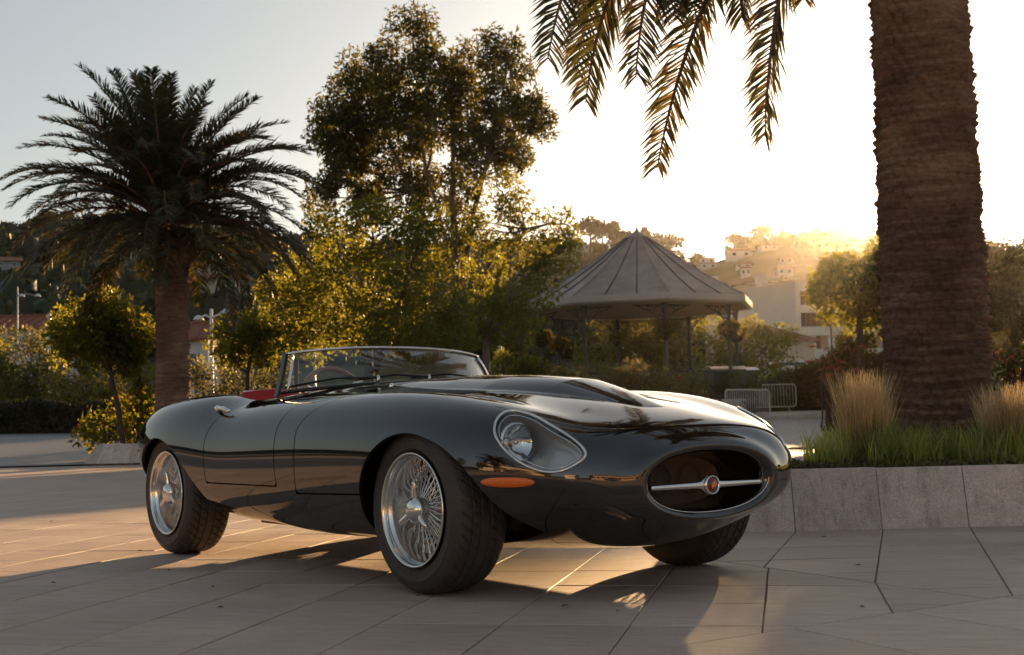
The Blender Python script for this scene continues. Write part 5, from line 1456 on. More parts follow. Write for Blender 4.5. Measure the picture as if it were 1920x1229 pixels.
def S(t, u):
    """surface point; t along (0 mouth .. 1 tail), u 0 top centre .. 1 bottom centre; left half (y>0)"""
    t = np.atleast_1d(np.asarray(t, float)); u = np.atleast_1d(np.asarray(u, float))
    C = _ctrl(t)
    m = np.array([1, -1, 1.0])
    C = np.concatenate([C[:, 1:2] * m, C, C[:, -2:-1] * m], axis=1)
    q = np.clip(u, 0, 1) * (NC - 1)
    k = np.clip(np.floor(q).astype(int), 0, NC - 2)
    w = q - k
    r = np.arange(len(t))
    b0 = (1 - w) ** 3 / 6; b1 = (3 * w ** 3 - 6 * w ** 2 + 4) / 6
    b2 = (-3 * w ** 3 + 3 * w ** 2 + 3 * w + 1) / 6; b3 = w ** 3 / 6
    P = C[r, k] * b0[:, None] + C[r, k + 1] * b1[:, None] + C[r, k + 2] * b2[:, None] + C[r, k + 3] * b3[:, None]
    return _bulge(P)

def SN(t, u):
    e = 2e-4
    t = np.atleast_1d(np.asarray(t, float)); u = np.atleast_1d(np.asarray(u, float))
    t1 = np.clip(t + e, 0, 1); t0 = np.clip(t - e, 0, 1); u1 = np.clip(u + e, 0, 1); u0 = np.clip(u - e, 0, 1)
    n = np.cross(S(t1, u) - S(t0, u), S(t, u1) - S(t, u0))
    n /= np.maximum(np.linalg.norm(n, axis=1), 1e-12)[:, None]
    return n            # sign fixed below
_n = SN([0.5], [0.6])[0]
NSIGN = 1.0 if _n[1] > 0 else -1.0

# ---- cutting regions. every g(P) > 0 is kept; P in left-half coordinates (y >= 0)
def _polar(P, cx, cz, tab):
    a = np.degrees(np.arctan2(P[:, 2] - cz, P[:, 0] - cx)) % 360
    ks = np.array([k for k, _ in tab] + [tab[0][0] + 360.0]); rs = np.array([r for _, r in tab] + [tab[0][1]])
    ks3 = np.concatenate([ks[:-1] - 360, ks[:-1], ks[:-1] + 360, [ks[0] + 720]])
    rs3 = np.concatenate([rs[:-1], rs[:-1], rs[:-1], [rs[0]]])
    M = _polar.cache.get(id(tab))
    if M is None:
        M = _natural(ks3, rs3); _polar.cache[id(tab)] = M
    i = np.clip(np.searchsorted(ks3, a, 'right') - 1, 0, len(ks3) - 2)
    h = ks3[i + 1] - ks3[i]; A = (ks3[i + 1] - a) / h; B = (a - ks3[i]) / h
    rr = A * rs3[i] + B * rs3[i + 1] + ((A ** 3 - A) * M[i] + (B ** 3 - B) * M[i + 1]) * h * h / 6
    return np.hypot(P[:, 0] - cx, P[:, 2] - cz) - rr
_polar.cache = {}
# angle (deg from forward, towards up) : radius
ARCH_F = [(0, .465), (30, .385), (60, .325), (90, .305), (120, .305), (150, .318), (180, .338), (210, .38), (240, .42), (270, .45), (300, .50), (330, .545)]
ARCH_R = [(0, .545), (30, .395), (60, .325), (90, .300), (120, .300), (150, .330), (180, .365), (210, .42), (240, .50), (270, .58), (300, .75), (330, .80)]
def g_arch_f(P): return np.maximum(_polar(P, 0.0, 0.315, ARCH_F), 0.52 - P[:, 1])
def g_arch_r(P): return np.maximum(_polar(P, -WB, 0.315, ARCH_R), 0.50 - P[:, 1])
def g_cockpit(P):
    # rounded opening between the windscreen base and the rear deck
    x0, x1, hw = -2.18, -1.30, 0.615
    cx, hx = (x0 + x1) / 2, (x1 - x0) / 2
    d = (np.abs((P[:, 0] - cx) / hx) ** 4.5 + np.abs(P[:, 1] / hw) ** 4.5) ** (1 / 4.5) - 1
    return np.where(P[:, 2] > 0.6, d * 0.4, 1.0)
# panel borders: rear edge of the bonnet, front and rear edges of the door, as x = f(z)
def x_bonnet(P):
    z = P[:, 2]
    return -0.842 + 0.21 * np.clip((z - 0.62) / 0.16, 0, 1.15) ** 2.0 - 0.03 * np.clip((0.5 - z) / 0.2, 0, 1)
def x_doorf(P):
    z = P[:, 2]
    return -1.040 + 0.085 * np.clip((z - 0.62) / 0.16, 0, 1.1) ** 2.0
def x_doorr(P):
    z = P[:, 2]
    return -1.800 + 0.115 * np.clip((z - 0.58) / 0.2, 0, 1.2) ** 1.6
GAP = 0.0050
def side(P): return P[:, 1] > 0.45
def g_bonnet_zone(P):            # > 0 inside the bonnet
    top = np.where(P[:, 1] < 0.62, P[:, 0] - (-0.93 + 0.30 * np.clip((P[:, 1] - 0.3) / 0.32, 0, 1) ** 2), P[:, 0] - x_bonnet(P))
    fr = np.minimum(top, np.where(P[:, 0] < 0.0, P[:, 2] - 0.385 - 0.02 * P[:, 0], 1.0))
    return fr
def g_door_zone(P):              # > 0 inside the door
    a = np.minimum(x_doorf(P) - P[:, 0], P[:, 0] - x_doorr(P))
    a = np.minimum(a, P[:, 2] - 0.395)
    return np.minimum(a, P[:, 1] - 0.5)
HL = {}                          # headlight frame, filled in below

def hl_setup():
    # contour of the headlight cover on the car's right flank: x, y, z measured points (right side has y < 0)
    pts = HL_PTS
    c = pts.mean(0)
    n = HL_N / np.linalg.norm(HL_N)
    a = np.array([1.0, 0, 0]); a -= n * a.dot(n); a /= np.linalg.norm(a)
    b = np.cross(n, a)
    q = np.stack([(pts - c) @ a, (pts - c) @ b], 1)
    # closed periodic cubic spline through q
    k = len(q); d = np.linalg.norm(np.roll(q, -1, 0) - q, axis=1)
    tk = np.concatenate([[0], np.cumsum(np.tile(d, 3))])
    q3 = np.concatenate([q, q, q, q[:1]])
    M = _natural(tk, q3)
    T = np.linspace(tk[k], tk[2 * k], 241)[:-1]
    i = np.clip(np.searchsorted(tk, T, 'right') - 1, 0, len(tk) - 2)
    h = tk[i + 1] - tk[i]; A = (tk[i + 1] - T) / h; B = (T - tk[i]) / h
    cur = A[:, None] * q3[i] + B[:, None] * q3[i + 1] + ((A ** 3 - A)[:, None] * M[i] + (B ** 3 - B)[:, None] * M[i + 1]) * (h * h / 6)[:, None]
    HL.update(c=c, n=n, a=a, b=b, cur=cur)

def hl_dist(P, off=0.0):
    """signed distance to the headlight contour in its plane, > 0 outside"""
    d = P - HL['c']
    x, y = d @ HL['a'], d @ HL['b']
    nn = d @ HL['n']
    cur = HL['cur']; nxt = np.roll(cur, -1, 0)
    out = np.full(len(P), 1.0)
    near = (np.hypot(x, y) < 0.5) & (nn > -0.25) & (P[:, 1] > 0)
    idx = np.where(near)[0]
    if len(idx):
        px = x[idx][:, None]; py = y[idx][:, None]
        ex, ey = (nxt - cur)[:, 0], (nxt - cur)[:, 1]
        L2 = ex * ex + ey * ey
        tt = np.clip(((px - cur[:, 0]) * ex + (py - cur[:, 1]) * ey) / L2, 0, 1)
        dd = np.hypot(px - cur[:, 0] - tt * ex, py - cur[:, 1] - tt * ey).min(1)
        cond = ((cur[:, 1] > py) != (nxt[:, 1] > py))
        with np.errstate(divide='ignore', invalid='ignore'):
            xi = cur[:, 0] + (py - cur[:, 1]) * ex / ey
        ins = (cond & (px < xi)).sum(1) % 2 == 1
        out[idx] = np.where(ins, -dd, dd) - off
    return out

def clip_patch(ts, us, gs, flange=0.0, keep_inside=None, offset=0.0):
    """trim the half surface by the functions gs in parameter space; returns V, N, faces, cut edges"""
    n, m = len(ts), len(us)
    TT, UU = np.meshgrid(ts, us, indexing='ij')
    tu = np.stack([TT.ravel(), UU.ravel()], 1)
    P = S(tu[:, 0], tu[:, 1])
    vals = [g(P) for g in gs]
    verts = [tuple(x) for x in tu]
    faces, cutedges = [], []
    allin = np.ones(n * m, bool)
    for v in vals: allin &= v > 0
    allin2 = allin.reshape(n, m)
    anyout = np.zeros((n - 1, m - 1), bool)
    full = allin2[:-1, :-1] & allin2[1:, :-1] & allin2[1:, 1:] & allin2[:-1, 1:]
    dead = np.zeros((n - 1, m - 1), bool)
    for v in vals:
        o = (v <= 0).reshape(n, m)
        dead |= o[:-1, :-1] & o[1:, :-1] & o[1:, 1:] & o[:-1, 1:]
    ii, jj = np.where(full)
    for i, j in zip(ii.tolist(), jj.tolist()):
        faces.append((i * m + j, i * m + j + 1, (i + 1) * m + j + 1, (i + 1) * m + j))
    ii, jj = np.where(~full & ~dead)
    polys = [[i * m + j, i * m + j + 1, (i + 1) * m + j + 1, (i + 1) * m + j] for i, j in zip(ii.tolist(), jj.tolist())]
    VT = np.array(verts)
    oncut = {}
    for k in range(len(gs)):
        val = gs[k](S(VT[:, 0], VT[:, 1])) if k else vals[0]
        if k and len(VT) == n * m: val = vals[k]
        pos = val > 0
        edges = {}
        for poly in polys:
            L = len(poly)
            for q in range(L):
                x, y = poly[q], poly[(q + 1) % L]
                if pos[x] != pos[y]:
                    e = (x, y) if pos[x] else (y, x)
                    if e not in edges: edges[e] = len(VT) + len(edges)
        if edges:
            E = np.array(list(edges.keys()))
            A, B = VT[E[:, 0]], VT[E[:, 1]]
            lo, hi = np.zeros(len(E)), np.ones(len(E))
            for _ in range(12):
                mid = (lo + hi) / 2
                p = A + (B - A) * mid[:, None]
                ok = gs[k](S(p[:, 0], p[:, 1])) > 0
                lo = np.where(ok, mid, lo); hi = np.where(ok, hi, mid)
            VT = np.concatenate([VT, A + (B - A) * lo[:, None]])
            for (x, y), w in edges.items():
                oncut[w] = {k} | (oncut.get(x, set()) & oncut.get(y, set()))
        new = []
        for poly in polys:
            out = []
            L = len(poly)
            for q in range(L):
                x, y = poly[q], poly[(q + 1) % L]
                if pos[x]: out.append(x)
                if pos[x] != pos[y]: out.append(edges[(x, y) if pos[x] else (y, x)])
            if len(out) >= 3: new.append(out)
        polys = new
    for poly in polys:
        faces.append(tuple(poly))
        L = len(poly)
        for q in range(L):
            x, y = poly[q], poly[(q + 1) % L]
            if x in oncut and y in oncut and (oncut[x] & oncut[y]): cutedges.append((x, y))
    verts = VT
    tu = np.array(verts)
    V = S(tu[:, 0], tu[:, 1]); N = SN(tu[:, 0], tu[:, 1]) * NSIGN
    V = V + N * offset
    used = sorted({a for f in faces for a in f})
    rm = {a: i for i, a in enumerate(used)}
    V, N = V[used], N[used]
    faces = [tuple(rm[a] for a in f) for f in faces]
    cutedges = [(rm[a], rm[b]) for a, b in cutedges]
    if flange > 0 and cutedges:
        cv = sorted({a for e in cutedges for a in e})
        base = len(V)
        fm = {a: base + i for i, a in enumerate(cv)}        # copy of the edge with its own normal
        fm2 = {a: base + len(cv) + i for i, a in enumerate(cv)}
        acc = {a: np.zeros(3) for a in cv}
        for a, b in cutedges:
            d = V[b] - V[a]; s = np.cross(d, N[a]); L = np.linalg.norm(s)
            if L > 1e-9: acc[a] += s / L; acc[b] += s / L
        E = np.array([V[a] for a in cv]); I = np.array([V[a] - N[a] * flange for a in cv])
        EN = np.array([acc[a] / max(1e-9, np.linalg.norm(acc[a])) for a in cv])
        V = np.concatenate([V, E, I]); N = np.concatenate([N, EN, EN])
        for a, b in cutedges: faces.append((b, a, fm[a], fm[b]) if False else (fm[b], fm[a], fm2[a], fm2[b]))
    return V, N, faces

def panel(name, ts, us, gs, mat, parent, flange=0.0, sides=(1, -1), offset=0.0, merge=True):
    V, N, F = clip_patch(ts, us, gs, flange, offset=offset)
    Vs, Ns, Fs = [], [], []
    for s in sides:
        b = sum(len(x) for x in Vs)
        k = np.array([1, s, 1.0])
        Vs.append(V * k); Ns.append(N * k)
        Fs += [tuple(b + a for a in (f if s > 0 else f[::-1])) for f in F]
    V = np.concatenate(Vs); N = np.concatenate(Ns)
    me = bpy.data.meshes.new(name)
    me.from_pydata(V.tolist(), [], Fs)
    # face orientation along the normals
    me.polygons.foreach_set('use_smooth', [True] * len(me.polygons))
    pn = np.zeros(len(me.polygons) * 3); me.polygons.foreach_get('normal', pn); pn = pn.reshape(-1, 3)
    fn = np.array([N[f[0]] for f in Fs])
    if (np.einsum('ij,ij->i', pn, fn) < 0).mean() > 0.5: me.flip_normals()
    me.normals_split_custom_set_from_vertices(N.tolist())
    me.update()
    return link_mesh(name, me, mat, parent)
# ================================================================ CAR
def car_materials():
    m, nt, b = new_mat('car_paint')
    b.inputs['Base Color'].default_value = (0.005, 0.003, 0.0022, 1)
    b.inputs['Roughness'].default_value = 0.25
    b.inputs['Specular IOR Level'].default_value = 0.0
    b.inputs['Coat Weight'].default_value = 1.0
    b.inputs['Coat Roughness'].default_value = 0.012
    b.inputs['Coat IOR'].default_value = 1.95
    tc = nt.nodes.new('ShaderNodeTexCoord')
    n = nt.nodes.new('ShaderNodeTexNoise'); n.inputs['Scale'].default_value = 260
    nt.links.new(tc.outputs['Object'], n.inputs['Vector'])
    bp = nt.nodes.new('ShaderNodeBump'); bp.inputs['Strength'].default_value = 0.012; bp.inputs['Distance'].default_value = 0.002
    nt.links.new(n.outputs[0], bp.inputs['Height']); nt.links.new(bp.outputs[0], b.inputs['Coat Normal'])
    n2 = nt.nodes.new('ShaderNodeTexNoise'); n2.inputs['Scale'].default_value = 5.0; n2.inputs['Detail'].default_value = 6
    nt.links.new(tc.outputs['Object'], n2.inputs['Vector'])
    mr = nt.nodes.new('ShaderNodeMapRange'); mr.inputs[1].default_value = 0.40; mr.inputs[2].default_value = 0.75; mr.inputs[3].default_value = 0.010; mr.inputs[4].default_value = 0.055
    nt.links.new(n2.outputs[0], mr.inputs[0]); nt.links.new(mr.outputs[0], b.inputs['Coat Roughness'])
    simple('chrome', (0.80, 0.79, 0.77), 0.07, 1.0, rvar=0.04, nscale=14)
    simple('rim_alloy', (0.74, 0.73, 0.71), 0.16, 1.0, rvar=0.06, nscale=20)
    simple('tyre_rubber', (0.055, 0.046, 0.040), 0.60, 0, bump=0.25, bscale=90, noise=0.35, nscale=9)
    simple('black_trim', (0.008, 0.008, 0.008), 0.35)
    simple('dark_well', (0.006, 0.005, 0.005), 0.9)
    simple('red_leather', (0.42, 0.010, 0.014), 0.42, 0, bump=0.25, bscale=120)
    simple('dark_leather', (0.018, 0.010, 0.009), 0.45, 0, bump=0.2, bscale=120)
    simple('steering_wood', (0.34, 0.095, 0.035), 0.22, 0, coat=0.8, noise=0.4, nscale=18)
    simple('gauge_face', (0.01, 0.01, 0.01), 0.3)
    simple('louvre_metal', (0.035, 0.034, 0.034), 0.35, 0.3)
    simple('headlight_bowl', (0.50, 0.51, 0.52), 0.30, 0.35)
    simple('radiator_fin', (0.085, 0.046, 0.022), 0.6, 0.1)
    simple('brass', (0.62, 0.40, 0.12), 0.3, 1.0)
    simple('disc_metal', (0.09, 0.085, 0.08), 0.35, 1.0)
    simple('badge_red', (0.16, 0.008, 0.010), 0.25, 0, coat=0.7)
    simple('badge_bronze', (0.62, 0.24, 0.12), 0.3, 0.8)
    m, nt, b = new_mat('amber_lens')
    b.inputs['Base Color'].default_value = (0.85, 0.17, 0.008, 1)
    b.inputs['Roughness'].default_value = 0.12
    b.inputs['Coat Weight'].default_value = 0.6
    b.inputs['Subsurface Weight'].default_value = 0.25
    b.inputs['Subsurface Radius'].default_value = (0.02, 0.008, 0.003)
    w = nt.nodes.new('ShaderNodeTexWave'); w.inputs['Scale'].default_value = 28; w.bands_direction = 'Z'
    tc = nt.nodes.new('ShaderNodeTexCoord'); nt.links.new(tc.outputs['Object'], w.inputs['Vector'])
    bp = nt.nodes.new('ShaderNodeBump'); bp.inputs['Strength'].default_value = 0.25; bp.inputs['Distance'].default_value = 0.003
    nt.links.new(w.outputs[0], bp.inputs['Height']); nt.links.new(bp.outputs[0], b.inputs['Normal'])
    # clear glass sheet: transparent with fresnel reflection
    for nm, tint, ior in (('clear_glass', (0.93, 0.97, 0.95), 1.75), ('lamp_glass', (0.97, 0.98, 0.98), 1.45)):
        m = bpy.data.materials.new(nm); m.use_nodes = True; MATS[nm] = m
        nt = m.node_tree; nt.nodes.clear()
        o = nt.nodes.new('ShaderNodeOutputMaterial'); mx = nt.nodes.new('ShaderNodeMixShader')
        t = nt.nodes.new('ShaderNodeBsdfTransparent'); g = nt.nodes.new('ShaderNodeBsdfGlossy')
        fr = nt.nodes.new('ShaderNodeFresnel'); ge = nt.nodes.new('ShaderNodeNewGeometry')
        im = nt.nodes.new('ShaderNodeMix'); im.inputs[2].default_value = ior; im.inputs[3].default_value = 1 / ior
        nt.links.new(ge.outputs['Backfacing'], im.inputs[0]); nt.links.new(im.outputs[0], fr.inputs['IOR'])
        t.inputs['Color'].default_value = (*tint, 1); g.inputs['Roughness'].default_value = 0.0
        nt.links.new(fr.outputs[0], mx.inputs[0]); nt.links.new(t.outputs[0], mx.inputs[1]); nt.links.new(g.outputs[0], mx.inputs[2])
        nt.links.new(mx.outputs[0], o.inputs['Surface'])
car_materials()
PAINT, CHROME = MATS['car_paint'], MATS['chrome']

CAR_X, CAR_Y, CAR_TH = 0.22773, 5.57772, 0.6411
car = empty('sports_car', (CAR_X, CAR_Y, 0.0), CAR_TH - math.pi / 2)
tag(car, 'glossy black open roadster with wire wheels parked on the paved square', 'car')

HL_PTS = np.array([[0.433, 0.696, 0.622], [0.407, 0.66, 0.666], [0.401, 0.605, 0.691], [0.451, 0.57, 0.682], [0.567, 0.55, 0.638], [0.663, 0.529, 0.59], [0.713, 0.517, 0.553], [0.728, 0.517, 0.532], [0.721, 0.546, 0.504], [0.695, 0.582, 0.482], [0.652, 0.619, 0.473], [0.6, 0.653, 0.487], [0.545, 0.682, 0.517], [0.493, 0.7, 0.559]])
HL_N = np.array([0.51, 0.603, 0.613])
hl_setup()
def mir(p, s): return (p[0], p[1] * s, p[2])
_T, _U = np.meshgrid(np.linspace(0.1, 0.42, 420), np.linspace(0.12, 0.66, 420), indexing='ij')
HLS = S(_T.ravel(), _U.ravel()); _k = np.linalg.norm(HLS - HL['c'], axis=1) < 0.4
HLS = HLS[_k]; HLN = SN(_T.ravel()[_k], _U.ravel()[_k]) * NSIGN
def _closed3(P, m):
    k = len(P); d = np.linalg.norm(np.roll(P, -1, 0) - P, axis=1)
    tk = np.concatenate([[0], np.cumsum(np.tile(d, 3))]); Q = np.concatenate([P, P, P, P[:1]]); M = _natural(tk, Q)
    T = np.linspace(tk[k], tk[2 * k], m + 1)[:-1]
    i = np.clip(np.searchsorted(tk, T, 'right') - 1, 0, len(tk) - 2); h = (tk[i + 1] - tk[i])[:, None]
    A = (tk[i + 1] - T)[:, None] / h; B = (T - tk[i])[:, None] / h
    return A * Q[i] + B * Q[i + 1] + ((A ** 3 - A) * M[i] + (B ** 3 - B) * M[i + 1]) * h * h / 6
HC = _closed3(HL_PTS, 120)
for _ in range(3):                                   # lay the contour onto the bodywork and smooth it
    HC = (np.roll(HC, 1, 0) + 2 * HC + np.roll(HC, -1, 0)) / 4
    HNM = np.zeros_like(HC)
    for q in range(len(HC)):
        dd = np.linalg.norm(HLS - HC[q], axis=1); k = np.argsort(dd)[:6]
        HC[q] = np.average(HLS[k], axis=0, weights=1 / (dd[k] + 5e-4)); HNM[q] = unit(HLN[k].mean(0))
HL['cur'] = np.stack([(HC - HL['c']) @ HL['a'], (HC - HL['c']) @ HL['b']], 1)
def hl_ring(off, depth, s):
    v = HC - HL['c']
    q = v - (v * HNM).sum(1)[:, None] * HNM
    nn = HNM if depth < 0.012 else HL['n'][None]
    P = HC + unit(q) * off - nn * depth
    return [Vector(mir(p, s)) for p in P]

# --- body panels, trimmed from one smooth surface
tsA = np.concatenate([np.linspace(0, 0.12, 26)[:-1], np.linspace(0.12, 0.36, 110)[:-1], np.linspace(0.36, 1.0, 170)])
usA = np.concatenate([np.linspace(0, 0.4, 100)[:-1], np.linspace(0.4, 1.0, 80)])
iB = int(np.searchsorted(tsA, 0.64))
g_notb = lambda P: -g_bonnet_zone(P) - GAP
g_notd = lambda P: -g_door_zone(P) - GAP
# windscreen/cowl line keeps the body panel between bonnet and cockpit
shell = panel('body_shell', tsA, usA, [g_arch_f, g_arch_r, g_cockpit, g_notb, g_notd], PAINT, car, 0.016)
bonnet = panel('bonnet', tsA, usA, [g_arch_f, lambda P: g_bonnet_zone(P) - GAP * 0.3, lambda P: hl_dist(P, -0.004)], PAINT, car, 0.016)
door_r = panel('door', tsA, usA, [g_cockpit, lambda P: g_door_zone(P) - GAP * 0.3], PAINT, car, 0.02, sides=(-1,))
door_l = panel('door', tsA, usA, [g_cockpit, lambda P: g_door_zone(P) - GAP * 0.3], PAINT, car, 0.02, sides=(1,))

_gt, _gu = np.meshgrid(np.linspace(0.06, 1, 300), np.linspace(0, 0.9, 120), indexing='ij')
_gt, _gu = _gt.ravel(), _gu.ravel()
_gP = S(_gt, _gu)
def surf_many(x, w, axis, lo=0.0, hi=1.0):
    """left-half surface points whose x and (y or z) coordinates are given; axis 1 = y, 2 = z"""
    x = np.atleast_1d(np.asarray(x, float)); w = np.atleast_1d(np.asarray(w, float))
    sel = (_gu >= lo) & (_gu <= hi)
    G, T, U = _gP[sel], _gt[sel], _gu[sel]
    k = np.array([np.argmin((G[:, 0] - a) ** 2 + (G[:, axis] - b) ** 2) for a, b in zip(x, w)])
    t, u = T[k].copy(), U[k].copy()
    h = 1e-4
    for _ in range(14):
        p = S(t, u); a = (S(t + h, u) - p) / h; b = (S(t, u + h) - p) / h
        e0, e1 = x - p[:, 0], w - p[:, axis]
        det = a[:, 0] * b[:, axis] - b[:, 0] * a[:, axis]
        det = np.where(np.abs(det) < 1e-6, 1e-6, det)
        dt = (e0 * b[:, axis] - e1 * b[:, 0]) / det; du = (a[:, 0] * e1 - a[:, axis] * e0) / det
        t = np.clip(t + np.clip(dt, -.02, .02), 0, 1); u = np.clip(u + np.clip(du, -.03, .03), 0, 1)
    return S(t, u), SN(t, u) * NSIGN
def surf_at(x, z):
    p, n = surf_many(x, z, 2, 0.25, 0.85); return p[0], n[0]
def surf_top(x, y):
    p, n = surf_many(x, abs(y), 1, 0.0, 0.5); return p[0], n[0]


# --- wheel wells, cockpit tub
for s in (1, -1):
    for cx, yi, rr in ((0.0, 0.535, ARCH_F), (-WB, 0.515, ARCH_R)):
        w = MB()
        n = 40
        rows = []
        for y, r in ((yi, 0.372), (0.66, 0.366)):
            rows.append([(cx + r * math.cos(math.radians(8 + 172 * i / n)), s * y, 0.325 + r * math.sin(math.radians(8 + 172 * i / n)) * 0.97) for i in range(n + 1)])
        w.grid(rows)
        w.add([(cx + 0.372 * math.cos(math.radians(-12 + 204 * i / n)), s * yi, max(0.25, 0.325 + 0.361 * math.sin(math.radians(-12 + 204 * i / n)))) for i in range(n + 1)], [tuple(range(n + 1))])
        w.build('wheel_well', MATS['dark_well'], car)
tub = MB()
x0, x1, hw, zb = -2.26, -1.00, 0.64, 0.27
prof = [(x0, 0.79), (x0 + 0.03, zb + 0.05), (x0 + 0.1, zb), (x1 - 0.1, zb), (x1, zb + 0.1), (x1, 0.60)]
tub.grid([[(x, -hw, z) for x, z in prof], [(x, hw, z) for x, z in prof]])
for s in (1, -1):
    tub.grid([[(x, s * hw, z) for x, z in prof], [(x, s * hw, 0.735) for x, z in prof]])
tub.build('cockpit_tub', MATS['dark_leather'], car, smooth=False)
# dark boxes added inside the body, so that no light shines through the shell
cav = MB()
cav.box((-0.02, 0, 0.43), (0.95, 0.80, 0.42)); cav.box((-0.72, 0, 0.45), (0.40, 1.10, 0.44)); cav.box((-2.75, 0, 0.48), (0.85, 0.86, 0.36))
cav.build('light_block', MATS['dark_well'], car, smooth=False)
und = MB()
for s in (1, -1):
    und.box((-1.2, s * 0.42, 0.195), (1.5, 0.10, 0.05))
    und.tube([(-0.6, s * 0.18, 0.17), (-1.5, s * 0.17, 0.155), (-2.2, s * 0.15, 0.19), (-3.0, s * 0.07, 0.30)], 0.026, 10)
    und.tube([(0.0, s * 0.25, 0.22), (0.0, s * 0.60, 0.24)], 0.020, 8)
    und.tube([(0.12, s * 0.30, 0.30), (0.03, s * 0.60, 0.33)], 0.016, 8)
und.build('chassis_frame', MATS['black_trim'], car)
pan = MB()
pan.box((-1.25, 0, 0.175), (2.0, 0.62, 0.02))
pan.build('floor_pan', MATS['black_trim'], car, smooth=False)

# --- cowl/dashboard and red door trim
dash = MB()
rows = []
for i, y in enumerate(np.linspace(-0.60, 0.60, 25)):
    k = 1 - (abs(y) / 0.60) ** 2.5
    hoodz = 0.020 * math.exp(-((y + 0.30) / 0.17) ** 2)
    rows.append([(-1.20 - 0.06 * (1 - k), y, 0.800 + 0.03 * k), (-1.30, y, 0.800 + 0.035 * k + hoodz * .6), (-1.38, y, 0.800 + 0.032 * k + hoodz), (-1.415, y, 0.785 + 0.025 * k), (-1.42, y, 0.62), (-1.36, y, 0.60)])
dash.grid(rows)
dash.build('dashboard', MATS['dark_leather'], car)
for s in (1, -1):
    tr = MB()
    tr.grid([[(x, s * (0.632 + 0.006 * (z > .7)), z) for x in np.linspace(-1.42, -2.15, 14)] for z in (0.40, 0.72, 0.775, 0.782)] )
    tr.build('door_trim', MATS['red_leather'], car)
# seats
def make_seat(y):
    e = MB()
    rows = []
    for v in np.linspace(0, 1, 13):
        row = []
        for a in np.linspace(0, 2 * math.pi, 24, endpoint=False):
            hwid = 0.225 * (1 - 0.25 * v ** 3)
            c, s_ = math.cos(a), math.sin(a)
            px = 0.055 * math.copysign(abs(c) ** 0.6, c) * (1 - 0.4 * v) - 0.20 * v
            py = hwid * math.copysign(abs(s_) ** 0.5, s_)
            row.append((-1.905 + px, y + py, 0.36 + 0.485 * v + 0.012 * (1 - (py / hwid) ** 2)))
        rows.append(row)
    top = [(-2.105, y, 0.862)] * 24
    rows.append([((p[0] + 0.0) * 0.5 + -2.105 * 0.5, (p[1] + y) / 2, p[2] + 0.008) for p in rows[-1]])
    rows.append(top)
    e.grid(rows, close_u=True)
    sb = e.build('seat', MATS['red_leather'], car)
    q = MB()
    rows = []
    for v in np.linspace(0, 1, 7):
        rows.append([(-1.52 - 0.20 + 0.24 * math.cos(a) * (1 - 0.2 * (2 * v - 1) ** 4), y + 0.23 * math.sin(a) * (1 - 0.2 * (2 * v - 1) ** 4), 0.32 + 0.13 * v) for a in np.linspace(0, 2 * math.pi, 24, endpoint=False)])
    q.grid(rows, close_u=True); q.f.append(tuple(range(len(q.v) - 24, len(q.v)))); q.mi.append(0)
    q.build('seat_cushion', MATS['red_leather'], sb)
    p = MB()
    for k in (-0.12, -0.04, 0.04, 0.12):
        p.tube([(-1.90, y + k, 0.50), (-1.975, y + k, 0.66), (-2.045, y + k, 0.80)], 0.018, 6)
    p.build('seat_flute', MATS['red_leather'], sb)
make_seat(-0.33); make_seat(0.33)
# rear bulkhead rail
rb = MB()
rb.tube([(-2.19, y, 0.845 + 0.0 * y) for y in np.linspace(-0.45, 0.45, 12)], 0.012, 8)
rb.tube([(-2.19, -0.45, 0.845), (-2.20, -0.45, 0.76)], 0.012, 8); rb.tube([(-2.19, 0.45, 0.845), (-2.20, 0.45, 0.76)], 0.012, 8)
rb.build('cockpit_rail', CHROME, car)

# --- steering wheel
SWC = Vector((-1.475, -0.285, 0.775)); SWT = R(62)
M = Matrix.Translation(SWC) @ Matrix.Rotation(SWT - math.pi / 2 + R(6), 4, 'Y') @ Matrix.Rotation(math.pi / 2, 4, 'Y')
ring_pts = [M @ Vector((0.182 * math.cos(a), 0.182 * math.sin(a), 0)) for a in np.linspace(0, 2 * math.pi, 48, endpoint=False)]
sw = MB(); sw.tube(ring_pts, 0.0125, 10, closed=True)
swo = sw.build('steering_wheel', MATS['steering_wood'], car)
sp = MB()
for a in (R(90), R(210), R(330)):
    sp.tube([M @ Vector((0.03 * math.cos(a - math.pi / 2), 0.03 * math.sin(a - math.pi / 2), 0.02)), M @ Vector((0.178 * math.cos(a - math.pi / 2), 0.178 * math.sin(a - math.pi / 2), 0))], [0.012, 0.008], 6)
sp.tube([M @ Vector((0, 0, 0.03)), M @ Vector((0, 0, -0.02))], 0.034, 14)
sp.tube([M @ Vector((0, 0, 0.02)), M @ Vector((0, 0, 0.25))], 0.018, 10)
sp.build('wheel_spoke', MATS['rim_alloy'], swo)

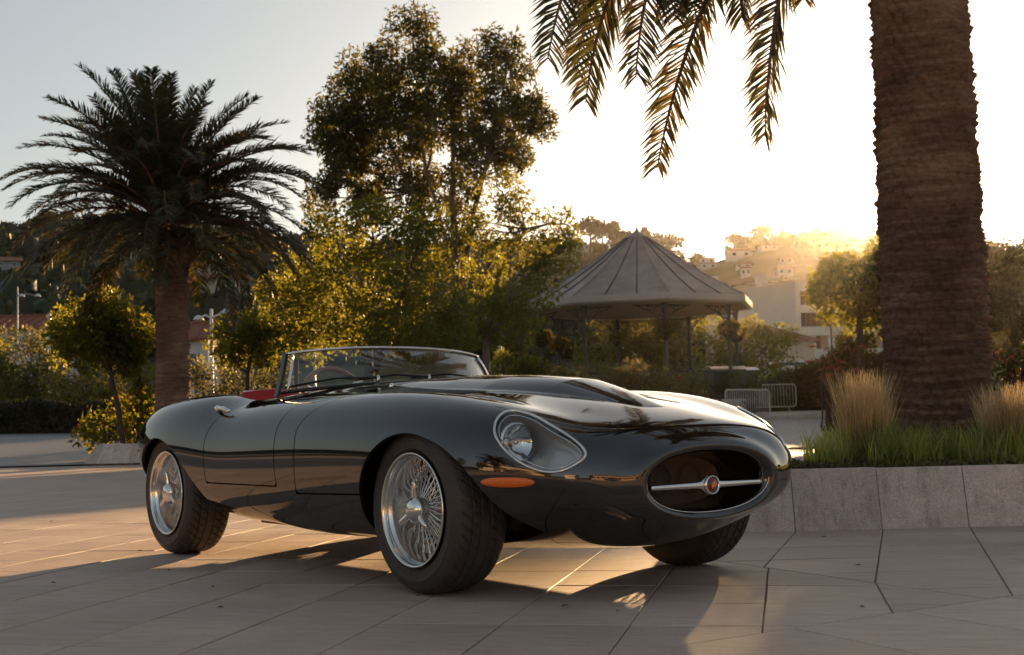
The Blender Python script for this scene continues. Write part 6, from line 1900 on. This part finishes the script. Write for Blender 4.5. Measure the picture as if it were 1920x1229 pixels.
# --- windscreen
def ws_pt(s, v):
    """s -1 (right) .. 1 (left), v 0 base .. 1 top"""
    a = abs(s)
    by = 0.632 * s * (1 - 0.06 * (1 - a)); bx = -1.12 - 0.285 * a ** 2.3; bz = 0.862 - 0.040 * a ** 2.2
    ty = 0.566 * s; tx = -1.335 - 0.120 * a ** 2.4; tz = 1.040 - 0.027 * a ** 2.2 - 0.006 * a ** 8
    bow = 0.012 * math.sin(math.pi * v)
    return Vector((bx + (tx - bx) * v + bow, by + (ty - by) * v, bz + (tz - bz) * v + bow * 0.5))
g = MB()
g.grid([[ws_pt(s, v) for s in np.linspace(-1, 1, 61)] for v in np.linspace(0, 1, 11)])
wso = g.build('windscreen', MATS['clear_glass'], car, recalc=False)
so = wso.modifiers.new('thickness', 'SOLIDIFY'); so.thickness = 0.004
f = MB(); f.tube([ws_pt(s, 1.0) + Vector((0, 0, 0.003)) for s in np.linspace(-1.01, 1.01, 61)], 0.0065, 8)
f.build('windscreen_rail', CHROME, wso)
f = MB(); f.tube([ws_pt(s, -0.01) for s in np.linspace(-1.0, 1.0, 61)], 0.009, 6)
f.build('windscreen_gasket', MATS['black_trim'], wso)
for s in (-1, 1):
    p = MB()
    p.grid([[ws_pt(s, v) + Vector(o) for v in np.linspace(-0.10, 1.03, 8)] for o in ((0.012, 0.0, 0), (0.010, s * 0.014, 0), (-0.030, s * 0.012, 0), (-0.034, -s * 0.004, 0), (-0.012, -s * 0.012, 0))], close_v=True)
    po = p.build('windscreen_pillar', MATS['black_trim'], wso, smooth=True, sharp=40)
    q = MB(); q.tube([ws_pt(s * 0.965, v) + Vector((0.012, 0, 0)) for v in np.linspace(0.0, 0.97, 8)], 0.006, 6)
    q.build('pillar_strip', CHROME, po)
# cowl cover under the glass: lower edge of the screen to the bonnet
# wipers
for i, (y0, y1, sw_) in enumerate(((-0.30, -0.62, 0), (-0.02, -0.34, 0), (0.27, -0.06, 0))):
    w = MB()
    s1 = y1 / 0.632
    b0 = Vector((-1.035 - 0.10 * abs(y0) ** 2, y0, 0.868 - 0.05 * y0 * y0 + 0.004))
    tip = ws_pt(max(-0.95, s1), 0.07) + Vector((0.018, 0, 0.012))
    mid = (b0 + tip) / 2 + Vector((0.01, 0, 0.022))
    w.tube([b0 + Vector((0, 0, 0.012)), mid, tip], [0.007, 0.005, 0.003], 6)
    bl0 = ws_pt(max(-0.97, (y1 - 0.02) / 0.632), 0.07) + Vector((0.010, 0, 0.006)); 
    pts = [ws_pt(q, 0.06 + 0.02 * k) + Vector((0.010, 0, 0.007)) for k, q in enumerate(np.linspace(max(-0.98, s1 - 0.02), s1 + 0.42, 7) * 1.0)]
    w.tube(pts, 0.0045, 5)
    wo = w.build('wiper', MATS['black_trim'], car)
    pv = MB(); pv.tube([b0 - Vector((0, 0, 0.012)), b0 + Vector((0, 0, 0.02))], [0.009, 0.007], 10); pv.tube([b0 + Vector((0, 0, 0.02)), b0 + Vector((0, 0, 0.024))], [0.007, 0.003], 10)
    pv.build('wiper_pivot', CHROME, wo)
wj = MB(); pj, nj = surf_top(-0.83, 0.36); pj = Vector(mir(pj, -1)); wj.tube([pj, pj + Vector((0, 0, 0.016)), pj + Vector((0.004, 0, 0.022))], [0.012, 0.010, 0.005], 10)
wj.build('washer_jet', CHROME, car)

# --- louvre panels on the bonnet
for s in (1, -1):
    base = MB()
    xs = np.linspace(-0.74, -0.15, 16)
    rows = []
    for x in xs:
        row = []
        for k in np.linspace(0, 1, 7):
            y = (0.30 + 0.02 * (x + 0.15)) + 0.165 * k
            p, n = surf_top(x - 0.06 * k, y); p = p + n * 0.0018
            row.append(mir(p, s))
        rows.append(row)
    base.grid(rows)
    lo = base.build('louvre_panel', MATS['louvre_metal'], car)
    for x in np.linspace(-0.72, -0.17, 20):
        lv = MB()
        ra, rb_, rc = [], [], []
        for k in np.linspace(0.06, 0.94, 6):
            y = 0.30 + 0.02 * (x + 0.15) + 0.165 * k
            p, n = surf_top(x - 0.06 * k, y)
            ra.append(mir(p + n * 0.002 + np.array([0.011, 0, 0]), s)); rb_.append(mir(p + n * 0.0024 + np.array([-0.004, 0, 0]), s)); rc.append(mir(p + n * 0.002 + np.array([-0.006, 0, 0]), s))
        lv.grid([ra, rb_, rc])
        lv.build('louvre', PAINT, lo)

# --- headlights
_tH = np.linspace(0.10, 0.40, 130); _uH = np.linspace(0.15, 0.62, 130)
for s in (-1, 1):
    bowl = MB()
    # deep at the outer end where the lamp sits, shallow towards the tip
    fx = np.clip((0.74 - HC[:, 0]) / 0.34, 0, 1)[:, None]
    dirs = HC - HC.mean(0)
    edge = hl_ring(-0.004, 0.003, s)
    rings = [edge]
    floor_c = np.array([0.530, 0.598, 0.560])
    for k_, dep in ((0.97, 0.25), (0.94, 0.55), (0.88, 0.85), (0.74, 1.0), (0.5, 1.0), (0.25, 1.0), (0.02, 1.0)):
        D = (0.035 + 0.120 * fx) * dep if k_ > 0.3 else (0.035 + 0.120 * (fx * k_ / 0.5 + 0.55 * (1 - k_ / 0.5))) * dep
        P = HC.mean(0) + dirs * k_ - HL['n'][None] * D
        rings.append([Vector(mir(p, s)) for p in P])
    bowl.grid(rings, close_u=True)
    ho = bowl.build('headlight', MATS['headlight_bowl'], car)
    rg = MB(); rg.tube(hl_ring(0.002, -0.0025, s), 0.0050, 8, closed=True)
    rg.build('headlight_ring', CHROME, ho)
    rg2 = MB(); rg2.tube(hl_ring(-0.013, 0.010, s), 0.0022, 6, closed=True)
    rg2.build('inner_ring', CHROME, ho)
    # clear cover
    V, N, F = clip_patch(_tH, _uH, [lambda P: -hl_dist(P, 0.0)])
    me = bpy.data.meshes.new('headlight_cover'); k = np.array([1, s, 1.0])
    me.from_pydata(((V + N * 0.003) * k).tolist(), [], [f if s > 0 else f[::-1] for f in F])
    me.polygons.foreach_set('use_smooth', [True] * len(me.polygons)); me.normals_split_custom_set_from_vertices((N * k).tolist()); me.update()
    link_mesh('headlight_cover', me, MATS['lamp_glass'], ho)
    # round lamp set back at the outer end, aimed forward
    lc = Vector((0.456, 0.614 * s, 0.578)); ld = Vector((0.97, 0.12 * s, 0.06)).normalized()
    Q = ld.to_track_quat('Z', 'Y').to_matrix().to_4x4(); Q.translation = lc
    lm = MB(); n = 40
    for prof, mi in (([(0.068, -0.030), (0.0735, 0.0), (0.072, 0.010), (0.067, 0.012)], 0),):
        lm.grid([[Q @ Vector((r * math.cos(a), r * math.sin(a), h)) for a in np.linspace(0, 2 * math.pi, n, endpoint=False)] for r, h in prof], close_u=True)
    lmo = lm.build('lamp', CHROME, ho)
    rf = MB(); rf.grid([[Q @ Vector((r * math.cos(a), r * math.sin(a), -0.050 + 10.0 * r * r)) for a in np.linspace(0, 2 * math.pi, n, endpoint=False)] for r in (0.004, 0.02, 0.035, 0.052, 0.067)], close_u=True)
    rf.build('reflector', CHROME, lmo)
    dm = MB(); dm.grid([[Q @ Vector((r * math.cos(a), r * math.sin(a), 0.030 - 4.0 * r * r)) for a in np.linspace(0, 2 * math.pi, n, endpoint=False)] for r in (0.0005, 0.02, 0.035, 0.052, 0.068)], close_u=True)
    dm.build('lamp_lens', MATS['lamp_glass'], lmo)
    bl = MB(); bl.tube([Q @ Vector((0, 0, -0.05)), Q @ Vector((0, 0, -0.01)), Q @ Vector((0, 0, 0.0))], [0.012, 0.012, 0.006], 10)
    bl.build('bulb', MATS['rim_alloy'], lmo)

# --- indicators: amber lens on a thin dark gasket
for s in (-1, 1):
    c, n = surf_at(0.512, 0.4375)
    tx = surf_at(0.60, 0.4375)[0] - surf_at(0.43, 0.4375)[0]; tx /= np.linalg.norm(tx)
    def lens_grid(hl, hh, thick, base):
        rr, aa = np.meshgrid(np.linspace(1, 0.02, 8), np.linspace(0, 2 * math.pi, 56, endpoint=False), indexing='ij')
        rr, aa = rr.ravel(), aa.ravel()
        lx = hl * rr * np.sign(np.cos(aa)) * np.abs(np.cos(aa)) ** 0.9; lz = hh * rr * np.sign(np.sin(aa)) * np.abs(np.sin(aa)) ** 0.85
        p, nn = surf_many(c[0] + tx[0] * lx, c[2] + lz, 2, 0.25, 0.85)
        p = p + nn * (base + thick * (1 - rr ** 4))[:, None]
        rows = [[mir(q, s) for q in p[i * 56:(i + 1) * 56]] for i in range(8)]
        rows.insert(0, [mir(np.array(mir(p, s)) - n * 0.012, s) for p in rows[0]])
        return rows
    ga = MB(); ga.grid(lens_grid(0.110, 0.0215, 0.001, 0.001), close_u=True)
    go = ga.build('indicator', MATS['black_trim'], car)
    le = MB(); le.grid(lens_grid(0.106, 0.0185, 0.010, 0.004), close_u=True)
    le.build('indicator_lens', MATS['amber_lens'], go)

# --- mouth: bar, badge, lip trim, dark duct
bar = MB()
rows = []
for y in np.linspace(-0.286, 0.286, 41):
    a = abs(y)
    hz = 0.010 + 0.004 * (1 - a / 0.286) + 0.026 * math.exp(-(a / 0.030) ** 2.2)
    bowx = 0.818 - 0.10 * a ** 2
    rows.append([(bowx + 0.010 * math.cos(t), y, 0.4035 + hz * math.sin(t)) for t in np.linspace(0, 2 * math.pi, 14, endpoint=False)])
bar.grid(rows, close_u=True)
bar.f.append(tuple(range(14))); bar.mi.append(0); bar.f.append(tuple(range(len(bar.v) - 14, len(bar.v)))); bar.mi.append(0)
bo = bar.build('grille_bar', CHROME, car)
bd = MB(); bd.lathe([(0.002, 0.842), (0.021, 0.840), (0.026, 0.834), (0.028, 0.828)], 28, 'x', (0, 0, 0.4035)); bd.build('badge', MATS['badge_red'], bo)
bd = MB(); bd.lathe([(0.029, 0.828), (0.031, 0.838), (0.034, 0.838), (0.036, 0.826)], 28, 'x', (0, 0, 0.4035)); bd.build('badge_ring', CHROME, bo)
bd = MB()
bd.grid([[(0.842 + 0.006 * (1 - r * r), 0.013 * r * math.cos(a) * (1 + 0.25 * math.cos(3 * a)), 0.4025 + 0.015 * r * math.sin(a) * (1 + 0.12 * math.sin(2 * a))) for a in np.linspace(0, 2 * math.pi, 20, endpoint=False)] for r in (1, .8, .5, .2, .02)], close_u=True)
bd.build('badge_head', MATS['badge_bronze'], bo)
rad_ = MB()
rad_.grid([[(0.600 + 0.0025 * (k % 2), yy, zz) for k, yy in enumerate(np.linspace(-0.27, 0.27, 109))] for zz in (0.31, 0.41, 0.51)])
rd_ = rad_.build('radiator', MATS['radiator_fin'], car, smooth=False)
fn = MB()
for yy in (-0.06, 0.10):
    fn.tube([(0.618, yy + 0.055 * math.cos(a), 0.42 + 0.055 * math.sin(a)) for a in np.linspace(0, 2 * math.pi, 28, endpoint=False)], 0.004, 5, closed=True)
fn.build('fan_ring', MATS['radiator_fin'], rd_)
duct = MB(); duct.grid([[(x, w * math.cos(a), 0.412 + h * math.sin(a)) for a in np.linspace(0, 2 * math.pi, 40, endpoint=False)] for x, w, h in ((0.58, 0.27, 0.092), (0.56, 0.15, 0.05), (0.56, 0.005, 0.002))], close_u=True)
duct.build('mouth_duct', MATS['dark_well'], car)
lip = MB()
_t = TKN[3] + 0.25 * (TKN[4] - TKN[3])
pts = [S([_t], [u])[0] for u in np.linspace(0.52, 1, 40)]
lip.tube([mir(p, 1) for p in pts] + [mir(p, -1) for p in pts[::-1][1:]], [0.0008 + 0.0016 * min(1, k / 10, (78 - k) / 10) for k in range(79)], 6)
lip.build('mouth_trim', CHROME, car)

# --- door handle (near and far)
for s in (-1, 1):
    p, n = surf_at(-1.735, 0.730)
    h = MB()
    p = np.array(mir(p, s)); n = np.array(mir(n, s))
    pv = [Vector(p + n * d + np.array([x, 0, dz])) for x, d, dz in ((-0.045, 0.002, 0.006), (-0.040, 0.02, 0.007), (-0.015, 0.026, 0.006), (0.03, 0.026, 0.002), (0.075, 0.018, -0.003), (0.083, 0.012, -0.004))]
    h.tube(pv, [0.011, 0.0115, 0.011, 0.0115, 0.009, 0.003], 10)
    h.tube([Vector(p + n * 0.002 + np.array([-0.055, 0, 0.010])), Vector(p + n * 0.03 + np.array([-0.055, 0, 0.011]))], [0.013, 0.012], 14)
    h.build('door_handle', CHROME, door_r if s < 0 else door_l)

# --- wheels
def tyre_mesh():
    n = 384
    ys = np.array([-0.020, 0.004, 0.012, 0.010, 0.0, -0.012])
    prof = [(0.206, -0.018), (0.221, -0.006), (0.232, 0.002), (0.235, 0.0055), (0.239, 0.0055), (0.242, 0.0045), (0.266, 0.0085), (0.268, 0.0115), (0.274, 0.0115), (0.277, 0.0085), (0.292, 0.006), (0.307, -0.006)]
    tread_y = np.linspace(-0.012, -0.216, 44)
    for y in tread_y:
        c = (y + 0.114) / 0.102
        prof.append((0.325 - 0.0135 * abs(c) ** 5, y))
    prof += [(0.305, -0.224), (0.285, -0.234), (0.255, -0.236), (0.225, -0.228), (0.206, -0.216)]
    rows = []
    ang = np.linspace(0, 2 * math.pi, n, endpoint=False)
    for r, y in prof:
        rr = np.full(n, r)
        if r > 0.308:
            c = (y + 0.114) / 0.102
            circ = min(abs(abs(c) - 0.20), abs(abs(c) - 0.58)) < 0.028
            if circ: rr -= 0.007
            # curved lateral grooves
            ph = (ang * 46 / (2 * math.pi) + 1.9 * abs(c) ** 1.5 * np.sign(c + 1e-6) * 0.9 + 0.5 * (c > 0)) % 1.0
            if abs(c) > 0.26: rr -= 0.0075 * ((ph < 0.11) & (abs(c) < 0.97))
            else: rr -= 0.003 * ((ph * 1 % 1.0 < 0.10))
        elif r > 0.298:
            ph = (ang * 46 / (2 * math.pi) + 1.7 * (1 if y > -0.1 else -1) * 1.0 + 0.5 * (y > -0.1)) % 1.0
            rr -= 0.0015 * (ph < 0.14)
        rows.append(np.stack([rr * np.cos(ang), np.full(n, y), rr * np.sin(ang)], 1))
    V = np.concatenate(rows); m = len(prof)
    i, j = np.meshgrid(np.arange(m - 1), np.arange(n), indexing='ij')
    F = np.stack([i * n + j, (i + 1) * n + j, (i + 1) * n + (j + 1) % n, i * n + (j + 1) % n], -1).reshape(-1, 4)
    me = np_mesh('tyre', V, F)
    me.set_sharp_from_angle(angle=R(38))
    return me
def wheel_meshes():
    """wheel with its outer face at y = 0, facing +y; axle along y"""
    d = {}
    d['tyre'] = (tyre_mesh(), MATS['tyre_rubber'])
    r = MB()
    r.lathe([(0.2045, -0.006), (0.2205, 0.004), (0.2215, 0.010), (0.2180, 0.0135), (0.2120, 0.010), (0.2075, 0.002), (0.2060, -0.010), (0.2035, -0.016), (0.1980, -0.020), (0.1955, -0.030),
             (0.1930, -0.100), (0.1880, -0.118), (0.1780, -0.130), (0.1760, -0.150), (0.1840, -0.165), (0.1950, -0.205), (0.2080, -0.226), (0.2140, -0.226)], 96, 'y')
    d['rim'] = (r.mesh('rim'), MATS['rim_alloy'])
    h = MB()
    h.lathe([(0.062, -0.165), (0.062, -0.115), (0.050, -0.098), (0.045, -0.070), (0.045, -0.034), (0.040, -0.022)], 40, 'y')
    d['hub'] = (h.mesh('hub'), MATS['rim_alloy'])
    k = MB()
    k.lathe([(0.042, -0.030), (0.052, -0.018), (0.052, -0.004), (0.046, 0.006), (0.041, 0.008), (0.039, 0.014), (0.025, 0.019), (0.001, 0.021)], 40, 'y')
    d['hub_cap'] = (k.mesh('hub_cap'), CHROME)
    e = MB()
    for a in (R(95), R(215), R(330)):
        rows = []
        for t, w, hgt, yo in ((0.030, 0.019, 0.015, -0.010), (0.05, 0.0155, 0.013, -0.006), (0.075, 0.0125, 0.011, -0.002), (0.100, 0.0130, 0.008, 0.002), (0.111, 0.009, 0.005, 0.003)):
            c, s = math.cos(a), math.sin(a)
            row = []
            for b in np.linspace(0, 2 * math.pi, 10, endpoint=False):
                u, v = w * math.cos(b), hgt * math.sin(b)
                row.append((t * c - u * s, yo + v, t * s + u * c))
            rows.append(row)
        e.grid(rows, close_u=True)
        e.f.append(tuple(range(len(e.v) - 10, len(e.v)))); e.mi.append(0)
    d['spinner_ear'] = (e.mesh('spinner_ear'), CHROME)
    s = MB()
    for i in range(24):
        a0 = 2 * math.pi * i / 24
        for (hr, hy, rr_, ry, da) in ((0.044, -0.046, 0.190, -0.112, 0.30), (0.044, -0.056, 0.190, -0.115, -0.30), (0.060, -0.125, 0.186, -0.122, 0.20), (0.060, -0.140, 0.177, -0.140, -0.20)):
            b0 = a0 + (0.13 if da < 0 else 0); b1 = b0 + da
            p0 = Vector((hr * math.cos(b0), hy, hr * math.sin(b0))); p1 = Vector((rr_ * math.cos(b1), ry, rr_ * math.sin(b1)))
            s.tube([p0, p1], 0.0024, 5, caps=False)
            s.tube([p1, p1 + (p0 - p1).normalized() * 0.014], 0.0042, 6)
    d['wire_spoke'] = (s.mesh('wire_spoke'), CHROME)
    b = MB()
    b.lathe([(0.065, -0.195), (0.145, -0.195), (0.145, -0.215), (0.065, -0.215)], 48, 'y', close=True)
    d['brake_disc'] = (b.mesh('brake_disc', smooth=False), MATS['disc_metal'])
    c = MB()
    c.box((0.105, -0.19, -0.085), (0.06, 0.045, 0.075), M=Matrix.Rotation(R(40), 4, 'Y'))
    d['brake_caliper'] = (c.mesh('brake_caliper', smooth=False), MATS['brass'])
    return d
WM = wheel_meshes()
for nm, (me, m) in WM.items(): me.materials.append(m)
for s in (-1, 1):
    for cx in (0.0, -WB):
        spin = rng.uniform(-0.2, 0.2) if cx else 0.0
        w = share('wheel', WM['tyre'][0], car)
        w.location = (cx, s * HALF, TYR_R)
        w.rotation_euler = (0, spin, 0 if s > 0 else math.pi)
        for nm in WM:
            if nm == 'tyre': continue
            o = share(nm, WM[nm][0], w)
            if nm == 'wire_spoke': o['kind'] = 'stuff'
# ================================================================ HAZE
hz = MB(); hz.box((0, 215, 40), (900, 560, 90.0))
m = bpy.data.materials.new('haze'); m.use_nodes = True; nt = m.node_tree; nt.nodes.clear()
o = nt.nodes.new('ShaderNodeOutputMaterial'); v = nt.nodes.new('ShaderNodeVolumePrincipled')
v.inputs['Color'].default_value = (0.95, 0.88, 0.80, 1); v.inputs['Density'].default_value = 0.000045; v.inputs['Anisotropy'].default_value = 0.92
nt.links.new(v.outputs[0], o.inputs['Volume'])
hzo = hz.build('haze', m, smooth=False); hzo['kind'] = 'stuff'
scene.cycles.volume_step_rate = 8.0
